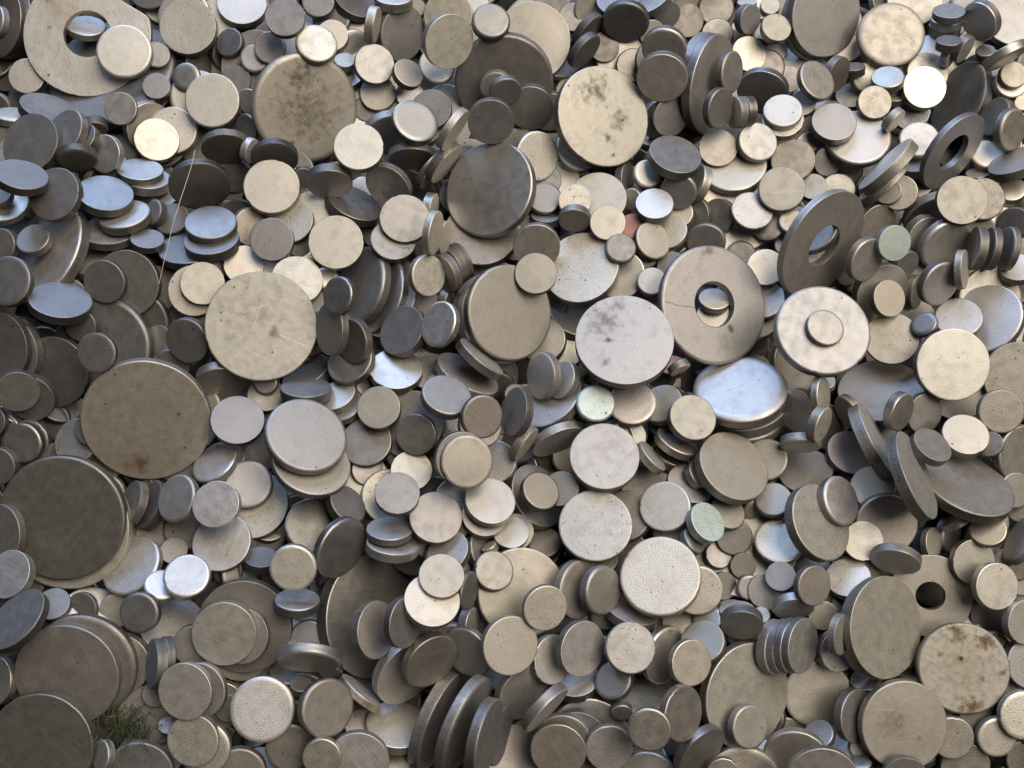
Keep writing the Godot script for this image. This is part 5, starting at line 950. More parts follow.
	[23.4,42.42,25.8,0.2578,0.9344,0.246,7.1,3.62,0.62,0,0.655,0.629,0.571,"tumbled"],
	[54.96,60.85,29.92,0.7045,0.4887,-0.5145,7.23,3.4,0.34,0,0.659,0.619,0.55,"tumbled"],
	[51.78,55.48,28.06,-0.343,0.9264,-0.155,4.43,2.97,0.3,0,0.445,0.423,0.406,"tumbled"],
	[0.96,55.51,58.82,-0.003,0.9855,-0.1696,7.47,3.38,0.2,0,0.312,0.297,0.267,"rolled"],
	[12.77,46.51,61.17,-0.0341,0.9528,-0.3017,6.63,3.2,0.54,0,0.33,0.305,0.28,"rolled"],
	[69.33,63.16,63.02,0.6552,0.691,-0.3052,5.53,3.57,1,0,0.298,0.292,0.291,"oxide"],
	[90.4,50.17,63.74,-0.1989,0.9772,-0.0744,19.82,4.53,0.31,0,0.662,0.631,0.569,"tumbled"],
	[104.9,45.32,28.61,-0.2538,0.9537,-0.1613,8.82,3.62,0.36,0,0.462,0.439,0.395,"tumbled"],
	[119.62,74.1,9.61,0.808,0.5617,0.1778,7.18,3.05,0.52,0,0.583,0.553,0.497,"tumbled"],
	[118.05,74.73,21.72,0.7524,0.4632,0.4684,7.09,3.81,0.38,0,0.678,0.639,0.571,"tumbled"],
	[132.02,59.6,12.63,-0.8752,0.1095,0.4713,7.3,3.22,0.9,0,0.67,0.624,0.578,"rolled"],
	[179.81,54.68,0.89,-0.1519,0.939,0.3085,12.45,4.32,0.26,0,0.367,0.335,0.304,"rolled"],
	[183.15,67.72,27.01,-0.4935,0.8696,0.0167,4.93,3.11,0.19,0,0.302,0.286,0.274,"satin"],
	[193.72,62.14,44.07,0.1717,0.9288,0.3284,6.96,3.01,0.51,0,0.34,0.323,0.29,"tumbled"],
	[196.84,56.47,50.23,-0.5767,0.8112,-0.097,5.13,2.69,0.27,0,0.477,0.436,0.396,"oxide"],
	[111.67,63.82,27.68,-0.0877,0.0496,0.9949,7.84,3.93,1.1,0,0.58,0.565,0.559,"tumbled"],
	[168.2,62.28,55.42,-0.5113,0.1611,-0.8442,5.58,2.81,0.48,0,0.69,0.656,0.59,"tumbled"],
	[160.89,58.82,63.71,0.6484,0.7434,0.1641,5.9,2.68,0.27,0,0.687,0.649,0.58,"tumbled"],
	[170.95,52.75,59.79,0.6272,0.7134,0.3125,7.25,3.87,1.08,0,0.675,0.634,0.593,"rolled"],
	[100.16,63.39,76.91,-0.3536,0.9176,-0.1815,5.71,3.09,0.19,0,0.375,0.348,0.306,"satin"],
	[126.38,53,69.01,-0.1081,0.5299,-0.8412,3.91,3.38,0.57,0,0.681,0.652,0.591,"satin"],
	[188.66,55.57,69.4,-0.5664,0.801,-0.1936,4.45,2.98,0.51,0,0.685,0.666,0.655,"rolled"],
	[191.6,59.09,74.17,-0.2069,0.8733,0.441,4.39,3.11,0.87,0,0.47,0.443,0.415,"satin"],
	[-143.89,57.25,108.17,-0.1659,0.9105,0.3787,10.71,3.35,0.2,0,0.684,0.644,0.574,"rolled"],
	[-188.66,59.22,114.48,-0.5136,0.8476,0.133,8.45,3.16,0.32,0,0.677,0.643,0.579,"satin"],
	[-110.07,61.31,137.78,-0.0639,0.9455,0.3194,9.44,2.8,0.78,0,0.683,0.646,0.578,"tumbled"],
	[-113.39,62.28,118.08,-0.1714,0.9361,0.307,10.11,2.94,0.5,0,0.411,0.388,0.364,"oxide"],
	[-128.02,62.64,106.7,-0.8473,0.5257,0.0754,7.97,3.45,0.59,0,0.248,0.235,0.225,"oxide"],
	[-99.78,61.33,98.58,-0.1183,0.9654,0.2322,10.22,3.19,0.19,0,0.399,0.367,0.335,"oxide"],
	[-158.82,53.1,89.61,0.4158,0.8176,-0.3983,11.59,3.8,0.38,0,0.671,0.658,0.654,"rolled"],
	[-171.5,60.01,86.64,0.1001,0.9563,-0.2747,6.31,3.45,0.34,0,0.247,0.239,0.235,"rolled"],
	[-130.58,61.92,79.49,0.3029,0.8305,-0.4674,6.69,3.58,1,0,0.671,0.641,0.621,"tumbled"],
	[-117.77,60.13,102.08,0.09,0.91,0.4047,7.44,3.24,0.19,0,0.483,0.458,0.431,"rolled"],
	[-102.1,51.92,104.24,0.0814,0.9064,0.4144,10.85,3.07,0.18,0,0.663,0.621,0.577,"oxide"],
	[-107.77,52.76,123.11,0.0725,0.9118,0.4043,9.08,3.18,0.32,0,0.683,0.633,0.555,"satin"],
	[-97.72,56.1,146.37,0.0579,0.9149,0.3995,9.1,3.9,0.66,0,0.429,0.405,0.38,"oxide"],
	[-145.81,64.03,140.24,-0.6464,0.76,0.0685,5.48,3.08,0.52,0,0.522,0.502,0.49,"tumbled"],
	[-77.67,48.17,94.27,0.2203,0.791,-0.5708,10.93,3.47,0.97,0,0.667,0.64,0.621,"satin"],
	[-3.47,64.03,133.52,0.9344,0.2558,0.248,10.58,3.56,0.21,0,0.423,0.414,0.41,"rolled"],
	[-15.11,71.26,83.39,0.9148,0.3516,0.1987,7.14,3.4,0.95,0,0.293,0.28,0.272,"rolled"],
	[-14.53,58.47,93.81,0.9128,0.3622,0.1885,5.9,3.67,0.37,0,0.584,0.561,0.546,"tumbled"],
	[-55.45,53.33,117.36,0.6356,0.1117,-0.7639,9.23,3.01,0.51,0,0.691,0.641,0.563,"tumbled"],
	[-56.16,47.6,129.24,0.1715,0.8459,-0.505,6.24,2.98,0.3,0,0.676,0.637,0.567,"tumbled"],
	[-42.65,48.04,142.37,0.1314,0.8243,-0.5507,5.5,3.2,0.19,0,0.661,0.622,0.554,"satin"],
	[-77.64,56.57,115.26,0.1449,0.6956,-0.7037,4.07,3.16,0.32,0,0.402,0.382,0.367,"oxide"],
	[-67.2,54.07,111.59,0.0764,0.3405,0.9372,4.35,3.12,0.31,0,0.679,0.646,0.582,"satin"],
	[-91.77,50.37,142.3,0.2843,0.7956,-0.535,5.85,3.59,0.22,0,0.529,0.483,0.438,"rolled"],
	[45.11,56.58,88.12,0.2405,0.6129,-0.7526,10.18,3.55,0.21,0,0.432,0.417,0.408,"oxide"],
	[83.17,54.87,86.08,-0.0684,0.4913,-0.8683,4.63,2.71,0.76,0,0.445,0.424,0.41,"satin"],
	[83.36,62.33,88.9,-0.0958,0.5773,-0.8109,6.58,2.96,0.3,0,0.448,0.428,0.415,"tumbled"],
	[73.99,66.08,146.38,-0.0479,0.9126,0.406,5.87,2.52,0.25,0,0.673,0.639,0.574,"satin"],
	[18.3,61.92,135.66,-0.1241,0.8852,0.4483,10.19,3.13,0.53,0,0.393,0.382,0.376,"tumbled"],
	[28.32,53.17,134.47,-0.0955,0.9129,0.3968,14.95,4.26,0.43,0,0.697,0.666,0.646,"satin"],
	[23.33,59.74,136.11,-0.0917,0.9129,0.3977,11.58,4.18,0.25,0,0.288,0.281,0.278,"oxide"],
	[23.07,56.14,112.58,-0.0544,0.7974,-0.6009,9.21,3.91,0.23,0,0.366,0.342,0.318,"oxide"],
	[47.92,60.29,148.28,-0.0321,0.9107,0.4118,10.26,3.49,0.59,0,0.474,0.453,0.439,"oxide"],
	[64.25,52.92,92.38,-0.1892,0.9053,-0.3802,7.48,2.93,0.29,0,0.711,0.658,0.575,"pitted"],
	[72.77,58.37,91.97,-0.4092,0.8433,-0.3486,6.06,3.54,0.99,0,0.533,0.512,0.464,"satin"],
	[93.34,56.57,90.42,-0.2781,0.8921,-0.3563,3.45,2.84,0.28,0,0.409,0.38,0.334,"pitted"],
	[39.64,61.53,125.85,-0.0581,0.6599,0.7491,3.81,2.68,0.46,0,0.674,0.637,0.61,"rolled"],
	[92.07,52.89,137.93,-0.2866,0.8045,-0.5202,3.81,2.9,0.29,0,0.445,0.426,0.414,"satin"],
	[136.49,60.58,96.27,0.5023,0.8452,0.1828,18.39,3.6,0.41,0,0.706,0.666,0.637,"tumbled"],
	[190.19,60.09,108.33,0.1593,0.9592,0.2337,9.27,3.96,0.4,0,0.398,0.39,0.387,"pitted"],
	[102.85,66.36,102.7,0.702,0.6698,0.242,9.9,3.76,0.64,0,0.681,0.646,0.622,"rolled"],
	[100.56,63.89,102.79,0.7059,0.6662,0.2403,9.95,3.12,0.31,0,0.621,0.604,0.596,"rolled"],
	[98.03,61.86,102.92,0.7101,0.6625,0.2386,10,3.84,0.23,0,0.612,0.593,0.583,"oxide"],
	[104.35,63.07,89.25,-0.0115,0.3978,0.9174,7.44,3.24,0.19,0,0.68,0.655,0.64,"rolled"],
	[115.81,60.14,91.23,-0.0842,0.9351,0.3443,5.46,2.58,0.26,0,0.665,0.633,0.57,"tumbled"],
	[120.04,61.49,103.96,0.2968,0.9196,0.2572,7.7,3.21,0.19,0,0.701,0.651,0.601,"satin"],
	[118.19,73.88,99.15,0.7506,0.6109,0.2518,7.26,2.71,0.16,0,0.458,0.435,0.418,"oxide"],
	[130.88,54.58,113.58,-0.244,0.6891,-0.6824,5.53,2.86,0.29,0,0.658,0.631,0.573,"rolled"],
	[110.51,58.47,132.71,-0.5076,0.715,-0.4808,5.63,3.25,0.55,0,0.299,0.293,0.29,"rolled"],
	[137.64,66.08,148.02,-0.0689,0.9205,0.3846,7.93,2.82,0.17,0,0.25,0.238,0.229,"oxide"],
	[121.97,50.02,133.63,-0.3762,0.7854,-0.4914,9.41,3.39,0.34,0,0.422,0.409,0.402,"oxide"],
	[124.46,59.87,142.03,-0.2337,0.6215,-0.7477,3.86,2.96,0.83,0,0.254,0.245,0.238,"satin"],
	[164.43,53.22,143.93,-0.1322,0.8826,0.4511,8.69,3.88,0.39,0,0.542,0.5,0.46,"rolled"],
	[102.23,56.01,85.27,-0.3019,0.8934,-0.3328,5.98,2.77,0.47,0,0.473,0.453,0.409,"pitted"],
	[-65.37,45.98,-134.62,-0,0.9511,0.309,6.14,3.58,0.36,0,0.247,0.243,0.242,"satin"],
	[118.82,46.56,-166.8,-0.0012,0.9505,0.3107,7.94,2.89,0.29,0,0.411,0.398,0.391,"rolled"],
	[90.43,54.52,80.28,0.0273,0.9554,0.2941,4.83,2.74,0.77,0,0.413,0.393,0.38,"rolled"],
	[55.04,51.58,-153.63,0.0035,0.9809,0.1943,8.17,3.78,0.64,0,0.252,0.231,0.21,"satin"],
	[-115.55,55.53,-154.57,0.0789,0.9583,0.2745,6.43,3.73,1.04,0,0.413,0.403,0.398,"tumbled"],
	[18.37,51.88,-185.82,-0.0633,0.9672,0.2461,8.51,3.36,0.34,0,0.252,0.235,0.217,"oxide"],
	[-150.3,52.12,88.46,-0.0001,0.9511,0.3089,6.58,3.06,0.31,0,0.605,0.56,0.49,"tumbled"],
	[95.25,52.7,50.31,0.0592,0.7038,0.7079,4.9,3.18,0.89,0,0.698,0.673,0.658,"tumbled"],
	[-60.15,50.35,-139.91,-0.0184,0.9653,0.2605,8.04,3.65,0.37,0,0.526,0.49,0.432,"tumbled"],
	[82.81,39.7,-186.4,0.1067,0.8844,0.4545,7.87,3.62,0.36,0,0.261,0.239,0.218,"oxide"],
	[-170.2,61,-124.98,0.001,0.9454,0.3258,7.13,2.72,0.27,0,0.485,0.461,0.444,"satin"],
	[176.38,53.03,-127.73,-0.0046,0.9496,0.3135,7.62,3.21,0.19,0,0.244,0.236,0.232,"oxide"],
	[-145.06,56.25,-144.58,-0.0327,0.9573,0.2871,6.3,3.14,0.88,0,0.321,0.309,0.302,"satin"],
	[41.85,52.36,-162.66,0.0384,0.9096,0.4138,6.89,3.74,0.37,0,0.249,0.23,0.211,"oxide"],
	[-127.6,55.74,-162.73,-0.2966,0.9292,0.2205,6.61,3.39,0.58,0,0.265,0.256,0.251,"rolled"],
	[87.5,53.43,-76.94,-0.6395,0.7074,0.3009,7.64,3.26,0.2,0,0.365,0.347,0.333,"rolled"],
	[97.42,50.71,-59.93,-0.0433,0.9624,0.2681,6.58,3.17,0.89,0,0.242,0.234,0.229,"oxide"],
	[-157.65,56.13,-139.74,0.0711,0.9838,0.1648,6.06,2.96,0.18,0,0.343,0.326,0.314,"rolled"],
	[80.02,51.68,67.14,0.114,0.99,-0.0825,5.28,3.26,0.33,0,0.259,0.246,0.236,"rolled"],
	[96.1,57.17,81.84,-0.3219,0.9138,0.2477,7.06,2.68,0.27,0,0.625,0.595,0.573,"tumbled"],
	[-82.3,55.35,-176.34,-0.0804,0.9465,0.3124,8.98,4.01,1.12,0,0.282,0.267,0.257,"rolled"],
	[-121.37,54.26,-55.54,0.537,0.8135,0.2232,6.36,2.88,0.49,0,0.539,0.514,0.496,"tumbled"],
	[27.78,55.13,-176.64,0.0011,0.9517,0.3071,6.56,3.72,0.37,0,0.245,0.235,0.228,"rolled"],
	[-124.11,51,-145.88,-0.0224,0.9347,0.3547,6.59,3.04,0.18,0,0.299,0.292,0.289,"rolled"],
	[97.19,37.93,-194.66,-0.0038,0.9503,0.3113,8.49,4.09,0.7,0,0.244,0.228,0.212,"rolled"],
	[85.78,54.42,60.75,-0.0559,0.9604,0.2728,7.1,2.84,0.48,0,0.259,0.248,0.24,"tumbled"],
	[-89.42,54.21,-63.06,0.4933,0.6485,0.5797,5.23,3.38,0.34,0,0.449,0.44,0.437,"tumbled"],
	[97.31,36.2,-181.51,-0.0227,0.9586,0.2839,7.73,3.23,0.55,0,0.248,0.235,0.222,"satin"],
	[-118.35,48.55,-136.6,-0.2299,0.7399,0.6322,5.58,2.67,0.45,0,0.651,0.633,0.624,"rolled"],
	[35.59,57.57,-178.52,0.1237,0.6343,0.7631,7.13,3.07,0.31,0,0.556,0.528,0.475,"tumbled"],
	[-71.53,51.1,-163.3,0.411,0.6356,0.6535,7.75,3.71,1.04,0,0.633,0.617,0.609,"tumbled"],
	[-100.24,48.24,25.43,-0.0474,0.9253,0.3762,7.49,3.15,0.19,0,0.668,0.652,0.645,"satin"],
	[-45.79,46.34,-140.98,0.3378,0.8652,0.3707,6.79,2.99,0.51,0,0.495,0.481,0.474,"satin"],
	[-76.44,53.06,99.02,0.0348,0.9564,0.29,6.97,3.01,0.51,0,0.38,0.373,0.371,"rolled"],
	[-104.39,54.03,124.11,0.0001,0.9522,0.3055,4.99,2.09,0.21,0,0.423,0.392,0.362,"oxide"],
	[88.74,53.47,71.68,0.0014,0.9533,0.3021,4.96,2.17,0.13,0,0.249,0.234,0.219,"rolled"],
	[126.6,44.75,-151,-0.0258,0.9355,0.3523,6.18,3.46,0.35,0,0.257,0.243,0.234,"rolled"],
	[72.42,44.4,-186.45,0.042,0.6074,0.7933,6.39,3.53,0.35,0,0.297,0.284,0.275,"tumbled"],
	[-147.65,46.97,-22.99,-0.0837,0.9351,0.3445,6.19,3.01,0.18,0,0.494,0.46,0.426,"satin"],
	[-107.99,59.92,-157.03,-0.0414,0.9184,0.3934,6.98,3.73,0.63,0,0.521,0.481,0.441,"oxide"],
	[-126.27,51.08,128.84,-0.1254,0.9011,-0.4151,4.48,3.06,0.31,0,0.574,0.533,0.493,"rolled"],
	[126.82,56.3,137.52,-0.0003,0.9515,0.3076,4.62,2.95,0.29,0,0.551,0.516,0.481,"oxide"],
	[-162.2,56.15,88.34,-0.18,0.9382,0.2957,6.27,2.22,0.22,0,0.275,0.256,0.237,"tumbled"],
	[-158.9,56.93,-155.35,0.2328,0.9391,0.2527,5.9,3.61,0.36,0,0.247,0.238,0.233,"rolled"],
	[-74.73,51.33,-149.77,0.0694,0.9894,-0.1276,7.98,3.78,0.23,0,0.449,0.441,0.438,"satin"],
	[14.01,53.57,-94.14,0.0796,0.9221,0.3787,7.46,3.15,0.53,0,0.292,0.283,0.279,"pitted"],
	[-57.08,54.21,34.17,0.3836,0.9121,0.1444,6.07,3.21,0.32,0,0.245,0.231,0.216,"satin"],
	[-131.8,54.33,118.95,0.0398,0.9753,0.2173,4.97,2.88,0.49,0,0.414,0.392,0.369,"oxide"],
	[81.38,51.95,79.22,0.3367,0.9103,0.2409,5.34,2.2,0.22,0,0.268,0.256,0.248,"rolled"],
	[-98.86,57.91,-0.8,-0.0031,0.9501,0.312,4.85,2.84,0.8,0,0.373,0.354,0.339,"rolled"],
]
# discs deeper in the heap and round it: place, normal, radius, tone
const FILL := [
	[-240,61,-147.5,0.99,0.1,0.09,7.8,1],
	[-178.5,62.7,-234.1,0.2,0.95,-0.22,12.7,2],
	[250.6,41.5,33.1,0.11,0.95,-0.28,11.6,3],
	[246.5,71.2,-51.7,-0.11,0.99,-0.11,8.6,4],
	[-254.3,69.6,-105.4,0.88,0.09,0.46,7.6,0],
	[-261,61.6,-158.6,-0.16,0.97,0.19,13.7,1],
	[-254.6,56,-221.9,0.04,0.97,0.26,8.2,2],
	[46.2,68.3,-220,-0.01,0.95,0.32,12.3,3],
	[38.9,52.4,-261.9,0.04,0.93,0.37,15.4,4],
	[224.8,57.7,177.9,-0.27,0.9,0.35,6.7,0],
	[30.9,60.5,-243.2,0.03,1,-0,9.8,1],
	[260,75.5,-232.1,-0.01,0.97,0.23,13.2,2],
	[199.6,61.1,135,-0,0.95,0.31,7,3],
	[-130.9,51.4,-217,0.06,0.97,0.25,8.3,4],
	[117.9,52.4,178.6,0.04,0.95,0.31,8.2,0],
	[-17.1,50.3,185.9,0.08,0.92,0.38,17.6,1],
	[128.3,51.3,167.6,-0.38,0.65,-0.66,7.2,2],
	[-163.4,51.8,-245.7,-0.08,0.93,0.35,14.5,3],
	[-128.7,91.8,166.6,0.41,0.63,0.66,8.7,4],
	[-210.2,60.6,162.6,0,0.95,0.32,9.6,0],
	[-228.9,55.5,148,-0.03,0.94,0.34,8.9,1],
	[110.8,58.8,180.7,-0.55,0.31,-0.77,6.6,2],
	[91.8,48.3,171.2,0,0.94,0.33,10,3],
	[-160.2,49.5,-248.2,-0.05,0.89,0.45,15,4],
	[-207.7,51.5,171.6,0.92,0.24,-0.3,7.1,0],
	[-220.9,42.7,131.7,-0.09,0.91,0.41,18.5,1],
	[291.1,52.1,-258.9,0.01,0.96,0.28,8.4,2],
	[-135.5,63.6,157,-0.06,0.96,0.28,6.9,3],
	[-213.1,66.1,153.4,0.03,0.91,0.42,6.8,4],
	[275.5,53.5,-84.9,-0.08,0.84,0.54,7.4,0],
	[-213.9,53.1,35.3,-0.01,0.98,0.2,7.4,1],
	[17.1,64.6,157.3,-0.03,0.97,0.23,5.9,2],
	[198.9,62,160.2,-0.89,0.22,-0.41,7.3,3],
	[-74.1,63.8,-195.3,0.33,-0.01,0.94,9.2,4],
	[-33.9,62.5,163.9,0.56,0.76,-0.32,9.9,0],
	[158.6,66.4,-240.1,-0.01,0.95,0.32,8.5,1],
	[-242.8,66.8,56.4,0.91,0.22,-0.35,8.4,2],
	[-71,51.8,185.2,-0.12,0.97,0.22,7.2,3],
	[-208.5,66.4,185.7,0.29,0.93,0.23,5.1,4],
	[-220.3,53.1,97.9,-0.05,0.96,-0.28,6.4,0],
	[-249.9,59.2,3.2,0.01,0.95,0.3,13.9,1],
	[173.8,72.4,158.9,-0.82,0.48,0.32,5.3,2],
	[33.2,38.7,184.2,0,0.95,0.31,8.9,3],
	[-231.8,61.4,91.1,-0.06,0.95,0.31,16.6,4],
	[-91.3,76,165,0.65,0.69,-0.33,17.3,0],
	[-5.7,56,-252.1,0.07,0.96,0.26,8.7,1],
	[-281.9,49.8,-155.3,0.3,0.85,0.44,7.3,2],
	[-262.4,62.7,-172.6,0,0.95,0.31,12.7,3],
	[250.5,48.8,40.6,0.19,0.64,0.74,17.1,4],
	[-210.7,51.1,-214,-0.23,0.96,0.18,11.8,0],
	[109.7,61.3,-226.5,0.06,0.91,0.42,9.4,1],
	[277.6,31.5,-103.4,-0.11,0.99,0.03,12.4,2],
	[303.8,54.3,-260.9,0.35,0.94,0.06,13.8,3],
	[-270.7,40.4,-140.5,0.23,0.84,0.5,12,4],
	[-161.3,57.5,185.2,-0,0.95,0.31,15.7,0],
	[262,60,-72.2,-0.73,0.68,-0.13,11.4,1],
	[-238.3,49,-33.4,-0.35,0.78,0.52,9.2,2],
	[77,53.9,-218.6,-0,0.95,0.3,21.5,3],
	[270.7,55,-72.3,0,0.95,0.3,11.5,4],
	[23.1,63.9,175.4,-0.06,0.94,0.35,6.5,0],
	[246.9,55.8,-25,-0.97,0.11,0.2,9.6,1],
	[-233.1,61.2,-18.3,-0.09,0.96,0.26,8.1,2],
	[40.5,66,168.2,-0.02,0.93,0.36,8.9,3],
	[112,60.9,-255.9,-0.03,0.94,0.35,9.4,4],
	[227.7,52.4,65.8,-0,0.95,0.31,9.8,0],
	[-158.4,43.6,183.9,0.19,0.94,-0.29,6.7,1],
	[250.6,21,14.4,-0.75,0.4,-0.53,20.1,2],
	[199.2,70.5,152.7,0.14,0.89,0.43,7.3,3],
	[-6.9,61.2,-227.1,0.02,0.95,0.3,15.2,4],
	[-249.7,67.7,-140.4,-0.05,0.86,0.5,17.9,0],
	[-168.1,55.3,-234.8,0.02,0.95,0.31,15.8,1],
	[122.9,54.3,-217.1,0.09,0.94,0.33,9,2],
	[78.8,75.2,-217.7,-0.78,0.61,0.13,8.3,3],
	[-230.2,55.1,49.7,0.13,0.92,0.37,9.1,4],
	[-215.8,53.8,74.4,0.01,0.95,0.3,7.1,0],
	[-42.8,77.6,-207.8,0.11,0.98,0.19,11,1],
	[-128.9,62.7,-234.8,0.02,0.93,0.35,23.3,2],
	[291.6,50.2,-237.1,0.27,0.96,0.03,14.9,3],
	[-257.8,54,-5,-0,0.94,0.33,7.3,4],
	[220.9,49.6,127.9,0.05,0.92,0.39,8.1,0],
	[121.4,42.3,179,-0,0.95,0.31,17.1,1],
	[7.1,55.9,163,0.04,0.94,0.35,7.1,2],
	[173.7,48.5,163.3,0.07,0.99,0.15,6,3],
	[-123.4,52,177.7,-0.1,0.97,0.21,6.6,4],
	[92.2,53.8,-236.6,0.08,0.98,0.2,11.2,0],
	[-223.3,69.5,-218.7,-0,0.95,0.32,7.8,1],
	[133.6,62,-249.4,-0.57,0.11,0.81,12.1,2],
	[170.9,68.3,164.4,0.23,0.97,-0.02,5.4,3],
	[-86.5,54.1,179.2,-0.28,0.83,0.48,10.3,4],
	[88.6,66.7,-241.1,-0.2,0.94,0.26,10.2,0],
	[251,61.9,-177,-0.14,0.99,0.1,8.7,1],
	[-219.9,58,63.2,-0.24,0.96,-0.14,6.6,2],
	[-238.6,64.1,25.1,0,0.95,0.31,8.3,3],
	[296.9,60.1,-246.3,0,0.95,0.31,20.4,4],
	[-199.6,73.6,-226.5,0.02,0.95,0.3,7.7,0],
	[-195.6,64.7,158.2,0.02,0.95,0.31,10.4,1],
	[267.9,78.5,-150.8,-0.04,0.97,0.25,8.2,2],
	[-225.8,30.8,184.5,0.06,0.96,0.26,9.9,3],
	[-277.1,32.4,-126.4,0.82,0.54,0.19,7.5,4],
	[-270.8,56.3,-99.9,0.14,0.28,0.95,7.4,0],
	[-114.2,58.3,165,0.49,0.57,-0.66,8.5,1],
	[-125.3,54.3,154.6,0,0.95,0.31,6.1,2],
	[221,63.5,58.3,-0.08,0.6,-0.8,5.9,3],
	[257.7,74.4,-149.1,-0.03,0.9,0.43,9.2,4],
	[294.7,60.2,-238.5,0.01,0.95,0.31,9.3,0],
	[243,61.2,9,-0,0.95,0.32,13.7,1],
	[114.6,70.3,166.6,-0.01,0.95,0.3,17.6,2],
	[-116.7,49.5,166.1,-0.39,0.87,0.31,8.3,3],
	[74.3,57.4,185.4,0.13,0.95,0.29,6.6,4],
	[107.5,56.5,172.8,0,0.95,0.31,18.2,0],
	[-51.2,58.8,170.8,0.05,0.82,-0.58,6.3,1],
	[231,71.8,-238.5,-0.12,0.62,0.77,16.6,2],
	[-176.5,63.8,-209,0,0.95,0.31,8.2,3],
	[-26.5,67.4,-240.2,-0.11,0.97,0.2,10.6,4],
	[-218.4,67.7,78.7,-0,0.95,0.31,9.2,0],
	[6,63.7,160.6,0.2,0.71,-0.68,10.5,1],
	[-269.8,75.6,-166.9,-0.21,0.84,0.5,9,2],
	[-236.9,54.6,-34.9,-0.04,0.96,0.27,13.6,3],
	[-236.8,60.2,-235.9,-0.02,0.95,0.3,12.2,4],
	[77.5,59.4,-200.6,0.38,0.79,0.47,9.3,0],
	[196.5,42.7,178.7,0.02,0.94,0.33,9.5,1],
	[278.3,49.3,-205.8,-0,0.95,0.3,11.3,2],
	[-192.6,60.4,164,0.1,0.92,0.37,10.5,3],
	[246.2,66.4,-202.6,-0.6,-0.13,0.79,7.9,4],
	[217.1,53.3,70.6,-0.02,0.9,0.43,11.5,0],
	[-261.3,59.9,-66,-0.02,0.91,0.41,9.4,1],
	[164,60.7,-232.3,0.01,0.95,0.31,10.2,2],
	[242,60.4,74.5,-0.02,0.95,0.32,12.4,3],
	[-246.4,67.8,5.1,0.65,0.76,0.06,7.9,4],
	[15.9,55.7,-221,-0.02,0.96,0.28,11.3,0],
	[-294,60.1,-256.3,0.09,0.94,0.33,14.1,1],
	[252.7,68.9,-62.3,0.16,0.93,0.34,22.3,2],
	[3,47,-210.8,0.34,0.92,-0.2,10.7,3],
	[191.9,56.2,160.8,0.16,0.94,0.31,9.4,4],
	[18.3,45.7,-223.9,-0.13,0.95,0.27,16.3,0],
	[290.4,42.5,-201.9,-0.9,-0.06,0.43,8.2,1],
	[251.8,58.2,-111.1,0.09,0.94,0.34,9.6,2],
	[247.3,69.2,-142.8,0.01,0.94,0.33,14.2,3],
	[184.3,62.8,171.1,-0.02,0.87,0.49,14.9,4],
	[-19.2,74.5,172.9,-0.13,0.89,0.43,9,0],
	[254.9,68,-119.9,-0,0.94,0.33,11.3,1],
	[34.3,61.4,-209.1,0.15,0.93,0.35,11.3,2],
	[-39.2,54.5,-252.8,0.11,0.99,0.07,11.8,3],
	[73.2,60.9,-248,0.02,0.96,0.29,14.7,4],
	[-29.3,49.9,167.1,-0.3,0.67,0.68,12.3,0],
	[-11.9,49,177,0.48,0.72,0.5,7,1],
	[70.8,55.3,175.9,-0.08,0.79,0.61,7.9,2],
	[59.7,60.3,176.4,-0.08,0.91,0.41,9.3,3],
	[-214.9,51.9,88.4,-0.08,0.95,0.3,9.4,4],
	[291.4,46.8,-136.7,0,0.95,0.31,10.2,0],
	[-207.8,70.5,-189.6,-0.63,0.76,0.14,9.4,1],
	[-263.9,42.3,-82.9,-0.18,0.92,0.36,11.2,2],
	[263.8,58.4,-137.6,0.33,0.58,0.74,12.6,3],
	[224.5,63.4,97.3,-0.02,0.98,0.18,11.1,4],
	[-275.7,48.2,-223,0.09,0.93,0.35,19.1,0],
	[-243.4,68.3,-202,0.04,0.5,0.86,8.7,1],
	[69.3,52.1,-232.4,-0.02,0.89,0.45,8.9,2],
	[35,69.1,167.3,0.08,0.98,0.2,8.5,3],
	[17.1,59.4,-253.2,0,0.95,0.31,15.4,4],
	[-227.2,47.6,-248.5,-0.2,0.93,0.31,10,0],
	[98.1,62.2,-204.1,-0.46,0.89,-0.03,7.4,1],
	[-18.6,59.6,179.4,-0.03,0.69,-0.72,8.3,2],
	[227.1,57.6,99.6,-0.02,0.89,0.45,8,3],
	[185.7,53.2,-217.8,-0.17,0.98,0.14,8.4,4],
	[288.1,35.8,-115.4,0.27,0.95,0.15,10.5,0],
	[243.5,65.5,-19.4,0.03,0.95,0.32,10.5,1],
	[-20.3,55.8,-217.7,0,0.95,0.31,15.9,2],
	[-36.2,65.4,-211.6,0.55,0.36,0.75,14,3],
	[224,62.2,30.9,-0.03,0.94,0.34,7.1,4],
	[-220.8,74.9,64,0.17,0.93,0.32,9.2,0],
	[267.2,53.5,-206.4,0.32,0.89,0.32,11.1,1],
	[-262.8,84.7,-210.2,0.11,0.85,0.51,20.6,2],
	[238.3,59.9,103,0.01,0.96,0.29,7.2,3],
	[-221.5,40.9,186.3,-0.41,0.62,0.67,18,4],
	[270.6,61.4,-107.3,-0.09,0.96,0.28,8.4,0],
	[239.8,54.9,20.8,-0.01,0.96,0.28,20.8,1],
	[237.9,48.2,-29.4,0.05,0.95,0.3,11,2],
	[146,63.5,165.7,0.49,0.87,-0,7.5,3],
	[-287.9,58.2,-189.4,-0.15,0.95,0.28,10,4],
	[234.8,52.8,112.1,-0,0.92,0.38,7.8,0],
	[16.7,60.3,-213.8,0.05,0.97,0.25,7.9,1],
	[13.8,65.2,186.2,0.06,1,0.05,10,2],
	[3.1,54.3,-260,-0.04,0.81,0.58,13.1,3],
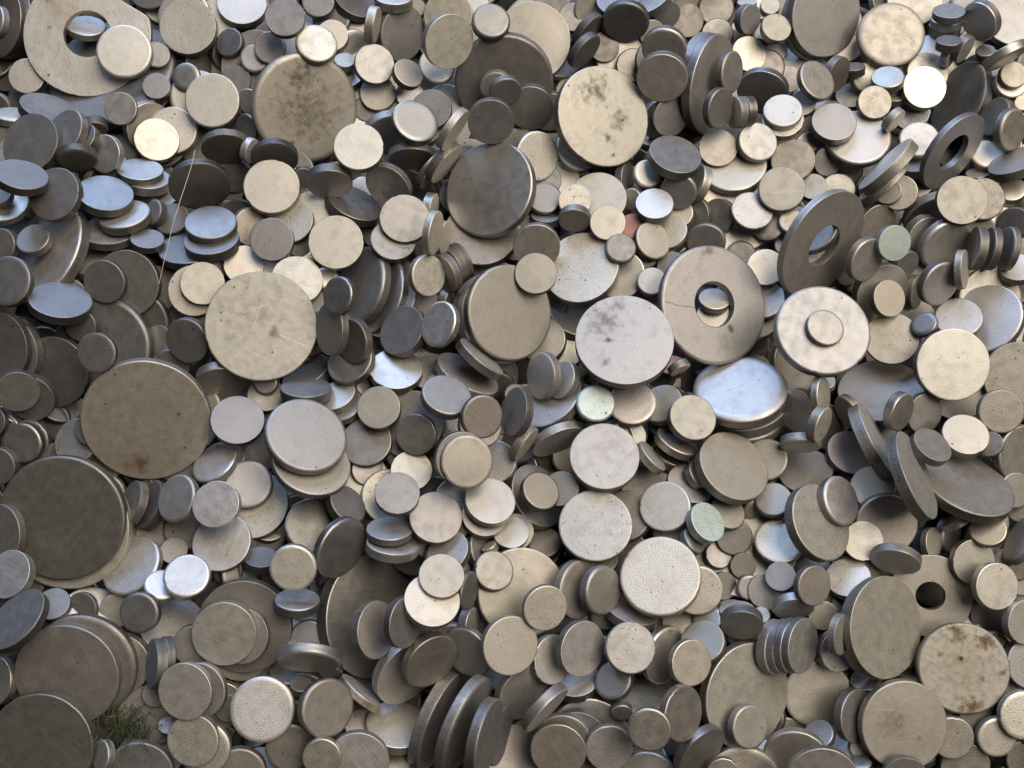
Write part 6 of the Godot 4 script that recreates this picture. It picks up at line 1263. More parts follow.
	[22.1,62.7,-231.5,-0.09,0.94,0.32,13.2,4],
	[213,46.5,-229.9,0.08,0.58,0.81,11.8,0],
	[261.6,46.1,-114.9,0.33,0.93,-0.13,22,1],
	[272,55,-80.1,0.02,0.96,0.29,9.4,2],
	[273.5,60.3,-256.3,0.01,0.95,0.32,16.2,3],
	[-240.6,60.5,8.7,-0.14,0.93,0.34,8.4,4],
	[-255.2,46.1,42.9,-0.01,0.95,0.31,8.7,0],
	[251.3,61.4,-53.9,-0.03,0.95,0.32,7.2,1],
	[-234.4,54.9,75.8,-0.02,0.96,0.29,6.8,2],
	[157.6,58.6,176.4,-0.25,0.92,0.3,7.5,3],
	[57.7,42.1,-229.4,-0.42,0.39,0.82,8.1,4],
	[16.7,56.6,-255.8,0.11,0.95,0.29,9.9,0],
	[33.2,53.5,-256.9,-0,0.94,0.34,14.8,1],
	[-120.9,56.9,-255.3,-0.1,0.97,0.24,8.3,2],
	[224.2,66,-202.1,-0.53,0.84,0.09,7.7,3],
	[32.1,63.6,184.3,0.01,0.95,0.31,7,4],
	[45.2,48.4,176.5,-0.78,0.55,-0.28,11.1,0],
	[229.5,61.7,-205,0.04,0.99,0.1,11,1],
	[-128.1,55.3,169.2,-0.13,0.96,0.25,12.1,2],
	[-202.1,66.6,-231.9,-0.01,0.95,0.32,10.5,3],
	[0.4,54.3,160.1,-0.05,0.98,0.2,7,4],
	[227.1,45.3,136.1,-0.1,0.98,0.18,9.5,0],
	[266.6,73.3,-218,0.15,0.88,0.45,20.5,1],
	[61.2,49.6,156.8,-0.03,0.93,0.35,9.6,2],
	[80,66.5,-207,0,0.95,0.32,9.1,3],
	[102.4,61.4,164.5,-0.03,0.95,0.31,6.5,4],
	[-81.7,63.9,177.6,-0.26,0.95,0.2,11.2,0],
	[-219.6,55.6,135.2,0.86,0.24,-0.44,7.4,1],
	[-208.8,54,66.8,-0.09,0.93,0.37,7.5,2],
	[234.7,58.9,-75.8,-0.19,0.85,0.49,11,3],
	[210.1,62.7,65,-0.91,-0.16,0.39,6.2,4],
	[-105.4,54.6,-225,-0.26,0.89,0.37,10.5,0],
	[-258.5,48.6,-91.1,-0,0.95,0.31,8.2,1],
	[-154.2,56.3,-246.9,0.03,0.96,0.28,14.4,2],
	[-88.4,64.8,-231.5,-0,0.95,0.31,25.4,3],
	[258.6,55.5,-163.8,0.04,0.94,0.34,10.7,4],
	[-146.6,48.2,180.6,-0.16,0.92,0.36,11.6,0],
	[-61.6,60,185.4,-0.33,0.78,0.53,16.4,1],
	[242.7,64.7,35.6,0.53,0.79,-0.31,8.3,2],
	[155.1,72.2,-186.9,-0.1,0.39,0.91,6.9,3],
	[-287.3,45,-136.9,0.05,0.91,0.41,9.4,4],
	[-269.8,52.2,-115.7,-0.34,0.43,0.83,9.9,0],
	[-220.3,61.2,39.5,0.05,0.88,0.48,11,1],
	[-246.4,65.4,-161.7,-0,0.95,0.31,10.3,2],
	[-242.9,58.6,-103,0.2,0.93,0.32,12.6,3],
	[214.4,54.7,122.2,-0.18,0.84,0.51,8.6,4],
	[259.3,54.7,-38.5,0.12,0.99,0.12,14.1,0],
	[-196.1,59.4,142.7,0.91,0.41,-0.04,7.8,1],
	[207.7,63.4,115.3,0,0.95,0.31,8.9,2],
	[201.1,77,142.7,0.19,0.9,0.39,11,3],
	[262.6,65.2,-137.4,0.08,0.94,0.32,7.5,4],
	[23.7,53.1,188.3,-0.45,0.55,0.7,10.9,0],
	[259,68.9,-185.3,-0.05,0.84,0.54,7,1],
	[-55.3,54,170.3,0,0.95,0.31,7.6,2],
	[210.9,57.5,89.6,-0.03,0.97,0.26,6.2,3],
	[-226.9,40.3,-233.6,0.02,0.97,0.25,15.9,4],
	[-190.6,67,160.3,0.15,0.83,0.54,9.1,0],
	[127.9,58,158.5,0.07,0.95,0.3,10,1],
	[258.1,60.7,-130.1,0.01,0.95,0.3,8.1,2],
	[-76.5,53.3,157.7,0.97,0.2,0.14,6.8,3],
	[-219.8,41,-223.8,0,0.95,0.31,10.1,4],
	[-239.9,59,35,0,0.95,0.31,11,0],
	[-22.1,67.3,179.4,0.08,0.72,0.69,6.8,1],
	[-258.6,56.6,-202.4,-0,0.95,0.31,11.6,2],
	[-266.1,70.4,-162,0.03,0.96,0.29,23.5,3],
	[-233.8,58.9,-203.2,0.05,0.96,0.26,12.2,4],
	[212.2,57.5,66.5,0,0.95,0.31,10.3,0],
	[-209.4,60.8,187.2,0.12,0.69,-0.72,15,1],
	[-252.6,54.6,-26.1,-0.46,0.88,-0.13,8.5,2],
	[-230.1,64.8,-233.3,0.09,0.99,-0.09,22.4,3],
	[265.4,57.5,-239.1,0,0.95,0.31,9.8,4],
	[200,62.5,111.5,0.28,0.83,0.49,7.9,0],
	[214,71.4,-3.6,-0.82,0.56,-0.12,7.6,1],
	[206.5,59.4,109.8,-0,0.95,0.31,7.2,2],
	[-207,58,-222.9,-0.06,0.95,0.3,8.5,3],
	[-185.4,62.8,-246.9,0.49,-0.14,0.86,11.2,4],
	[255.5,71.5,-27.6,-0,0.95,0.31,11.1,0],
	[-93,76.2,183.2,-0.25,0.97,0.06,7.1,1],
	[47.4,59.9,-221.8,-0.38,0.2,0.9,8.8,2],
	[-201.6,49,-235.3,-0.16,0.94,0.29,14.5,3],
	[16.6,50.1,183.3,0.05,0.74,0.67,9.9,4],
	[-283.6,49.2,-130.6,-0.01,0.95,0.31,24,0],
	[201.4,53.4,157.9,-0.02,0.95,0.31,8.2,1],
	[2,47.1,166.5,-0.1,0.99,0.14,16.5,2],
	[-17,63.6,-211.6,-0.16,0.4,0.9,7.9,3],
	[92.5,63.9,177,-0.97,0.23,0.03,9.6,4],
	[225.7,56.5,144.2,-0.02,0.94,0.33,7.9,0],
	[122.4,68.2,179.5,-0.03,0.92,0.39,8,1],
	[-190.5,54.7,158.3,0.57,0.38,0.72,7.2,2],
	[197.2,61.7,-214.1,0,0.95,0.32,9.6,3],
	[-221.9,55.2,106.1,-0.05,0.96,0.29,17.1,4],
	[260.6,32.8,44.4,-0.22,0.96,0.14,17,0],
	[-286,68.1,-230.2,0.86,0.43,0.28,18.5,1],
	[46,61,177.5,0.01,0.95,0.3,7.8,2],
	[-122.6,33.7,175.6,0.31,0.56,-0.77,11.4,3],
	[-77.3,61.2,181.7,-0.06,0.96,0.26,5.8,4],
	[-205.1,65.2,-219,0.02,0.95,0.32,8.4,0],
	[-86.7,56.5,-244.1,0.01,0.94,0.33,20.2,1],
	[-202.6,58.7,-251.4,0.01,0.95,0.32,13.9,2],
	[-120.7,43.2,176.8,-0.17,0.92,0.35,6.2,3],
	[258.2,65.9,-221.5,0.2,0.88,0.42,22.2,4],
	[-201.4,55.2,133.9,-0.05,0.94,0.35,7.5,0],
	[-253.4,76.3,-100.8,0.02,0.9,0.44,10.8,1],
	[-199.4,60.5,125.1,0,0.95,0.31,6.4,2],
	[-243.1,51.8,-95.2,0.05,0.9,0.44,9.4,3],
	[222.8,59.3,-239.8,-0,0.95,0.3,10.2,4],
	[-247.8,67.3,-209.1,0.52,0.85,0.09,7.9,0],
	[223.8,61.6,25.6,0,0.95,0.31,17.8,1],
	[95.6,48.7,162.1,-0,0.95,0.31,11.1,2],
	[-223.8,51.2,-239.3,0.42,-0.02,0.91,9.1,3],
	[-189.5,72.7,-239.2,0.69,0.48,0.55,9.2,4],
	[-209.3,67.3,158.3,0.02,0.96,0.28,9.4,0],
	[179.7,44.7,172.9,0.03,0.95,0.31,8.5,1],
	[-259.8,53.4,-138.8,0.14,0.94,0.3,12,2],
	[273.6,39.5,-216.7,-0.98,0.06,0.19,11.1,3],
	[230.9,70.4,27.5,-0.02,0.98,0.19,8.3,4],
	[-250.2,52.5,33.3,-0.49,0.86,-0.14,8.9,0],
	[-208.2,60.5,57.5,-0,0.95,0.31,7,1],
	[-177.2,60.7,156.9,-0.09,0.93,0.35,6.5,2],
	[-128.6,83.9,174.3,-0.01,0.95,0.32,9.7,3],
	[-244.8,48.2,82.8,0.95,0.32,0,9.4,4],
	[-207.2,65.6,117.2,0,0.94,0.35,11.3,0],
	[-261.9,42,-133.2,0.01,0.96,0.29,15.5,1],
	[227.2,57,-226.8,0.09,0.91,0.4,20.4,2],
	[244.5,77.3,-151,-0,0.95,0.31,8.7,3],
	[65.3,69.2,-203.3,0.18,0.98,0.08,9.3,4],
	[126,60.6,172.3,-0.15,0.78,0.6,7.2,0],
	[-230.9,66.1,-83.5,-0.08,0.78,0.62,8,1],
	[-262.4,65.2,-220.7,-0.08,0.97,0.22,9.9,2],
	[232.5,62.4,82.2,-0.1,0.89,0.44,6.5,3],
	[248.2,33.7,50.7,0.01,0.62,0.78,7.2,4],
	[-258.5,63.5,-31.4,-0.63,0.77,0.02,17.9,0],
	[199.2,57.3,-244.6,-0.09,0.93,0.36,9.7,1],
	[-284.9,51.3,-184.2,-0.35,0.74,0.58,9.4,2],
	[214.7,54.7,115.4,0,0.96,0.29,7.1,3],
	[186,52.9,160.5,-0.26,0.91,0.32,9.5,4],
	[227.9,47.8,-246.6,-0.04,0.93,0.35,25,0],
	[-113.3,73,178,0.28,0.7,-0.66,17.2,1],
	[247.9,59.6,-105.2,-0.01,0.95,0.31,12.1,2],
	[-66.4,56.2,156.1,0.09,0.86,0.49,7.5,3],
	[-240.1,58.4,72.6,0,0.95,0.31,11.6,4],
	[-265.9,65.4,-116.8,0.83,0.5,-0.24,7.4,0],
	[272.9,50.5,-135.1,0.09,0.86,0.51,14,1],
	[-243,58.8,-18.8,0.02,0.98,0.21,8.1,2],
	[12,59.6,185.2,-0.02,0.95,0.31,7.5,3],
	[-280.4,57.5,-162.8,-0.01,0.95,0.32,24.3,4],
	[-68.7,53.1,-263.9,0.03,0.96,0.27,11.3,0],
	[-216,46.8,-179.4,0.15,0.95,0.29,11.3,1],
	[-145.8,57.8,151,0.64,0.55,-0.54,7.9,2],
	[196.6,53.8,-187.3,-0.12,0.98,0.16,9.1,3],
	[158.8,47.9,101.1,-0.77,0.63,-0.04,8.9,4],
	[-148.6,62.4,-194.9,-0,0.96,0.3,9.1,0],
	[80.1,40.2,-127.3,0.11,0.94,0.34,6.8,1],
	[-85.9,34.5,-119.6,-0.78,0.58,0.24,7.5,2],
	[52.2,45.3,-212.3,-0.02,0.97,-0.23,7.5,3],
	[-223.1,55.3,-253.9,-0.29,0.95,0.13,10.4,4],
	[-190.8,52.2,1.8,0.03,0.96,0.26,9.4,0],
	[-86.4,58.6,-37,0.3,0.93,-0.23,9.8,1],
	[127.5,61.7,-57,-0.02,0.95,0.3,7.1,2],
	[-254.2,40.9,-100.1,0.98,0.21,0.01,9.2,3],
	[-103.2,53.6,74.6,0.57,0.8,0.18,8.1,4],
	[-208.1,46.7,92.8,0.04,0.94,0.35,6.8,0],
	[183.7,41.3,11.2,-0.37,0.02,0.93,9.6,1],
	[-1.5,37.4,-131.2,0.31,0.95,0.01,10.4,2],
	[-145.2,46.2,-35.5,-0.23,0.95,0.19,10.6,3],
	[47,49.8,95,-0.64,0.61,-0.48,9.7,4],
	[-221.3,30.2,174.1,-0.1,0.99,0.12,8.5,0],
	[-210.8,54.4,23,-0.3,0.79,0.53,8.6,1],
	[62.6,40,118.2,-0.15,0.98,0.13,9.2,2],
	[138.2,59,77.7,0.09,0.52,-0.85,8.1,3],
	[-180.9,57,107.2,0,0.95,0.31,8.8,4],
	[-182.9,45.1,-98.4,0.86,-0.27,0.43,10.8,0],
	[-237.5,53.2,103.1,-0.17,0.95,0.25,7.2,1],
	[126.6,50.3,15.6,0.08,0.93,0.36,9.5,2],
	[185.3,52,66.2,0.14,0.93,0.34,6.8,3],
	[-83,49.4,109.6,0.02,0.69,-0.73,8.4,4],
	[-245.2,42.2,125.2,0.01,0.94,0.35,9.6,0],
	[168.5,57.8,128.9,-0,0.95,0.31,6.8,1],
	[-197.3,52.5,26.1,0.05,0.96,0.28,9.8,2],
	[-127.3,48.1,161.6,0.24,0.81,0.53,8.7,3],
	[-162.4,45.9,-226,0,0.95,0.31,8.2,4],
	[209.1,40.4,-129.2,-0.61,0.79,-0.01,7.4,0],
	[297.4,33.6,-209,0.25,0.9,0.35,8.9,1],
	[5.8,49.4,134.7,-0.05,0.94,0.34,7.5,2],
	[182,55.3,112.3,0.05,0.94,0.33,9.5,3],
	[31.9,42.3,21.9,0,0.95,0.31,10.4,4],
	[227,39.3,-221.8,-0.39,0.25,0.89,10.6,0],
	[-247.9,48.9,113.7,-0.03,0.93,0.37,6.4,1],
	[165.9,44.5,-163.3,0.17,0.98,-0.07,9.5,2],
	[220.8,64.6,-92.6,-0.48,0.38,0.79,6.7,3],
	[-192.8,44.3,-234.2,0,0.95,0.31,11.9,4],
	[-11.5,43.6,171.4,0.14,0.63,-0.77,7.4,0],
	[-49,20.8,72.6,-0.9,0.43,-0.08,10,1],
	[214.7,43.9,-169.5,0,0.95,0.32,8.8,2],
	[-184.4,56.3,-36.6,-0.01,0.95,0.3,10.1,3],
	[-102.6,50.6,66.5,0.74,0.63,0.24,6.4,4],
	[275.6,71.6,-154.1,-0.36,0.75,-0.55,9.3,0],
	[-79.6,48,107.7,0,0.95,0.31,7.2,1],
	[162.3,49.1,139,0.07,0.89,0.45,8.4,2],
	[57.8,49.2,89.9,-0.15,0.63,0.76,6.2,3],
	[-246.7,30.6,-170.8,0.05,1,0.05,9.2,4],
	[-34.8,47.6,-213,0.96,0.23,0.15,9.3,0],
	[-57.7,40.9,119.6,0.43,0.87,-0.26,9.2,1],
	[115.8,49.9,72,-0.42,0.82,-0.38,7.5,2],
	[148.1,50.6,117.1,-0.95,0,-0.3,8.9,3],
	[243.2,42,-109.2,-0.74,0.24,0.63,9.8,4],
	[-260.4,53.1,14.4,-0.09,0.87,0.48,6.2,0],
	[55.5,54.9,-61.2,0.02,0.95,0.32,8.8,1],
	[-246.6,34.4,-125.3,0,0.98,0.21,8.3,2],
	[-83.6,55.5,156.3,0.05,0.93,0.35,5.4,3],
	[167.7,41.1,62.6,-0.79,0.62,0.02,9.8,4],
	[-158.4,44.3,-113.4,0.23,0.7,-0.67,7.3,0],
	[-5.3,38.2,193.4,0.66,0.58,-0.49,8.5,1],
	[185.7,49.7,116.3,0,0.95,0.31,7.1,2],
	[-40.3,45.2,141.6,0,0.95,0.31,6.2,3],
	[102.3,49,-32.2,-0.32,0.95,-0.03,9.5,4],
	[-78.2,58.5,128.7,0.04,0.93,0.36,7.6,0],
	[53.1,45.7,84.5,0.06,0.92,0.38,9.1,1],
	[17.9,33.8,-206.6,0.05,0.95,0.3,9.1,2],
	[215.6,42.6,130.9,0.64,0.71,0.31,8.4,3],
	[-176.6,55.6,159.4,-0.05,0.95,0.31,6.7,4],
	[-235.8,47.7,-106.3,0.49,0.03,0.87,7.6,0],
	[-45.7,53.5,176.4,-0.05,0.83,0.55,6.7,1],
	[270.4,55.5,-150.3,0.07,0.99,-0.14,9,2],
	[4.8,46.1,147.7,-0,0.96,0.29,7.4,3],
	[145.6,51.4,-100,-0.6,0.68,0.41,6.7,4],
	[-240.7,28.4,-166.7,-0,0.95,0.31,10.3,0],
	[136.8,55.6,172.4,-0.9,0.03,-0.43,8.8,1],
	[-27.9,50.6,-194.2,-0.28,0.88,-0.38,7.8,2],
	[-224.7,51.6,44.6,0.03,0.95,0.32,8.3,3],
	[219.8,46.6,45,-0.87,0.46,0.18,9.9,4],
	[194.7,54,122,-0.72,0.41,0.57,5.8,0],
	[33.5,41.1,154,0.07,0.71,0.7,8.2,1],
	[-107.3,50.7,151.9,-0.4,0.88,0.25,7.2,2],
	[153.3,42.9,139.3,-0.52,0.39,-0.76,7,3],
	[41.3,52.5,21.1,-0.67,0.64,0.38,7.1,4],
	[14.3,50.5,-79.5,0.01,0.69,0.72,8.2,0],
	[134,45.6,-208.2,-0.39,0.24,0.89,8.2,1],
	[-156.6,44.5,-117.8,-0,0.95,0.31,10.9,2],
	[189.1,52.1,-227.6,-0.09,0.94,0.34,7.8,3],
	[-210.1,67.8,-43.6,0.84,0.41,-0.35,7.7,4],
	[130.9,44.7,112,0.76,0.62,0.16,9.6,0],
	[-183.5,49.1,4.7,0.58,0.77,-0.26,9.3,1],
	[-92.2,49.9,12,0,0.95,0.31,8.3,2],
	[-178.7,53.4,171.2,0.18,0.95,0.27,6.7,3],
	[-91.8,49,101.5,-0.26,0.9,0.35,8.2,4],
	[245.8,53.3,-204.4,-0.1,0.95,0.29,7.6,0],
	[110.3,43.7,-62.1,0.02,0.95,0.32,7.9,1],
	[-30.8,51.1,59.9,0.34,0.92,0.21,9.2,2],
	[-149.8,50.3,-44.4,-0.01,0.94,0.33,10.3,3],
	[-142.4,43.9,-38.7,-0.04,0.92,0.38,9.2,4],
	[177.9,46.6,-215.2,-0.02,0.97,0.25,7.4,0],
	[-247.6,39.2,-144.2,0.82,-0.24,0.52,9.7,1],
	[-23.6,56.8,55.1,-0.2,0.97,0.11,8.1,2],
	[148.4,51.3,21.6,-0.04,0.89,0.45,6.6,3],
	[81.1,42.2,175.7,-0.15,0.92,0.37,8.2,4],
	[-186.5,48.9,13,-0.01,0.96,0.27,7.6,0],
	[96.6,54.4,-115.7,-0.18,0.87,-0.45,9.2,1],
	[36.4,53.3,110.2,0.03,0.93,0.37,6.7,2],
	[63.9,60.1,-97.1,-0.47,0.4,0.79,8.8,3],
	[-133.6,39.3,-129.8,0.36,0.21,0.91,9.4,4],
	[-27.9,29.1,149.8,0.96,0.27,-0.03,6.6,0],
	[-243.6,28.6,-188.4,-0.03,0.86,-0.51,11.1,1],
	[-209.4,52.3,63.9,-0,0.95,0.31,10,2],
	[-211.4,45.9,47.1,-0.01,0.95,0.32,10.3,3],
	[119.5,55,-42.1,-0.01,0.95,0.31,7.9,4],
	[222.4,45.3,-38.4,-0.17,0.58,0.79,8.5,0],
	[-192.3,46.4,-56,0.56,0.56,0.61,10.5,1],
	[-36.7,26.7,76.8,0.02,0.96,0.29,7.8,2],
	[-145.8,49.6,-212.7,0.21,0.95,0.21,7.7,3],
	[211.7,54.2,-110.1,-0.38,0.87,0.32,10,4],
	[-38.5,47.2,26.2,-0.37,0.59,0.72,10.3,0],
	[211.9,57.3,20.9,-0.01,0.95,0.32,8.4,1],
	[172.2,52.5,-53.6,0.01,0.94,0.34,8,2],
	[-43,43.2,-61,-0.86,0.49,0.15,7.8,3],
	[56.8,34.5,-114.7,-0.41,0.25,0.88,7.2,4],
	[74.9,44.1,122.5,-0,0.94,0.33,7.9,0],
	[-10.1,50,99.4,0,0.95,0.33,7.1,1],
	[150.6,49.1,-75.5,0.01,0.96,0.29,10.3,2],
	[128.3,48.3,140.5,-0.1,0.92,0.37,8.7,3],
	[4,40.3,30.1,-0.49,0.83,0.28,7.1,4],
	[141.2,34.1,-5,0.66,0.39,0.65,10.5,0],
	[43.3,44.3,-103.1,0.3,-0.14,0.94,11,1],
	[-211.1,45,39.9,0.28,0.93,0.24,7.4,2],
	[249.4,51.6,-45.1,-0.03,0.96,0.29,8.6,3],
	[-29.5,51.5,-45.7,-0.77,0.6,-0.22,6.4,4],
	[173.6,46.4,-114.7,0.2,0.91,-0.37,10.3,0],
	[198.1,52.3,107.5,-0.72,0.41,0.56,8.4,1],
	[57,47,-143.8,-0.13,0.93,0.35,9.7,2],
	[126,47.7,-48.3,-0.2,0.4,0.89,9.9,3],
	[202.9,38.4,-165.3,0.14,0.96,0.25,11.4,4],
	[297.7,29.4,-111.2,0.01,0.94,0.35,9.5,0],
	[177.7,57.6,104.5,0.14,0.93,0.34,8.2,1],
	[3.6,44.6,19.5,-0.53,0.81,-0.23,10.4,2],
	[-216.2,56.6,-112.3,-0.01,0.93,0.37,8.8,3],
	[64.3,49.2,26.5,0.06,0.95,0.31,8.9,4],
	[-198.7,53.5,152.9,-0.02,0.96,0.27,5.6,0],
	[66.7,53.6,-18.7,-0.39,0.85,0.36,10.4,1],
	[132.8,51.8,-257.1,0.01,0.95,0.33,7.4,2],
	[-126.2,44.6,-210.2,0.02,0.95,0.32,8.9,3],
	[-202.4,56.6,18.7,0.01,0.95,0.31,7.2,4],
	[-113.9,36.6,16.3,0.5,0.86,-0.02,9.4,0],
	[-237.2,32.7,181.2,-0,0.95,0.31,7.2,1],
	[200.9,49.5,52.3,-0.91,-0.02,-0.41,8,2],
	[-59,55.9,147.5,-0.39,0.88,0.29,8,3],
	[13.8,46.1,166.9,0.54,0.77,0.33,7.2,4],
	[207.2,29.7,-124.5,0,0.95,0.31,11.9,0],
	[28,56.6,8.6,0.04,0.97,0.23,9,1],
	[12.5,42.5,26.3,0.47,0.64,0.6,9.2,2],
	[181.5,50.9,148.6,0.02,0.94,0.33,5.6,3],
	[76.5,45.6,-58.6,0.46,0.42,0.78,9.9,4],
	[198.3,56.5,39.6,-0,0.95,0.31,7.6,0],
	[-237.7,34.6,-220.6,-0.01,0.95,0.3,7.4,1],
	[137.9,55.9,158.9,-0.01,0.95,0.32,6.7,2],
	[111,48.3,64.7,-0.06,0.66,0.75,8.2,3],
	[-168.1,43.2,80.5,-0.26,0.69,0.68,8.7,4],
	[168.9,50.9,51.9,0.04,0.52,0.85,8.5,0],
	[-183.5,50.4,156.9,0.05,0.93,0.36,6.9,1],
	[-163.7,63.8,20.1,-0.03,0.96,0.29,7.1,2],
	[222.4,40.4,-168.6,-0.14,0.79,0.6,8.6,3],
	[-118.2,51.1,-120.7,-0.57,0.7,0.43,7,4],
	[-5.6,46.8,-2.4,0.07,0.62,0.78,6.8,0],
	[-135.9,53.5,-191.6,-0.06,0.98,-0.2,11.1,1],
	[109.1,28.9,-217.9,0.43,0.9,0.09,11.8,2],
	[-50.1,47.8,149.2,0.35,0.85,0.39,8,3],
	[-34.4,48.3,56.8,0,0.93,0.37,8.8,4],
	[126.3,41.9,62.3,-0.45,0.57,-0.69,8.8,0],
	[149,63.3,-188,0.09,0.95,0.31,8.3,1],
	[50,55.7,142.1,-0.63,0.67,-0.39,6.6,2],
	[269.9,28.4,-215,0.06,0.9,0.44,11.1,3],
	[-212.2,61,7.8,0.9,0.43,-0.11,9.6,4],
	[33.3,45.9,195.8,-0.12,0.96,0.26,8.7,0],
	[121.6,29.4,-13.1,0.02,0.94,0.33,9.8,1],
	[142.3,64.3,-185.7,0.01,0.95,0.31,7.8,2],
	[-75.8,52.9,144,-0.43,0.88,0.19,7.4,3],
	[-135.4,36.5,-155.9,0.11,0.87,0.48,11.3,4],
	[72.6,37,-189.2,-0.46,0.46,0.76,7.4,0],
	[-128.9,55.1,-22.9,-0.1,0.99,0.07,8.4,1],
	[223.9,48,-66.1,-0.05,0.95,0.31,7.9,2],
	[-77.4,48.3,119.7,-0.17,0.86,0.49,9.5,3],
	[53.3,44.6,-51.3,-0.65,0.7,0.3,8.6,4],
	[-228.4,28.1,-165.4,0,0.96,0.29,12.3,0],
	[203.4,53.6,5.7,-0.57,0.8,-0.18,8.8,1],
	[-255.2,31.7,-126.3,0.11,0.97,0.2,10.2,2],
	[-225.4,42.9,-39.6,0.94,-0.26,0.2,8.9,3],
	[112.5,40.3,129.3,0.32,0.67,0.67,9.6,4],
	[108.4,21.5,-210.3,0.01,0.96,0.28,8.9,0],
	[66.5,60.9,12,-0.93,0.32,-0.19,8.2,1],
	[-180.1,39.9,-57,-0.03,0.67,0.74,10.6,2],
	[-81.5,53.2,-208.4,-0.16,0.95,0.27,7.7,3],
	[131.3,52.3,-108.7,0.09,0.94,0.33,9.1,4],
	[182.7,60.1,132.4,-0.52,0.66,0.54,5.2,0],
	[218.1,50.1,-71.8,0.5,0.79,0.35,10.3,1],
	[-170.5,51.3,155.5,0.43,0.55,-0.71,6,2],
	[116.8,55.6,84.3,0.09,0.94,0.33,5.7,3],
	[223.2,54.2,-114.2,-0.14,-0.23,0.96,8.8,4],
	[-49.1,41.5,144.9,-0.54,0.82,0.15,6.4,0],
	[219.6,30.6,-216.3,0.48,0.8,0.35,10.6,1],
	[29.3,51.8,-107.8,-0.05,0.91,0.41,9.7,2],
	[186,55.9,141.9,0.01,0.95,0.32,7.7,3],
	[37.4,50.8,-168,0.05,0.96,0.27,7,4],
	[46.9,43.8,188.9,-0.01,0.96,0.29,7.8,0],
	[195.8,50.2,66.4,0.25,0.97,0.05,8.7,1],
	[-43.1,36.7,121.4,-0.32,0.94,-0.08,8.8,2],
	[32.6,54.3,78.7,0.49,0.85,0.2,9,3],
	[-24.5,39.5,-94.1,-0.02,0.91,0.41,8.4,4],
	[96.2,56,-47.2,-0,0.95,0.3,8.7,0],
	[-151.9,48,-165.9,0.11,0.93,0.36,8,1],
	[3.2,52.1,4,0.49,0.85,-0.18,6.9,2],
	[-143.7,49.8,-187.4,0.24,0.97,0.08,11.2,3],
	[46.1,48.1,-75.2,0.42,0.57,0.71,8.6,4],
	[244.3,52.4,-211.4,0.08,0.88,0.46,7.7,0],
	[22.2,36.4,56.3,-0.67,0.55,0.5,10.1,1],
	[169.9,68.2,-258.3,-0.36,0.79,-0.49,8.4,2],
	[-70.4,50,-194.3,-0.04,0.95,0.3,10.2,3],
	[-204.5,53,119.1,0.01,0.97,0.25,9.2,4],
	[-177.1,49.6,74.1,0.23,0.77,-0.59,5.6,0],
	[-201.7,48.6,-80.1,-0.03,0.91,0.41,7,1],
	[68.8,54.2,-242.8,0.06,0.94,0.34,9.7,2],
	[-95.7,40.8,-209.4,0.48,0.27,0.84,12.3,3],
	[-35.2,38.2,-26.4,0.2,0.92,0.33,9.8,4],
	[-218,40,-176.3,0,0.95,0.31,11.1,0],
	[-69.1,43.7,109,-0,0.95,0.31,8.2,1],
	[-208.3,49.9,-85.5,0,0.95,0.31,7.7,2],
	[-171.2,59.5,23.7,-0.19,0.98,0.01,9.6,3],
	[-123.8,48.7,154.9,-0.17,0.9,0.4,8.4,4],
	[68.2,51.5,-64.1,0.05,0.94,0.34,7,0],
	[-12.8,41.5,152.7,-0.21,0.6,0.78,8.6,1],
	[213.3,32.8,-163.9,-0.02,0.91,0.4,11.1,2],
	[215.3,55.1,1.6,-0.93,0.33,-0.12,9.9,3],
	[-227.2,53.1,-76.4,-0.58,0.81,-0.03,10.3,4],
	[-36.8,63.8,97,-0,0.95,0.31,9.4,0],
	[-55.1,44.9,28.6,0.11,0.52,-0.85,7.1,1],
	[211,48,-46.1,-0.42,0.9,-0.13,8.4,2],
	[165.3,52.2,25.3,0.03,0.95,0.3,8.4,3],
	[1.4,47.9,-67.2,0.01,0.94,0.34,8,4],
	[161.4,50.7,21.1,-0.12,0.6,0.79,6.1,0],
	[107.7,43.4,122.2,0.35,0.82,-0.45,5.4,1],
	[-57.4,52.7,-2.4,0.63,0.77,-0,7.2,2],
	[196.6,57.7,-67.3,-0.15,0.79,0.59,6.8,3],
	[212.2,65.3,160,-0.11,0.89,0.45,8.1,4],
	[-181.2,54.2,-193.2,0.02,0.95,0.31,10.9,0],
	[239.7,47.1,-155.5,0.02,0.95,0.32,10.1,1],
	[-76.2,50.3,148.1,-0.08,0.93,0.36,7.6,2],
	[118.5,56.1,-77,-0.18,0.82,-0.54,7.2,3],
	[187.9,49.2,154.5,-0,0.95,0.31,8.6,4],
	[-208.9,47.1,102.9,-0.3,0.59,0.75,7.4,0],
	[-116.9,52.2,-75.8,-0.24,0.85,0.48,9,1],
	[231.2,42.4,76.1,0.65,0.66,0.38,9.9,2],
	[-174.1,55.8,88.9,-0.01,0.96,0.29,6.9,3],
	[178,44.4,160.9,0.02,0.9,0.44,7,4],
	[159.9,53.7,130.2,0,0.95,0.31,9.4,0],
	[124,67.8,-62.7,-0.6,0.76,-0.24,9.8,1],
	[214.4,48.1,-52.1,0,0.95,0.31,6.6,2],
	[158.4,46.7,149.3,-0.08,0.99,0.1,5.3,3],
	[-29.9,54.9,-101.1,0.06,0.52,0.85,7.7,4],
	[-122.5,45.7,-139.9,0.75,0.65,0.11,7.4,0],
	[-227.7,46.7,-198.9,0.11,0.96,0.27,7.4,1],
	[228.8,58.6,-88.9,-0.14,0.96,0.23,6.5,2],
	[182.1,58.2,33.7,0.31,0.95,-0.06,5.7,3],
	[149.7,51,-176.3,0,0.95,0.31,11.8,4],
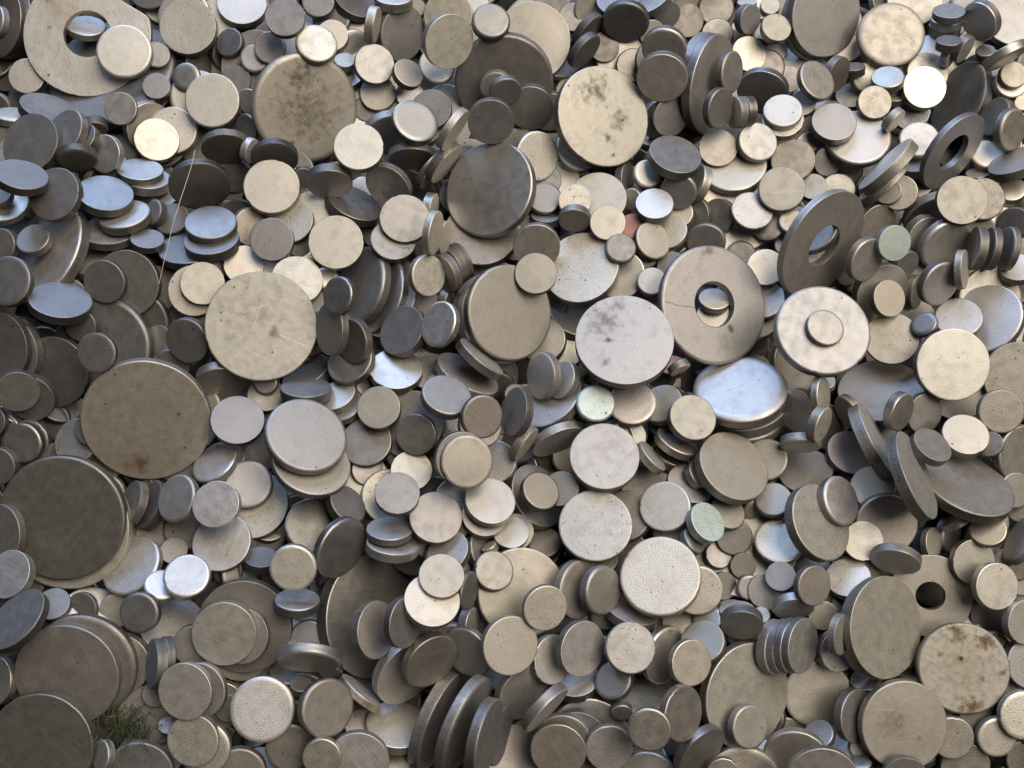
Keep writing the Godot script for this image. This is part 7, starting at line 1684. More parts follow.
	[131.2,23.8,-15.5,0.54,0.78,0.31,8.8,0],
	[114.5,49.4,-213.5,0.02,0.94,0.34,11.1,1],
	[-22.2,57.7,101.1,0.08,0.82,0.57,8,2],
	[-64.2,43.9,-27,0.71,0.69,-0.17,10.2,3],
	[-24.1,53.6,69.3,0.1,0.97,0.2,9.6,4],
	[-92.4,46.8,151.3,0.85,0.41,-0.33,7.7,0],
	[-99.1,78,-170,-0.13,0.98,0.17,6.8,1],
	[109.8,43.8,17.8,-0.37,0.43,0.83,6.8,2],
	[-114.6,48.7,154.5,0.02,0.98,0.2,7.6,3],
	[149.2,54.5,191.3,0.23,0.89,0.4,7.6,4],
	[205.9,23.2,-119.4,-0,0.95,0.31,10.4,0],
	[73.2,44.7,188.6,0.1,0.82,0.56,8.8,1],
	[216.4,49.6,-156,-0.35,0.92,-0.14,8.2,2],
	[-195.7,51.9,158,0,0.96,0.3,7.8,3],
	[38.7,55.1,157.6,0.06,0.96,0.29,6.4,4],
	[144.2,49.8,-90.3,0.27,0.86,0.43,8.2,0],
	[-73.7,45.5,-95.9,0.42,0.61,0.68,9,1],
	[225.2,58.4,-45.8,-0,0.95,0.3,8,2],
	[86.5,50.9,-35.6,-0.5,0.74,0.45,8.8,3],
	[-53.6,61.9,-204.1,0.46,0.8,0.38,6.6,4],
	[-57,52,-196.5,-0.08,0.91,0.41,11.2,0],
	[111.2,51.8,-39,-0.78,0.61,0.13,10.6,1],
	[3.1,36.4,-212,0.05,-0.04,1,8.2,2],
	[151.1,35,-142.6,-0.95,0.29,0.12,11.2,3],
	[-262.6,55.2,1.6,-0.32,0.82,0.47,9.4,4],
	[-33.4,59.2,98.7,-0.02,0.94,0.35,6.7,0],
	[-35.8,41.2,-170.7,0.31,0.95,-0.03,7.8,1],
	[244.6,44.9,-36.9,0,0.95,0.31,7.9,2],
	[28.9,45,-143.7,0.03,1,0.05,9.4,3],
	[-147.5,42.3,-11.3,0,0.95,0.31,9.1,4],
	[72.1,47.1,-32.2,-0.92,0.4,0.02,8.2,0],
	[111.4,25.3,-23.1,-0.25,0.68,-0.69,9.2,1],
	[171.9,56.4,192.9,-0.9,0.42,0.13,5.5,2],
	[124.2,55.9,-262.5,-0.64,-0.09,0.76,11.7,3],
	[241.5,50.6,-168.8,0.1,0.96,0.27,10.7,4],
	[-29.4,30,147,-0.08,0.79,0.61,7.4,0],
	[-30.5,53.3,46,-0.25,0.92,0.32,9.5,1],
	[-221.5,58.7,-57,0.86,-0.32,0.41,10.4,2],
	[72.2,52.1,144.1,0.06,0.93,0.37,7.2,3],
	[-96,46,53.2,0.25,0.94,-0.23,8.4,4],
	[200.3,52.4,117.2,0.01,0.94,0.35,8.7,0],
	[24,31.1,-128,0,0.95,0.32,10.7,1],
	[179.2,45,-210.4,0.27,0.92,0.27,11.2,2],
	[192.9,53.8,-66.5,0.02,0.95,0.31,6.4,3],
	[-150.6,45.8,124.2,1,-0.04,-0.06,6.3,4],
	[-196.7,44.3,-204.1,-0.21,0.83,0.52,10.7,0],
	[-137.1,47.8,-174.9,0.04,0.96,0.27,11.8,1],
	[85.6,57.6,96,-0.32,0.9,-0.29,6.9,2],
	[-179.7,49.6,95.3,-0.04,0.88,0.47,6.2,3],
	[85.1,32.4,-15.1,-0.28,0.81,0.51,9.4,4],
	[171,51.8,120.5,-0.81,0.41,-0.43,7.5,0],
	[127.4,47.7,-214.2,-0.02,0.95,0.31,7.6,1],
	[-72.5,43.8,158.4,0.52,0.84,0.14,7.6,2],
	[-208.1,43.1,93.7,-0.42,0.82,0.39,5.8,3],
	[172,38.6,-34.4,0.03,0.93,0.37,10.6,4],
	[149.5,43.8,-55.6,0,0.96,0.3,10.3,0],
	[170.2,46.9,44,-0.92,0.38,-0.1,9.5,1],
	[109.6,35,196.8,-0.04,0.95,0.31,6.7,2],
	[-138.9,47.9,-50.4,0.05,0.96,0.28,7.4,3],
	[218.6,55.9,-89.9,-0.74,-0.04,0.67,6.7,4],
	[82.6,48.5,-35.5,-0.71,0.66,-0.25,10.3,0],
	[15.3,27.6,-209.4,-0.33,0.34,0.88,12.3,1],
	[-217.2,59.1,19.5,-0.18,0.97,0.15,6.7,2],
	[63.8,45.9,-215.5,-0,0.95,0.31,8.3,3],
	[-194.4,48.2,148.7,0.73,-0.08,-0.68,5.5,4],
	[-214.7,53,-7,0.85,0.43,-0.3,8.8,0],
	[-191.6,56.9,-104.3,0.61,0.37,0.7,9.8,1],
	[137.4,56.1,151.6,0.06,0.96,0.26,7.3,2],
	[42.1,55.7,2.7,-0.22,0.8,0.56,9.2,3],
	[-152.1,60,152.6,-0,0.95,0.31,6.2,4],
	[96,49.6,89.1,-0.69,0.73,-0,9.7,0],
	[37.4,45.4,-160.4,-0.4,0.76,0.51,7.7,1],
	[-229,51.2,-131.8,-0.16,0.7,0.69,6.2,2],
	[-22.5,44.6,-146.1,-0.03,0.96,0.28,7.8,3],
	[-239.8,50.9,-99.2,0.07,0.9,0.43,7.3,4],
	[211.8,50.6,-121.8,0.2,0.98,0.04,9.6,0],
	[95.8,42.8,126.6,-0.68,0.73,-0.06,7.2,1],
	[184.1,49.6,60.6,-0,0.95,0.31,7.8,2],
	[-247.9,33.9,-191.5,0.7,0.59,0.41,8.8,3],
	[-180.4,56.8,118.6,-0.18,0.72,0.67,6.4,4],
	[33.4,55.4,-70.2,-0.41,0.77,0.5,6.6,0],
	[-229,47.1,-23.6,-0.03,0.96,0.27,8.2,1],
	[137.7,56.7,71.3,0.49,0.85,0.18,5.7,2],
	[250.7,42.5,-131.3,-0.02,0.98,0.22,9.6,3],
	[227.4,58.1,-55.8,0.06,0.94,0.35,6.9,4],
	[63,55.9,-87.5,-0.24,0.95,0.21,8.4,0],
	[-215.9,50.4,-38.4,0.13,0.96,0.26,8.7,1],
	[5.9,44.9,140.2,-0.03,0.94,0.34,8.4,2],
	[21.7,39.7,-142.3,-0.45,0.84,0.3,11.2,3],
	[-40.8,48.9,36.7,-0.52,0.84,0.13,7.9,4],
	[46.4,42,-161.4,0,0.95,0.31,9.8,0],
	[206.5,51.2,96.8,0.01,0.95,0.31,6.2,1],
	[-230.3,55.3,-51.3,0.03,0.96,0.28,6.8,2],
	[-49.9,42.6,-109.5,0.62,0.78,-0.1,9.4,3],
	[23.5,31.1,-24,0.16,0.98,0.08,7.6,4],
	[118.5,55.4,-245.7,-0.02,0.96,-0.29,8,0],
	[-224.3,41,-25.6,0.59,0.38,0.71,6,1],
	[142.2,42.5,-164.1,-0.04,0.98,0.22,11.4,2],
	[-304,66.1,-217.4,-0,0.95,0.31,8.8,3],
	[105.7,49,91.2,0.01,0.95,0.31,7,4],
	[-108.8,55,73.6,0.02,0.95,0.31,6.1,0],
	[-186.9,50.3,-23.9,-0.08,0.98,0.2,7.1,1],
	[0.9,37.8,-197.2,0.18,0.2,0.96,7.5,2],
	[105.3,42.1,127,-0.06,0.89,0.45,6.8,3],
	[17.1,53.2,88.4,-0.36,0.86,0.36,9.3,4],
	[15.4,48.3,123.5,0.48,0.88,-0.01,9.2,0],
	[-217.7,45,-55.9,-0.14,0.96,0.26,10,1],
	[-32.6,50.6,-192.7,-0.11,-0.35,0.93,11.5,2],
	[13.8,44.2,129.8,0.08,0.95,0.3,9.4,3],
	[202.2,52.9,187.9,-0.97,-0.06,0.23,4.6,4],
	[79,43.6,76.3,-0.01,0.95,0.31,9.4,0],
	[2.9,30.1,-15.6,-0.21,0.81,0.54,9,1],
	[-39.4,53.7,-123,-0.04,0.95,0.32,10.1,2],
	[207,55.5,20.9,0.2,0.98,-0.08,6,3],
	[-194.6,52.4,132.4,-0,0.95,0.31,9.4,4],
	[-165.2,59.6,-188.7,0,0.95,0.3,9.7,0],
	[140.1,65.7,-255.4,-0.22,0.94,0.24,7.9,1],
	[23,26.2,-126.2,0,0.96,0.28,11.7,2],
	[174.9,53.3,-93.7,-0.13,0.95,0.29,7.6,3],
	[-239.7,40.7,-89.6,0.13,-0.16,0.98,9.6,4],
	[-143.7,47.6,43.5,-0,0.95,0.31,7.4,0],
	[261.4,50.3,16.2,0.2,0.93,-0.32,7.8,1],
	[-112.8,55.9,142.8,-0,0.95,0.31,5.9,2],
	[-38.1,53.5,-32.9,0,0.95,0.31,10.2,3],
	[141.9,34.9,-41.5,0,0.95,0.31,10.4,4],
	[-58,46.6,-73.3,0,0.95,0.31,7.8,0],
	[84.1,47.7,159.2,-0.02,0.95,0.3,9.2,1],
	[-18.1,41.4,160.4,-0.5,0.7,-0.51,6,2],
	[171.2,46.6,-61.6,-0.67,0.61,-0.43,7.6,3],
	[-257.3,36.4,-155,0,0.95,0.31,10.4,4],
	[211.9,49.5,90.8,0.05,0.29,0.95,7.6,0],
	[-162.3,54.9,32.9,-0.04,0.87,0.49,8.2,1],
	[-68.8,49.8,76.8,0.47,0.13,0.87,6.2,2],
	[32.6,51.1,103.1,-0.31,0.94,0.11,6.2,3],
	[-194.6,66,80.5,-0.03,0.95,0.31,6.1,4],
	[119.6,50.7,102.3,-0.09,0.94,-0.33,7.2,0],
	[211.9,59.6,-15.4,0.69,0.69,0.21,9,1],
	[163.3,48.8,-81.2,-0.02,1,-0.01,6.8,2],
	[127.1,56.9,88.9,0.29,0.88,-0.39,7.4,3],
	[71.5,51.3,26.4,-0.66,0.75,0.08,8.1,4],
	[-22.7,54.4,154.6,-0,0.96,0.29,5.5,0],
	[199.6,56.2,135.7,0.03,0.94,0.33,9.1,1],
	[-196.2,51.8,113.5,-0.02,0.95,0.32,6.8,2],
	[-95.4,42.5,133.3,-0.2,0.67,-0.72,6,3],
	[-198.8,51.5,123.3,0.01,0.94,0.33,7.7,4],
	[-4.5,51.6,111.4,-0.27,0.85,-0.45,7.1,0],
	[60.5,48.5,-7.8,-0.61,0.66,0.44,7.1,1],
	[-109.5,53.6,-164.6,-0,0.95,0.31,9.3,2],
	[169.9,48,149.7,0,0.94,0.33,6.9,3],
	[-94.1,45.9,114.7,-0.01,0.96,0.27,7.1,4],
	[156.7,48.9,-175.7,-0.06,0.92,0.38,8.3,0],
	[-132.4,44.5,-6.8,0.5,0.3,0.81,8.4,1],
	[-175.8,51.3,-98.8,0.05,0.95,0.31,10.1,2],
	[-21,57,47.1,0.26,0.97,0.01,9.4,3],
	[-86.8,54.2,80.2,-0.22,0.82,0.52,9.6,4],
	[-20,53.9,-102.2,-0.05,0.97,0.25,8.4,0],
	[10.4,26.1,-13.7,-0.08,0.95,0.3,8.8,1],
	[147,56,102,0.6,0.78,-0.18,8.1,2],
	[13.3,41.6,172,-0.3,0.91,0.29,6.3,3],
	[203.2,45.5,107.5,-0.03,0.96,0.29,7.7,4],
	[182.8,47.6,-52.9,0.03,0.92,0.39,10.4,0],
	[-98.5,42.3,119.3,0.75,0.57,-0.33,8.9,1],
	[63.4,52.1,12.9,-0.16,0.93,-0.32,9.1,2],
	[-160.6,51.9,44,-0,0.93,0.38,8.7,3],
	[-123.9,39.6,28.6,0.89,0.44,0.1,7.7,4],
	[115.8,42.7,-71,-0.06,0.95,0.31,8.4,0],
	[-115.3,53.5,-179.4,0.07,0.93,0.37,9,1],
	[115.5,23.8,-8.7,0.03,0.95,0.3,11.1,2],
	[182.7,52.8,-200.6,-0.57,0.64,-0.52,8.9,3],
	[162.5,48.4,-9.4,-0.86,0.49,0.17,9.9,4],
	[194,51.6,155.1,0.62,0.61,0.49,6.3,0],
	[25.8,41.6,44,0.18,0.78,0.6,8.5,1],
	[-146.2,55.4,146.1,0.03,0.93,0.37,6.2,2],
	[-279,43.8,-96.5,-0.07,0.94,0.32,8.9,3],
	[229.2,56,-133.8,-0,0.94,0.34,9.7,4],
	[-145.3,45.2,131.4,-0.03,0.97,0.24,5.8,0],
	[106.8,33.7,-176.7,-0.01,0.96,0.28,8.1,1],
	[80.8,51.2,89,0.74,0.61,-0.3,8,2],
	[-98.3,46.6,57.5,-0,0.95,0.33,9.5,3],
	[46.2,55.3,20.9,0.03,0.98,0.2,7.6,4],
	[-116.8,56.1,-10.9,0.75,0.58,0.32,6.6,0],
	[-115.5,44.3,85.1,0,0.95,0.31,8.9,1],
	[-148.2,43.7,36.8,-0.81,0.56,0.19,8,2],
	[-211.2,63.2,-102.5,0.02,0.99,0.1,8.6,3],
	[-186.9,65.3,88.7,-0.28,0.84,0.46,8.4,4],
	[-143,46,-158.1,0.79,0.57,0.22,7.1,0],
	[-155.8,60.2,159.7,0.07,0.83,0.55,6.9,1],
	[180.7,65.5,57.4,0,0.95,0.31,7.1,2],
	[191.3,63.2,27.4,0.05,0.95,0.3,7.7,3],
	[250.4,44.9,-164.7,0.09,0.97,0.23,9,4],
	[236.9,59,99.5,0,0.95,0.31,7.1,0],
	[-255.5,29.3,-185.6,0.37,-0.27,0.89,7.8,1],
	[164.7,32.2,60.1,0,0.95,0.31,6.8,2],
	[10.8,43,148,-0.34,0.82,-0.47,7.6,3],
	[153.3,57.8,53.4,-0.87,0.45,0.22,5.8,4],
	[38.8,52.2,-2,-0.73,0.05,0.68,8.6,0],
	[205.9,17.4,-114,0.07,0.96,0.28,9.7,1],
	[126.8,50,-118.3,0,0.95,0.3,10.8,2],
	[95.2,41.1,177.8,0.28,0.88,-0.39,6.3,3],
	[289.1,50,-150.2,0,0.95,0.31,9.4,4],
	[-197.4,52.2,-96.8,-0.52,0.8,0.3,11,0],
	[-48.6,26.7,66,-0.71,0.44,0.55,8.8,1],
	[-149.9,48.7,-69.4,-0.17,0.9,-0.39,9.6,2],
	[133.6,55.7,150.5,-0,0.95,0.31,6.8,3],
	[135.6,48.4,-127,0.36,0.85,0.39,10.7,4],
	[-77.3,45.6,83.3,0.18,0.9,0.39,7.4,0],
	[-89.2,55.3,-44.4,-0,0.96,0.27,10.3,1],
	[11.4,37,63.7,-0.56,0.7,-0.45,10.3,2],
	[-44.5,52.4,162.5,-0.01,0.96,0.29,7.1,3],
	[63.5,29.7,-220.1,0.15,0.93,0.35,12.1,4],
	[148.8,53.9,111.8,0.15,0.45,-0.88,6.8,0],
	[216.2,61.9,-1,-0.01,0.95,0.31,8.7,1],
	[32.9,40.1,15.3,0.01,0.94,0.33,6.4,2],
	[-96.1,67.9,185.5,-0.03,0.94,0.34,8.6,3],
	[-197.5,54.5,9.2,0.69,0.64,-0.33,7.4,4],
	[116.4,49.8,-183.9,0.74,0.63,0.24,9.7,0],
	[-235.6,57.4,-55.4,-0.01,0.95,0.32,8.6,1],
	[183.7,48,-171.6,-0,0.95,0.31,8.7,2],
	[1.3,30.1,-26.8,-0.42,0.84,0.34,11.2,3],
	[-36.1,36.4,119.1,0.4,0.3,0.87,9.6,4],
	[-187.3,59.1,101.5,-0.07,0.94,0.34,8.8,0],
	[-85.7,44,49.8,0.19,0.83,0.53,7.9,1],
	[-198.1,49.9,142.8,-0.09,0.98,0.18,7.5,2],
	[-49.7,41.8,-144.2,-0.42,0.91,-0.03,8.1,3],
	[0.8,47,111.3,0.31,0.84,0.45,8,4],
	[105.7,31.1,-25.7,-0.81,0.48,-0.32,8.2,0],
	[111,41.6,-125.4,0.11,0.85,0.51,9.4,1],
	[26.2,44.4,150.5,0.66,0.73,-0.14,7.3,2],
	[-101.7,46.4,-214.4,-0.56,0.82,-0.07,7.7,3],
	[93,46,76.8,0.02,0.93,0.36,7.8,4],
	[-39.2,58.4,93.1,0.39,0.88,-0.28,9.2,0],
	[-175.1,44.4,-111.4,-0,0.95,0.32,10.2,1],
	[-45.8,35.1,-16.7,-0.18,0.84,-0.51,9.6,2],
	[-38.1,37.2,-100.4,0,0.95,0.32,10.6,3],
	[-148.9,48.9,-140.5,-0.3,0.81,0.5,8.9,4],
	[-94.5,40.5,63.5,0.03,0.95,0.31,9.3,0],
	[185.6,43.5,145.3,-0.81,0.38,-0.45,9.5,1],
	[47.4,50.9,-177,0.05,0.97,0.26,7.5,2],
	[-190.2,48,30.1,0,0.95,0.31,6.5,3],
	[-194.3,45.8,-19.8,0.05,0.67,0.74,9.8,4],
	[-77.1,46.2,-206.7,-0.82,0.36,0.44,8.4,0],
	[-174.7,49.4,187.4,0.34,0.77,-0.54,7.8,1],
	[-52.7,47.7,60.7,-0.37,0.44,0.82,8.7,2],
	[-25.6,42.3,-153.6,0.06,0.95,0.32,10.6,3],
	[-28.2,44.7,195.9,-0.01,0.95,0.31,8.6,4],
	[134.5,51.4,159.3,-0.09,0.88,-0.47,7.1,0],
	[46,41.4,-91.6,-0.03,0.94,0.33,10.1,1],
	[-150.6,43.3,133,0.23,0.66,0.71,9,2],
	[-127.6,44.7,140.4,-0.18,0.94,-0.28,6.7,3],
	[77.2,54,-43.4,-0.17,0.91,0.38,6.9,4],
	[-32,31,-17.9,-0.01,0.95,0.31,7,0],
	[273.1,40.9,-196.3,0.02,0.95,0.31,8.2,1],
	[-258.3,56.8,-232.4,-0.06,0.98,0.17,11.2,2],
	[-127.7,43.2,-140,0.49,0.38,0.79,8.6,3],
	[209.2,53.8,-74.2,-0.01,0.96,0.29,6.9,4],
	[-133.1,50.5,30.4,0.05,0.97,0.25,8.5,0],
	[26,44.3,143.3,-0.1,0.92,0.37,7.5,1],
	[3.1,50.1,-74,-0.16,0.96,0.24,6.5,2],
	[64.3,44.3,148.6,-0.11,0.58,-0.81,7.1,3],
	[196,53,139.3,-0.85,0.52,-0.08,6.4,4],
	[-67.5,39.4,123.2,0.12,0.96,0.26,8.6,0],
	[-78.9,60,-23.7,-0.45,0.89,0.03,7.4,1],
	[20.2,45.1,-161.5,0.21,0.94,-0.26,11.8,2],
	[178,46,11.8,-0.81,0.41,-0.42,6.6,3],
	[158.9,47.2,111.9,0,0.95,0.3,9.5,4],
	[115.4,34.9,-213.3,0.01,0.95,0.3,9.4,0],
	[137.5,54,143.2,0.12,0.9,0.41,7.8,1],
	[-221.5,43.9,-61.5,0.68,0.4,-0.62,7.6,2],
	[-9,52.3,65.4,0.73,0.67,-0.12,9.7,3],
	[144.3,44.7,114.7,0,0.95,0.31,8.9,4],
	[271.1,25.1,-201.8,-0.05,0.96,0.29,12.2,0],
	[49.8,41.7,54,-0.83,0.55,-0.14,7.6,1],
	[34.8,55.9,69.2,-0.03,0.93,-0.36,6,2],
	[85.4,43.6,180.5,0.33,0.92,0.2,5.8,3],
	[208.8,38.1,-215.5,0.64,0.75,0.17,10.7,4],
	[-157.6,43.7,78.2,0.03,0.93,0.36,6.1,0],
	[-161.2,51.3,-184.9,0.44,0.9,0.05,8.8,1],
	[27.1,55.2,85.3,0.21,0.92,0.34,8.4,2],
	[157.9,52.4,-89,0.56,0.82,0.07,8.8,3],
	[-141.7,42.1,-183.9,0,0.95,0.32,12,4],
	[-34.4,44.8,-194.8,-0.76,0.61,-0.2,7.7,0],
	[228.7,41,-207.6,0.25,0.86,0.44,10.5,1],
	[169.6,54,-184.2,0.76,0.64,0.08,10.5,2],
	[3.7,44.2,183.9,-0.21,0.79,-0.57,6.9,3],
	[228,43.5,-40.4,-0.66,0.72,-0.2,6.2,4],
	[54.7,43.3,-6.2,0.07,0.94,-0.32,7,0],
	[185.3,46.2,57,0.17,0.83,0.53,7.7,1],
	[48.7,45.1,-172.9,0.44,0.64,0.63,8,2],
	[-41,45.4,-147.9,0.16,0.94,0.29,8.8,3],
	[35,55.8,90.8,-0.09,0.93,0.36,5.7,4],
	[-9.4,54.7,85.4,-0,0.95,0.31,9.5,0],
	[124,42.4,25.1,-0.03,0.94,0.34,8,1],
	[-16.1,45,-202.2,-0.02,0.95,0.32,10.8,2],
	[-142.1,40.1,-121.4,0.01,0.94,0.34,10.5,3],
	[134.1,30.9,1.2,0.73,0.5,0.46,10.8,4],
	[-144.2,35.3,-119.7,0.19,0.95,0.26,8.8,0],
	[-11.1,43.7,142.7,-0.03,0.95,0.31,7.9,1],
	[-42.6,43.7,147.9,0.11,0.97,0.23,8.9,2],
	[193.7,56.1,77.1,0.06,0.97,0.25,6.6,3],
	[20.1,38.5,37.6,-0.24,0.94,-0.22,10.3,4],
	[-43.8,51.8,27.4,0,0.95,0.31,6.7,0],
	[164.1,33.7,-161.3,-0.14,0.02,0.99,8.3,1],
	[-64.3,35.4,-64.8,0.51,0.48,0.71,10.3,2],
	[204.3,42.9,83.7,0.11,0.91,0.41,9.8,3],
	[-109.4,54.9,-192.1,0.21,0.39,0.9,8.4,4],
	[121.1,41.9,112.6,-0.09,0.86,0.5,8.5,0],
	[206.8,53.8,34.4,0.11,0.92,0.37,5.9,1],
	[-164.7,48.5,-142.8,0.02,0.96,0.28,11,2],
	[142,39.3,-15.6,-0.52,0.43,0.74,7.2,3],
	[173,52.7,91.8,-0.04,0.99,-0.1,5.4,4],
	[181.4,54,90.4,0.01,0.95,0.31,8.6,0],
	[26.9,27.2,-20.3,-0.02,0.97,0.25,8.3,1],
	[28,36.5,-211.3,-0,0.95,0.31,8.7,2],
	[-26.8,40.1,-128.1,0,0.95,0.3,8.7,3],
	[55.1,42.4,-93,-0.02,0.97,0.26,9.8,4],
	[246.6,50.6,-73,-0.02,0.98,0.19,11.9,0],
	[-168.8,53,134.4,-0,0.95,0.31,9.2,1],
	[-86.3,39.8,-9.7,0.02,0.95,0.3,11.3,2],
	[7.5,33.4,36.4,-0.03,0.95,0.32,10.5,3],
	[-230.9,41.1,-65.2,0,0.95,0.31,9.9,4],
	[26.3,47,79.2,0.01,0.95,0.31,11.4,0],
	[72.5,44.2,13.6,0.01,0.93,0.36,13.1,1],
	[-23.3,35.6,-148.5,-0,0.95,0.31,10.5,2],
	[-246.9,26.2,175.6,0.06,0.97,0.25,11.7,3],
	[173.3,41.9,-136.4,-0,0.95,0.31,14.3,4],
	[116.8,24.5,-225.8,0.12,0.96,0.26,12.5,0],
	[-0.8,32.5,-220.5,-0.01,0.93,0.36,10.8,1],
	[58.8,46.2,-19.4,-0.36,0.79,0.49,11.3,2],
	[223.6,34.8,-241,-0.24,0.95,0.23,13.5,3],
	[223.6,43.9,106.7,-0,0.95,0.31,11.6,4],
	[-299.8,53.5,-181.7,-0.02,0.95,0.3,10.9,0],
	[-55.2,40.5,25.4,-0.01,0.95,0.3,9.8,1],
	[-189.3,52.3,76.8,0.04,0.95,0.3,10.5,2],
	[-130.7,44.3,-58,0,0.95,0.3,11.8,3],
	[-141.4,40,-40.3,-0.01,0.97,0.23,10.2,4],
	[16.1,25.4,-172.8,0.23,0.58,0.78,12.7,0],
	[-70.5,50.6,25.4,0.44,0.89,0.12,11.4,1],
	[197.1,48,-18.7,-0.01,0.98,0.18,12.8,2],
	[66.2,34.6,-196.7,0.24,0.86,0.46,13,3],
	[120.4,54.8,51.3,-0.01,0.96,0.29,11.1,4],
	[162.8,40.9,-49.2,-0.02,0.96,0.29,10.2,0],
	[157.1,37.7,147.1,-0.07,0.95,0.3,8.1,1],
	[116.7,33.2,181.6,-0.11,0.96,0.27,11.4,2],
	[-244.4,39.3,-13.7,0.08,0.96,0.26,9,3],
	[-176.8,54.2,41.1,-0.04,0.98,0.2,11.8,4],
	[131.8,30.1,182.4,-0.53,0.55,-0.65,10.5,0],
	[-207,34.7,133.3,0.02,0.94,0.33,12.4,1],
	[55.3,39.7,-141,-0.34,0.52,0.78,14.1,2],
	[-99.9,43.5,-230.2,-0.01,0.95,0.31,13.4,3],
	[-167.8,42.9,-256.8,-0.05,0.96,0.28,14.1,4],
	[-84.9,49.3,-25.6,-0.01,0.95,0.31,10.3,0],
	[74,45,-243.9,0.04,0.97,0.24,10.8,1],
	[10,29,-196.5,0,0.95,0.31,14.5,2],
	[-4,43.9,56.5,0.33,0.91,0.24,12,3],
	[-154.9,43.5,118.3,0.01,0.95,0.31,8.5,4],
	[-3.5,42.9,121.1,-0.15,0.98,-0.13,11.5,0],
	[218.5,35.5,-175,0.03,0.96,0.28,14.2,1],
	[-110.7,31.9,23.6,-0.09,0.97,0.25,9.9,2],
	[98.5,37.1,-139.7,0,0.95,0.31,15.1,3],
	[-193.5,51.2,63.1,-0.02,0.91,0.41,8.9,4],
	[-127.5,36.5,-125.7,0,0.95,0.3,15,0],
	[-79.6,43.4,-189.7,-0,0.96,0.29,11.2,1],
	[230.7,46.1,94.9,0.04,0.95,0.32,9,2],
	[-149.9,39.3,63,0.29,0.92,0.27,10.9,3],
	[-226.5,20.9,192.4,0.05,0.93,0.37,9.7,4],
	[-87.3,48.2,173.5,0,0.95,0.31,11.1,0],
	[54.7,42.5,33,-0.02,0.95,0.3,11.6,1],
	[-38.7,21.5,78.6,0.04,0.93,0.37,12.4,2],
	[-186.3,40.6,-124.5,-0.03,0.95,0.32,13.3,3],
	[25.5,34.8,46.4,-0.28,0.96,0.08,12.1,4],
	[112.1,26.2,195.3,0,0.95,0.31,9.8,0],
	[212.7,41.7,-105.1,-0,0.95,0.31,10.4,1],
	[-22.5,42.8,-30.1,-0.06,0.8,0.6,10.2,2],
	[250,37.2,-122.3,-0,0.95,0.31,12,3],
	[-20.5,47.8,94.7,-0.01,0.94,0.33,9.6,4],
	[143,38.7,-138.8,0.05,0.9,0.43,12.7,0],
	[-28.3,50,-229.3,0.08,0.96,0.29,11.1,1],
	[-141,38.9,116.2,-0,0.95,0.3,9.8,2],
	[97.4,37.2,-24.1,-0.34,0.81,0.49,12.5,3],
	[43.7,47.6,65.9,-0.07,0.95,0.31,9.8,4],
	[-102.9,51.8,-21,0.38,0.9,0.21,11.6,0],
	[-207.1,46.9,-1.5,0,0.95,0.31,12.4,1],
	[142.2,35.1,194.5,-0.22,0.96,0.18,10.2,2],
	[-216.8,43.1,9.3,-0.08,0.94,0.33,9.8,3],
	[44.3,41.1,23.1,0,0.95,0.31,12.9,4],
	[-20.6,47,47.1,-0.14,0.94,0.31,11.8,0],
	[140.5,31.7,-45.1,0,0.95,0.31,12.2,1],
	[127.6,43,-236.8,-0.15,0.92,0.36,13.6,2],
	[258.9,22.3,43.5,-0.14,0.95,0.29,9.2,3],
	[109.5,35.1,-162.8,-0.06,0.95,0.3,12,4],
	[-138.7,35,22,0,0.95,0.3,13,0],
	[46,38.7,14.6,-0.58,0.81,-0.1,12.1,1],
	[-50.5,39.7,-275.9,0,0.95,0.32,12.1,2],
	[142.2,40.1,-94.9,-0.01,0.95,0.3,13.4,3],
	[6.2,41,5.2,0.03,0.99,0.12,11,4],
	[72.8,35.7,189.7,0.01,0.95,0.32,11.6,0],
	[-36.9,27.2,153.6,0.01,0.94,0.34,10.8,1],
	[-138.1,34.2,-172.8,-0.04,0.98,0.2,10.7,2],
	[-163.3,50.8,16.4,-0,0.95,0.31,9.2,3],
	[205.5,38.2,147.5,-0.01,0.95,0.31,8.7,4],
	[244.3,40.4,-253.2,0.18,0.95,0.24,11.1,0],
	[-71.2,38.3,-70,-0.01,0.95,0.31,12.5,1],
	[35.9,45.4,103.5,-0.28,0.94,-0.22,11.6,2],
	[33.4,37.7,-161.7,-0.01,0.98,0.2,11.7,3],
	[-194.7,43.6,31.6,0.01,0.95,0.31,9.7,4],
	[-307.5,50,-227.1,-0.03,0.97,0.23,15.2,0],
	[-171.9,36.5,-7.6,0,0.95,0.3,11.9,1],
	[-99.5,44.6,89.8,-0,0.95,0.31,9.8,2],
	[48.6,35.5,-90.3,-0.31,0.7,0.64,10,3],
	[-232.7,39.6,-49,0.29,0.88,0.38,9,4],
	[73.8,43.2,89.4,0.06,1,0.03,9.8,0],
	[-124.5,52.2,-265.1,0.09,0.96,0.25,12.2,1],
	[-56.4,42.7,-177.1,0,0.95,0.31,13,2],
	[61.1,39.6,89.1,0.01,0.95,0.32,9.3,3],
	[270.7,47.2,-43.2,-0.01,0.95,0.3,13.2,4],
	[-12.3,45.7,-272.6,-0,0.95,0.31,14.7,0],
	[112.8,42,-247.9,-0,0.95,0.31,16,1],
	[-155.2,43.7,91.9,0.31,0.92,-0.23,9.2,2],
	[-214.6,37.4,61.1,0.84,0.49,0.25,9.6,3],
	[-57.2,42.6,55.4,-0,0.95,0.31,11.2,4],
	[248.9,41.4,80.3,-0.07,0.93,0.36,12.4,0],
	[-8.9,40.9,135.5,-0.06,0.94,0.34,10.4,1],
	[-29.4,47.4,-250.4,0.03,0.96,0.28,12.5,2],
	[-48,40,167.6,-0.01,0.96,0.27,10,3],
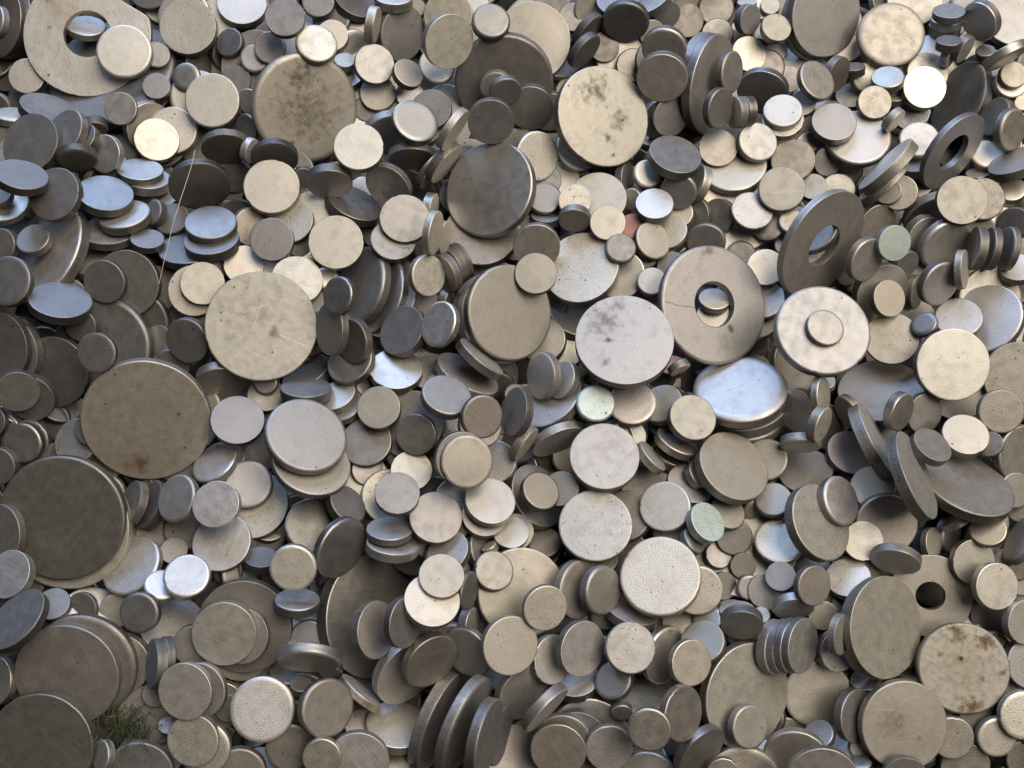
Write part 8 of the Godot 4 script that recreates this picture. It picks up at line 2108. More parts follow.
	[291.8,25.6,-114.3,-0,0.95,0.31,10.9,4],
	[-147.6,46.6,166.5,-0,0.95,0.31,9.8,0],
	[-209.8,39.9,-58.5,-0,0.95,0.31,12.2,1],
	[-205.9,48.6,-256.1,-0.01,0.96,0.29,15.4,2],
	[-135.7,40.5,162.9,-0,0.95,0.31,9.8,3],
	[-5.4,30.4,164.8,0.07,0.91,0.41,9.9,4],
	[-241,43.7,93.1,0,0.95,0.31,9.5,0],
	[-85.6,44.6,39.2,-0.17,0.94,-0.28,9.9,1],
	[39.4,41.5,119.3,-0.15,0.97,0.21,11.1,2],
	[-35.8,46.8,-116.2,0,0.95,0.31,11.3,3],
	[238,43,-156.8,-0,0.94,0.34,11.7,4],
	[13.8,47.2,102.3,-0.07,0.94,0.34,8.4,0],
	[229.6,33.9,174.9,0.01,0.97,0.22,8,1],
	[111.4,44.2,45,-0,0.93,0.36,9.7,2],
	[99.8,43.9,-41.5,0.02,0.94,0.33,9.6,3],
	[149.6,42.7,107.3,0.07,0.96,0.27,12.2,4],
	[-80.1,41.2,-163.8,0,0.95,0.31,11.1,0],
	[27.7,30.4,187.6,0,0.95,0.31,10.9,1],
	[-183.9,44.5,-256.8,-0.04,0.98,0.22,13,2],
	[56.3,41.3,107.5,0.03,0.94,0.33,10.1,3],
	[64.1,44.5,55.7,0,0.95,0.3,8.8,4],
	[-131.1,40.2,-96.1,0.02,0.94,0.33,11.8,0],
	[45.3,46,-58.3,0.04,0.96,0.28,10.6,1],
	[107,30.5,-130.4,0.16,0.94,0.3,14.2,2],
	[109.9,39.9,-40.1,0.01,0.95,0.31,9.5,3],
	[-268.4,44.6,-1.8,-0.06,0.96,0.27,9.7,4],
	[119.5,32.7,-125.1,0,0.95,0.31,13.9,0],
	[-63.2,41,174.2,0,0.95,0.31,10.5,1],
	[-58.5,43.7,11.6,0.11,0.88,0.46,11.9,2],
	[-82.6,40.3,116.6,-0,0.95,0.31,11.2,3],
	[249.1,39.6,-160.3,0.05,0.95,0.31,15.2,4],
	[-272.4,33.5,37.3,0.05,0.95,0.32,12.7,0],
	[129.4,41.8,-179.3,-0.01,0.95,0.3,15.3,1],
	[179.7,29.9,168.5,0,0.96,0.29,10.1,2],
	[-213.7,50,-99.8,-0.04,0.96,0.28,13.5,3],
	[156.1,38.6,-234.1,-0,0.95,0.31,14.9,4],
	[15.2,45.6,96.3,-0,0.95,0.31,11.8,0],
	[-226.1,42,91.1,0.01,0.95,0.32,12,1],
	[-51.6,42.9,190.4,0.01,0.95,0.31,10.1,2],
	[-278.8,28.7,-132.4,0.05,0.95,0.3,12,3],
	[190.2,42.1,10.4,0,0.96,0.28,12.3,4],
	[190.1,33.5,187.1,0,0.95,0.32,8.3,0],
	[85,40.6,149.1,0.09,0.95,0.29,10,1],
	[13.4,38.7,192.5,0.02,0.95,0.3,8.9,2],
	[273.1,43.7,-142.8,-0.02,0.95,0.31,13.9,3],
	[87,36.4,71.9,-0.02,0.95,0.32,12.8,4],
	[-158.7,45.6,109.2,-0.11,0.98,0.15,10.4,0],
	[-60.3,39.3,-286.9,-0.07,0.93,0.35,14.6,1],
	[-103.6,39.5,4.6,-0.06,0.97,0.24,13.5,2],
	[-229.4,46,-103.9,-0.02,0.91,0.42,13.3,3],
	[-194.1,42.6,162.9,-0.02,0.95,0.3,10.2,4],
	[-224.6,38.7,-26.5,0.3,0.93,0.23,12,0],
	[-167.3,34.7,-239.8,0.09,0.99,0.1,11.6,1],
	[274.8,46.2,-73.2,-0.08,0.93,0.36,9.4,2],
	[-85.7,41,189.7,-0.05,0.94,0.33,10.5,3],
	[-70.8,43.5,-1,-0.01,0.95,0.32,9.1,4],
	[-254.1,30.3,-150.9,0.01,0.94,0.34,10.3,0],
	[-152.7,50.1,8,0,0.95,0.31,10.6,1],
	[-62.4,40.1,188.2,0,0.96,0.29,11.5,2],
	[25.8,42.8,-63.5,-0.22,0.74,0.63,10.1,3],
	[58.5,42.8,80.5,-0.01,0.92,0.38,11.2,4],
	[246.3,52.7,-275.9,-0,0.95,0.31,12.4,0],
	[-210.7,38.1,79.9,-0.02,0.95,0.32,10.1,1],
	[-134.5,44.2,186.2,-0.01,0.95,0.3,8.1,2],
	[102.9,42.1,138.8,0,0.95,0.31,12.3,3],
	[-226,36.6,150.1,0.18,0.93,0.31,9.9,4],
	[30.5,38,-106.3,0,0.95,0.31,12.9,0],
	[77.2,39.8,-29.5,0.01,0.95,0.32,11.6,1],
	[236.8,39.9,-75.5,0.06,0.95,0.3,12.2,2],
	[-104.6,57.1,190,0,0.95,0.31,9,3],
	[143.4,44.2,30.6,-0.03,0.95,0.31,11.5,4],
	[-217,35.6,-242.1,-0.12,0.91,0.41,11.6,0],
	[-7.8,41.9,-47.2,-0.11,0.88,0.46,13.4,1],
	[-136.9,42.3,-25.5,0.01,0.96,0.29,13.6,2],
	[-41.5,44.3,-254.2,-0,0.95,0.31,15,3],
	[-242.3,47.2,59.7,0.07,0.97,0.25,10.7,4],
	[242,29.8,130.9,0.01,0.94,0.33,9,0],
	[-252.7,41.6,72.5,0,0.95,0.31,10.2,1],
	[-31.9,48.8,7,-0.32,0.95,0.06,12.2,2],
	[160.5,41.9,116,0.01,0.95,0.31,10.6,3],
	[-16.4,34.9,148.4,0.04,0.95,0.3,10.2,4],
	[292.1,45.3,-158.8,-0.14,0.96,0.23,12.6,0],
	[-38.3,40.3,61.5,-0.06,0.96,0.26,12.4,1],
	[-174.3,47.2,110.7,0.04,0.94,0.35,12.2,2],
	[209.1,42.2,105.2,0,0.95,0.31,9.8,3],
	[-11.2,44.8,-95.2,0.17,0.98,0.09,13.2,4],
	[212.9,36.4,176.6,-0.01,0.95,0.31,11.9,0],
	[-34.5,39.6,109.8,-0.01,0.96,0.29,9.2,1],
	[-77,36.2,-147.7,0,0.95,0.31,10.5,2],
	[-17.2,42.2,56.4,0.08,0.97,-0.23,10.5,3],
	[152.4,53.3,-263.6,-0,0.94,0.34,11.5,4],
	[-199.8,35.6,-241.7,-0,0.95,0.3,13.2,0],
	[-19.5,39.1,110.3,-0.01,0.94,0.33,11.9,1],
	[-36.8,17,90.4,0.26,0.94,-0.2,10,2],
	[-19,41.7,-105.9,0.01,0.95,0.32,14.3,3],
	[-229.3,43.3,39.7,-0.01,0.95,0.31,9.6,4],
	[255.2,21.7,26.9,0,0.95,0.31,12.8,0],
	[64.7,41.4,7,-0.36,0.9,0.27,11.2,1],
	[-116.8,39.5,85.8,-0.25,0.92,0.29,9.8,2],
	[-233.7,33.2,121.7,0.01,0.95,0.3,12.5,3],
	[113.3,51.7,149.5,0.01,0.95,0.32,10.6,4],
	[-184.8,36.6,166.6,0,0.96,0.29,8.7,0],
	[18.7,44.1,-258.4,-0,0.94,0.33,12.2,1],
	[224.7,47.1,-1.3,0,0.95,0.31,9.9,2],
	[227.3,31.7,189.2,-0.02,0.9,0.43,9.9,3],
	[141.7,45.2,138.3,0.2,0.91,0.37,9.5,4],
	[-63.9,44.6,146.5,-0,0.95,0.31,9.6,0],
	[97.9,45.2,-57.5,0,0.95,0.31,11.8,1],
	[-270.9,55.2,-246.9,-0,0.95,0.31,13.3,2],
	[-240.9,30,138.3,-0.01,0.95,0.3,9.3,3],
	[-220.3,42.7,31.4,-0,0.95,0.31,11.2,4],
	[-8.2,49,-242.1,-0.01,0.94,0.33,13,0],
	[302.9,32.7,-197.8,0.01,0.95,0.3,15.3,1],
	[186,42.5,-82.8,-0.05,0.94,0.35,9.6,2],
	[156.8,42.7,58.9,-0.01,0.99,0.14,12.3,3],
	[78.9,31.7,191.9,-0.01,0.95,0.31,8.7,4],
	[236.3,34.8,150.4,-0.02,0.96,0.29,10.4,0],
	[-19.1,31.1,192.8,0.01,0.95,0.3,8.5,1],
	[-268.4,36.3,25,-0,0.95,0.31,13.2,2],
	[124.3,34,-143.5,0.03,0.98,0.22,10.3,3],
	[134.2,45.5,80,0.16,0.94,0.31,12.5,4],
	[42.5,42.1,85.7,0.42,0.91,0.06,10.3,0],
	[110.8,42.4,62.2,0.03,0.95,0.33,12.7,1],
	[54.6,40.3,-257.4,-0.12,0.2,0.97,12,2],
	[207,21.5,-128.3,-0.01,0.95,0.32,14.8,3],
	[-257.4,27.2,-177.6,0,0.95,0.31,12,4],
	[145.2,31.9,-130.9,0,0.95,0.31,14.1,0],
	[-120.3,30.9,-122.2,0.41,0.91,0.04,13.4,1],
	[29.1,38.2,121.2,0,0.95,0.31,12.2,2],
	[281.7,47.8,-267.7,-0.01,0.95,0.32,15.6,3],
	[73.2,38.5,79.5,0,0.95,0.31,11.4,4],
	[59.1,26.8,-225.4,0.01,0.95,0.31,11.6,0],
	[-77.5,49.7,-249.6,-0.01,0.94,0.35,10.6,1],
	[172.4,40.4,-83.5,-0,0.95,0.31,12.8,2],
	[215.8,35.9,-254.5,0.07,0.97,0.25,15.5,3],
	[-142.9,39.5,-86.4,0,0.95,0.31,12.1,4],
	[-162.8,38.9,-38.2,-0,0.94,0.35,11.1,0],
	[-189,39.6,-4.9,0.09,0.91,0.41,10.8,1],
	[-225.6,29.3,123,-0.01,0.95,0.3,12.1,2],
	[11.4,36.9,71.9,0.02,0.94,0.35,11.3,3],
	[-39.2,32.7,-100.4,-0.04,0.97,0.25,14.4,4],
	[-202.4,32.3,145.1,0,0.95,0.31,9.7,0],
	[-197.3,34.8,190.2,0,0.95,0.32,11.6,1],
	[264.3,47.5,-55.8,-0,0.95,0.31,10.1,2],
	[-85,40.8,104.7,-0,0.95,0.31,10.3,3],
	[130.9,20.1,195.8,0.01,0.96,0.29,10.9,4],
	[-264.6,24.8,-75.6,0,0.95,0.31,13.5,0],
	[-61.3,42.5,-105.7,0,0.95,0.31,12,1],
	[126.7,47.1,-58.2,0.14,0.94,0.3,11.4,2],
	[207.8,41.8,121.7,0.02,0.94,0.34,10.1,3],
	[156,42.1,47.3,0.01,0.95,0.3,10.2,4],
	[132.9,35.6,-27.9,-0,0.95,0.31,13.7,0],
	[-72.4,36.9,187.4,-0.04,0.96,0.27,8,1],
	[-90,36.1,55.4,0.6,0.8,0.07,9.4,2],
	[-34,29.6,120.7,-0.04,0.96,0.26,9,3],
	[196.6,45.4,94.5,0.2,0.94,0.28,9,4],
	[-257.2,22.3,130.1,-0.04,0.96,0.28,12.7,0],
	[58,54.4,132.2,-0.02,0.96,0.29,8.9,1],
	[245,36.5,-24,0,0.95,0.3,11.2,2],
	[-258.9,27.4,-196.5,-0,0.95,0.31,11,3],
	[196.1,34.8,148.4,0.07,0.97,0.24,11.3,4],
	[-68.5,44.7,136.6,0.05,0.96,0.28,9.2,0],
	[-94.2,37.7,151.7,0,0.95,0.31,11.7,1],
	[-109.2,44.7,-65.7,0.01,0.94,0.33,11.6,2],
	[268.9,21.3,-207.5,0.05,0.94,0.34,14.1,3],
	[100.7,35.7,148.6,0,0.95,0.3,11.6,4],
	[117.2,41.7,-57.2,0.02,0.95,0.3,10.3,0],
	[-18.5,37.3,-208.6,0.21,0.97,0.13,13.6,1],
	[-135.5,35.3,63.9,0,0.95,0.31,13.2,2],
	[70.7,46,110.3,-0.1,0.84,0.53,10.8,3],
	[-121.7,35,-215.9,-0.03,0.96,0.27,12.8,4],
	[-136.8,32,-219,-0,0.94,0.35,11.5,0],
	[-203.4,44.5,-41.2,0.01,0.94,0.34,10.5,1],
	[253.5,15.4,34.9,-0.02,0.96,0.29,10.1,2],
	[-184.4,42.6,115.8,0,0.95,0.31,11.8,3],
	[229.4,34.2,-25.8,0,0.95,0.3,13.4,4],
	[173.7,46.6,95.7,0,0.99,0.17,9.5,0],
	[-242,40.1,71.1,0,0.95,0.3,9.5,1],
	[-194.1,35.9,-166.7,0.16,0.96,0.25,13.3,2],
	[8,25.3,-29.4,0.26,0.84,0.48,12.5,3],
	[-165.7,41.8,-59.6,0.16,0.92,0.36,11,4],
	[-23.9,41.5,-56.4,-0.07,0.99,0.14,12.6,0],
	[199.8,39.2,-179.8,-0.02,0.95,0.31,14,1],
	[159.8,36.6,-171.8,0.05,0.91,0.41,10.7,2],
	[-217.7,40,-190.9,-0.02,0.96,0.29,13.3,3],
	[276.4,24.5,-109.9,0,0.95,0.31,13.9,4],
	[-33.4,40.2,47.6,0.02,1,0.05,12.5,0],
	[-186.6,44.6,-96.2,-0.1,0.98,0.19,11.2,1],
	[-29.3,26.9,-91.7,-0.02,0.95,0.31,13.7,2],
	[-94,44.1,-146.9,-0,0.95,0.3,13.1,3],
	[-129.9,41.4,110,-0,0.95,0.31,12.2,4],
	[-77.7,38,-47.6,-0.01,0.95,0.32,9.5,0],
	[-144.3,42.7,-63.9,0.04,0.95,0.3,13.3,1],
	[-243.5,38.9,-24.1,-0.01,0.94,0.35,12.9,2],
	[-174.4,42.6,-74.2,-0,0.95,0.31,11.5,3],
	[-244.3,29.6,-124.9,-0,0.95,0.31,14.2,4],
	[102.1,37.6,73.7,-0.63,0.78,0.01,12.4,0],
	[-34.3,34.5,-29.9,0.2,0.85,0.48,12.1,1],
	[-21.4,35.8,-125.7,-0.24,0.83,0.51,13.9,2],
	[12.6,17.9,-20.8,0,0.95,0.3,9.8,3],
	[77.2,43.5,-83.4,-0,0.95,0.31,13.9,4],
	[-0.7,33.4,151.2,0.11,0.95,0.3,8.8,0],
	[157.3,30.9,-143.2,0,0.95,0.31,11.2,1],
	[243.4,41.4,103.4,-0.2,0.91,0.36,10.4,2],
	[-199.8,35.1,-52.1,0.01,0.95,0.32,10.7,3],
	[256.2,9.9,4.5,0.12,0.96,0.25,12.8,4],
	[-20,41.5,-8.8,-0.03,0.94,0.33,10.5,0],
	[-262.5,51,-262.6,0,0.95,0.31,10.9,1],
	[30.6,23.1,-131.8,0.16,0.95,0.29,12.3,2],
	[-123.2,37.7,-25.7,0.64,0.56,0.52,13.1,3],
	[232.5,34.9,74.4,0.03,0.94,0.33,11.3,4],
	[169.1,38.6,73.8,0.02,0.94,0.34,12.9,0],
	[-226.2,37,-9.1,-0,0.95,0.31,13,1],
	[161,47,25.7,0.05,0.98,0.19,11.9,2],
	[-90.3,49.3,-40,0.07,0.94,0.33,11.3,3],
	[71.8,52.2,-276.3,-0.05,0.96,0.27,15.6,4],
	[44.8,48.4,-224.8,-0.05,0.93,0.36,11.7,0],
	[-4.4,26.4,-34.2,0.08,0.92,0.39,13.8,1],
	[67,22.9,-226.1,-0,0.95,0.31,11.4,2],
	[32.2,44.6,62.9,0.26,0.92,0.28,10.7,3],
	[-154.9,40.1,-214,-0.1,0.95,0.3,12.1,4],
	[-38,39.2,-4.2,0.05,0.92,0.38,12.4,0],
	[271,31.6,-124.6,0.02,0.95,0.3,13.7,1],
	[-3.1,40.8,110,-0.1,0.94,0.33,11.1,2],
	[-122,29.7,27.1,0.62,0.6,0.52,12.6,3],
	[-57.9,33,-146.2,0.34,0.7,0.63,12.9,4],
	[83.9,30.8,173.5,0,0.95,0.31,10.5,0],
	[-72.9,48,15.4,-0.09,0.92,0.38,9.3,1],
	[170.4,37.8,-240.5,-0,0.95,0.31,11.8,2],
	[-0.5,38.2,47.1,-0.07,1,-0.05,9,3],
	[-142,40.8,153.8,0.04,0.94,0.34,9.6,4],
	[68.5,36.9,-118.7,-0.29,0.52,0.8,13.9,0],
	[192,42.5,-8.9,0,0.95,0.3,10.7,1],
	[103.5,41.7,-81.2,-0.01,0.87,0.5,11.6,2],
	[29.5,40.1,-254.3,-0.06,0.97,0.25,15.7,3],
	[-57,52,-218.2,-0.14,0.88,0.46,9.9,4],
	[133.1,23.5,-18,-0.57,0.62,0.54,10.8,0],
	[-136.1,44.2,43.8,-0.1,0.96,0.27,8.9,1],
	[-177.3,41.9,73.8,-0,0.95,0.31,11.7,2],
	[-0,37,14.3,-0.03,0.98,0.21,12.7,3],
	[176,34,-123.9,0.02,0.95,0.3,11.9,4],
	[94.3,32.4,-167.7,0,0.95,0.31,11.9,0],
	[-270.1,39.8,-159.9,0.04,0.95,0.3,14.9,1],
	[-91.4,31.4,161.2,-0,0.96,0.3,8.7,2],
	[-258.6,42.5,-23,0,0.95,0.31,11.8,3],
	[37.8,44.7,133.6,0,0.95,0.31,8.5,4],
	[158,34.1,189.1,-0.02,0.96,0.29,10.1,0],
	[136.4,37.4,-254.6,-0.11,0.95,0.3,11.7,1],
	[-62.6,44.6,-246.9,0.03,0.91,0.42,11.4,2],
	[18,29.5,-223.5,0,0.95,0.31,14.7,3],
	[174.2,40.6,-67,0.11,0.91,0.39,10.6,4],
	[138.6,43.3,165.9,0,0.95,0.31,8.6,0],
	[187.6,44.7,73.5,-0,0.94,0.35,11.4,1],
	[96.2,35.6,59,-0.43,0.89,-0.15,11.2,2],
	[-275.2,36.5,-213.1,-0.04,0.96,0.29,14.8,3],
	[259,38.1,-41.3,0.04,0.87,0.5,12.9,4],
	[24.3,29.9,179.3,-0.01,0.94,0.33,10,0],
	[142.6,53.1,-192.6,-0.02,0.94,0.34,10.1,1],
	[118.4,43.7,-80.3,-0.56,0.63,0.54,11.5,2],
	[50.8,37.3,163.9,0,0.95,0.31,8.8,3],
	[-20.6,48.6,-179.1,-0.02,0.93,0.38,13,4],
	[-1.6,38.2,-143.4,0.09,0.95,0.31,12,0],
	[-64.3,34.9,87.5,0.26,0.89,0.38,12.6,1],
	[-22.3,46.1,10.4,-0.12,0.93,0.35,10.9,2],
	[45.9,38.7,-117.9,0.03,0.97,0.23,10.1,3],
	[69.7,39.2,-82.6,-0.02,0.94,0.33,12.6,4],
	[127.1,36.6,27.4,0.03,0.77,0.64,8.9,0],
	[94.3,39,-226.2,-0.36,0.88,0.32,13.1,1],
	[-83.5,39.8,-233,0.48,0.35,0.8,10.9,2],
	[226.3,41,-85.8,0.11,0.93,0.35,12,3],
	[-169.7,43.8,-186.2,0.09,0.99,0.09,13.7,4],
	[180.3,24.9,174.8,0.03,0.96,0.27,9.1,0],
	[-83.7,51.4,24.7,-0,0.95,0.31,9.5,1],
	[-211.8,36.9,105.4,-0.15,0.92,0.35,9.1,2],
	[83.2,39.7,-69,-0.01,0.95,0.3,10.9,3],
	[141.8,42.5,152.3,0.01,0.95,0.3,12,4],
	[206.9,12.6,-111.3,0,0.98,0.21,12.9,0],
	[-220.9,39,-141.7,-0.01,0.95,0.31,11.8,1],
	[-84.9,30.7,152.5,0.02,0.72,-0.69,11.4,2],
	[127.7,30.5,-221.1,0.13,0.89,0.45,12.9,3],
	[-6.2,41.8,-233.3,0.02,0.95,0.3,10.7,4],
	[99.7,30.4,2.7,0,0.95,0.31,14,0],
	[42.5,39.6,-46.4,-0.43,0.82,0.37,12.6,1],
	[-108.2,38.5,-6.8,-0,0.96,0.3,13.5,2],
	[-287.3,31.9,-143.1,0.01,0.96,0.29,14.9,3],
	[-19,44.4,-283.4,0.02,0.97,0.25,13.2,4],
	[250.2,35.7,-238.8,0.01,0.95,0.31,15.6,0],
	[-175.5,35,-51.8,-0.04,0.96,0.28,11.6,1],
	[-97.7,37.5,42,0,0.95,0.3,12.7,2],
	[-288.2,44.1,-233.5,0,0.95,0.31,15.7,3],
	[-80.6,38.2,-77.4,0.1,0.98,0.17,12.3,4],
	[82.8,40.6,-40,-0.23,0.72,0.66,11.6,0],
	[-157.8,35.2,-14.3,-0.04,0.96,0.27,12.7,1],
	[-46.5,41.1,-185.5,-0.08,0.97,0.23,11.8,2],
	[-94,44.4,-177.1,-0.09,0.95,0.29,11.4,3],
	[273,46.6,-277.9,-0.01,0.95,0.31,15.6,4],
	[-98.4,36.2,109.5,-0.03,0.94,0.35,10.5,0],
	[-189.6,41.4,109.2,0,0.95,0.33,9.5,1],
	[-111.4,42.9,-157.3,-0,0.94,0.34,14,2],
	[176.4,31.9,149.4,0.04,0.96,0.27,9.2,3],
	[-165.5,39.1,71.5,0.02,0.95,0.31,9.1,4],
	[163.5,41.1,95,0,0.96,0.3,8.8,0],
	[-255.8,36.3,-15.2,-0,0.95,0.31,10.6,1],
	[-147.3,39.6,47.6,0.03,0.95,0.31,10.9,2],
	[233.9,35.7,-252.4,-0.01,0.95,0.31,12.4,3],
	[-198.1,47.8,-267.6,0,0.95,0.31,12,4],
	[141.3,46.5,125.2,-0,0.95,0.31,8.7,0],
	[44.8,46.1,-5.8,-0.18,0.9,0.4,12.5,1],
	[139.3,41.7,101.5,-0.1,0.93,0.35,9.1,2],
	[118.3,38.8,165,0.01,0.94,0.33,8.2,3],
	[240.2,36.7,58.7,-0.05,0.97,0.22,10,4],
	[-9.9,37.1,-10.8,0.11,0.93,0.34,13.1,0],
	[75.3,36.8,-231.5,-0.04,0.95,0.31,14,1],
	[-219.9,27.4,145.3,-0,0.95,0.31,12.6,2],
	[38.9,37.5,151.5,-0.01,0.94,0.35,9.7,3],
	[238.3,34.1,-70.4,0.1,0.92,0.37,14.1,4],
	[140.8,35.8,-161.9,0.02,0.95,0.3,12.2,0],
	[-40.8,35.9,-168.5,-0,0.95,0.31,13.3,1],
	[189.3,41.9,65.3,-0,0.95,0.31,13,2],
	[-154.9,35.3,190.3,0.01,0.96,0.26,8.9,3],
	[305.4,38.3,-236.4,0,0.95,0.31,12.6,4],
	[-120.9,24.1,173.8,-0.01,0.95,0.32,9.3,0],
	[-159.6,33.8,-32.6,0.06,0.97,0.23,13.5,1],
	[-96.3,45.3,-247,0.16,0.25,0.96,13,2],
	[-46,31.4,131.1,0.02,0.94,0.34,10.2,3],
	[9.3,43.8,-80.4,0,0.96,0.29,11,4],
	[-124.3,41.8,135.7,0.03,0.96,0.29,10.6,0],
	[152.9,40.9,-60.6,0,0.95,0.31,10.8,1],
	[-57,35,-164.4,0.04,0.98,0.2,14.3,2],
	[-274.2,34,-110.5,0.09,0.96,0.27,9.8,3],
	[44.2,48.5,-20.8,0.08,0.94,0.34,10.3,4],
	[28.8,40.8,136,-0.01,0.94,0.34,9.3,0],
	[131.1,40.6,85.7,-0.15,0.93,0.33,11.3,1],
	[-238.7,38.5,101,0,0.98,0.21,9.8,2],
	[-123.6,35.8,147,-0.02,0.96,0.28,10.8,3],
	[11.2,35.6,-46.4,-0.01,0.96,0.29,12.7,4],
	[-256.6,24.7,-86.8,-0.04,0.96,0.27,14.2,0],
	[-253.3,36.8,100.7,-0.02,0.94,0.35,10,1],
	[50.3,43.3,-187.2,-0.02,0.95,0.31,12,2],
	[98.3,33.4,168.2,-0,0.95,0.31,11.1,3],
	[-104.5,48.8,-97.2,0,0.95,0.3,11.3,4],
	[-118.7,43.2,-180.4,-0.05,0.95,0.3,11.5,0],
	[264.8,22,60.1,0.04,0.93,0.36,11.1,1],
	[224.8,41.2,-97.7,-0,0.95,0.31,12.4,2],
	[-55.6,36,-67.4,0.22,0.97,-0.11,12.8,3],
	[64.7,42.5,177,0,0.95,0.3,9,4],
	[65.8,60.1,-150.4,0,0.95,0.31,11.2,0],
	[58.7,39.9,175.1,0.04,0.98,0.2,8.8,1],
	[85.8,43.7,-102.2,0.05,0.96,0.26,11.3,2],
	[183.6,38.2,-44.5,0.05,0.91,0.4,14,3],
	[-130.9,34.1,-141.6,-0,0.95,0.31,11.1,4],
	[-216.1,37.6,40.5,-0,0.94,0.34,12.9,0],
	[234.8,34,161.9,0.01,0.97,0.24,11.3,1],
	[206.5,41.7,-84.4,0.07,0.94,0.32,11.3,2],
	[-2.8,26.8,-202.9,0,0.95,0.31,13.3,3],
	[-254.3,22,121.8,0.06,0.94,0.34,12.6,4],
	[-251.1,36.8,89.5,-0.01,0.97,0.23,12.5,0],
	[-0.8,29.4,174.6,0.11,0.91,0.4,11,1],
	[205,33.8,174.2,-0.05,0.95,0.3,9.4,2],
	[162.3,43.8,130.4,0,0.95,0.31,9.7,3],
	[-2.1,30.9,-133.3,-0.11,0.88,0.46,11.7,4],
	[-55.1,37,-10,-0.33,0.8,0.51,12.3,0],
	[-76.5,33.3,-129.5,0.03,0.96,0.27,10.2,1],
	[-55.4,23.8,99.8,0.15,0.89,0.44,12.8,2],
	[-99.4,30.5,53.2,0,0.95,0.31,10.8,3],
	[263.2,45.1,-4.3,0.06,0.95,0.32,13,4],
	[-175.2,39.1,189.9,0,0.95,0.3,8.5,0],
	[230.1,44.5,-140.3,-0,0.95,0.31,10.4,1],
	[147.7,42.6,73.1,-0.02,0.93,0.38,10.7,2],
	[148.1,30.6,-26.2,0.1,0.92,0.37,13.6,3],
	[-170.1,38,165.6,0.18,0.9,0.4,8.5,4],
	[127.5,37,166.8,0.01,0.96,0.28,9.6,0],
	[-19.6,33.2,164.2,0.03,0.95,0.32,8.6,1],
	[33.3,22.2,-46,-0.18,0.86,0.48,9.8,2],
	[199.9,37.4,-213.9,-0.04,0.97,0.25,12.2,3],
	[158.8,46.1,13.6,-0.07,0.96,0.27,9.6,4],
	[157.7,41.5,-101.2,0.02,0.97,0.26,9.8,0],
	[271.7,39.2,-31,0.01,0.91,0.4,11.6,1],
	[-271.8,39.6,-63.6,0.08,0.87,0.49,12,2],
	[-77.5,46.4,73.4,-0,0.95,0.31,10.1,3],
	[149.9,28.1,-45.6,-0,0.95,0.3,12.1,4],
	[-98.2,35,120.5,-0,0.95,0.31,9.7,0],
	[-245.6,21.6,188.5,-0.03,0.96,0.29,12,1],
	[196.1,40.4,120.9,0.06,0.96,0.27,10.9,2],
	[242.8,37.8,-98.5,0.04,0.98,0.2,13,3],
	[219.5,38.4,43.5,-0,0.95,0.3,12.2,4],
	[-110.6,43.6,62.7,0,0.92,0.38,8.8,0],
	[-109.6,40.2,77.7,-0.2,0.95,0.25,12.8,1],
	[178.1,34.6,139.9,0,0.95,0.31,10,2],
	[-215.2,42,-84.6,-0,0.95,0.3,14.3,3],
	[-112.3,34.2,-143.6,0.01,0.95,0.3,13.9,4],
	[221.9,34.7,161.9,-0,0.95,0.31,10.7,0],
	[187.4,42,-63.4,0,0.95,0.31,10.2,1],
	[-205.1,38,-129.6,-0.01,0.95,0.3,12.5,2],
	[34.5,44.2,-74,-0.03,0.95,0.31,13.7,3],
	[218,38.3,90.8,0.05,0.95,0.32,11.9,4],
	[-103.5,33.9,-217.3,-0.04,0.95,0.32,14.2,0],
	[-82.3,50.3,-263.4,-0,0.95,0.3,13.2,1],
	[203.8,40.9,57.3,0,0.95,0.3,12.5,2],
	[-227.2,37.8,73.6,0.08,0.94,0.32,9.7,3],
	[110.8,16.4,-203.5,-0.01,0.94,0.35,10.8,4],
	[-201.5,35.1,174,-0.03,0.95,0.3,11,0],
	[30.5,43.8,-278.1,-0.01,0.95,0.32,15.8,1],
	[-239.3,49.7,-276.3,-0,0.93,0.36,14.5,2],
	[-10.2,40.8,-165.3,0.03,0.98,0.22,13.5,3],
	[231.1,28.5,-63,-0,0.96,0.27,10.1,4],
	[46.9,38.6,47.4,0.04,0.95,0.31,12.4,0],
	[38.9,40.9,71.3,0.01,0.95,0.31,9.3,1],
	[-258.3,42.4,60,-0,0.95,0.31,11.6,2],
	[50.2,44.8,145,0.04,0.94,0.35,9.5,3],
	[9.5,39.1,-62.1,-0.1,0.84,0.53,11.3,4],
	[-88.2,34.4,5.2,0.42,0.85,0.32,10.5,0],
	[267.9,26.6,18.9,-0.07,0.87,0.48,10.1,1],
	[0.5,31,186.9,-0.06,0.93,0.37,11.9,2],
	[185.6,38.5,-190.9,-0.01,0.95,0.3,14.2,3],
	[-176.6,38.6,-150.9,-0.05,0.95,0.31,13,4],
	[68.5,34.3,153.3,-0,0.95,0.31,11.1,0],
	[-219.6,30.5,159.6,-0.05,0.92,0.38,11.9,1],
	[-179.4,50.4,33.3,0,0.95,0.32,11.4,2],
	[192.1,28.7,160.1,0.02,0.95,0.31,11.9,3],
	[-134.9,50.5,-249.6,0,0.95,0.31,11.2,4],
	[-315.8,52,-247.4,0,0.95,0.31,14.5,0],
	[-28.4,36.4,-174.1,0.35,0.5,0.79,11.2,1],
	[-293.3,48.4,-250.1,0,0.95,0.31,14.7,2],
	[51,35.3,-98.6,-0.15,0.99,0.01,10.4,3],
	[174.3,44.1,120.8,-0.04,0.93,0.36,8.3,4],
	[-174.5,38.1,-128.8,0.02,0.95,0.3,12.4,0],
	[251.5,41,-56.2,-0.01,0.95,0.31,12,1],
	[-74.3,42.7,44.6,0.05,1,-0.01,8.8,2],
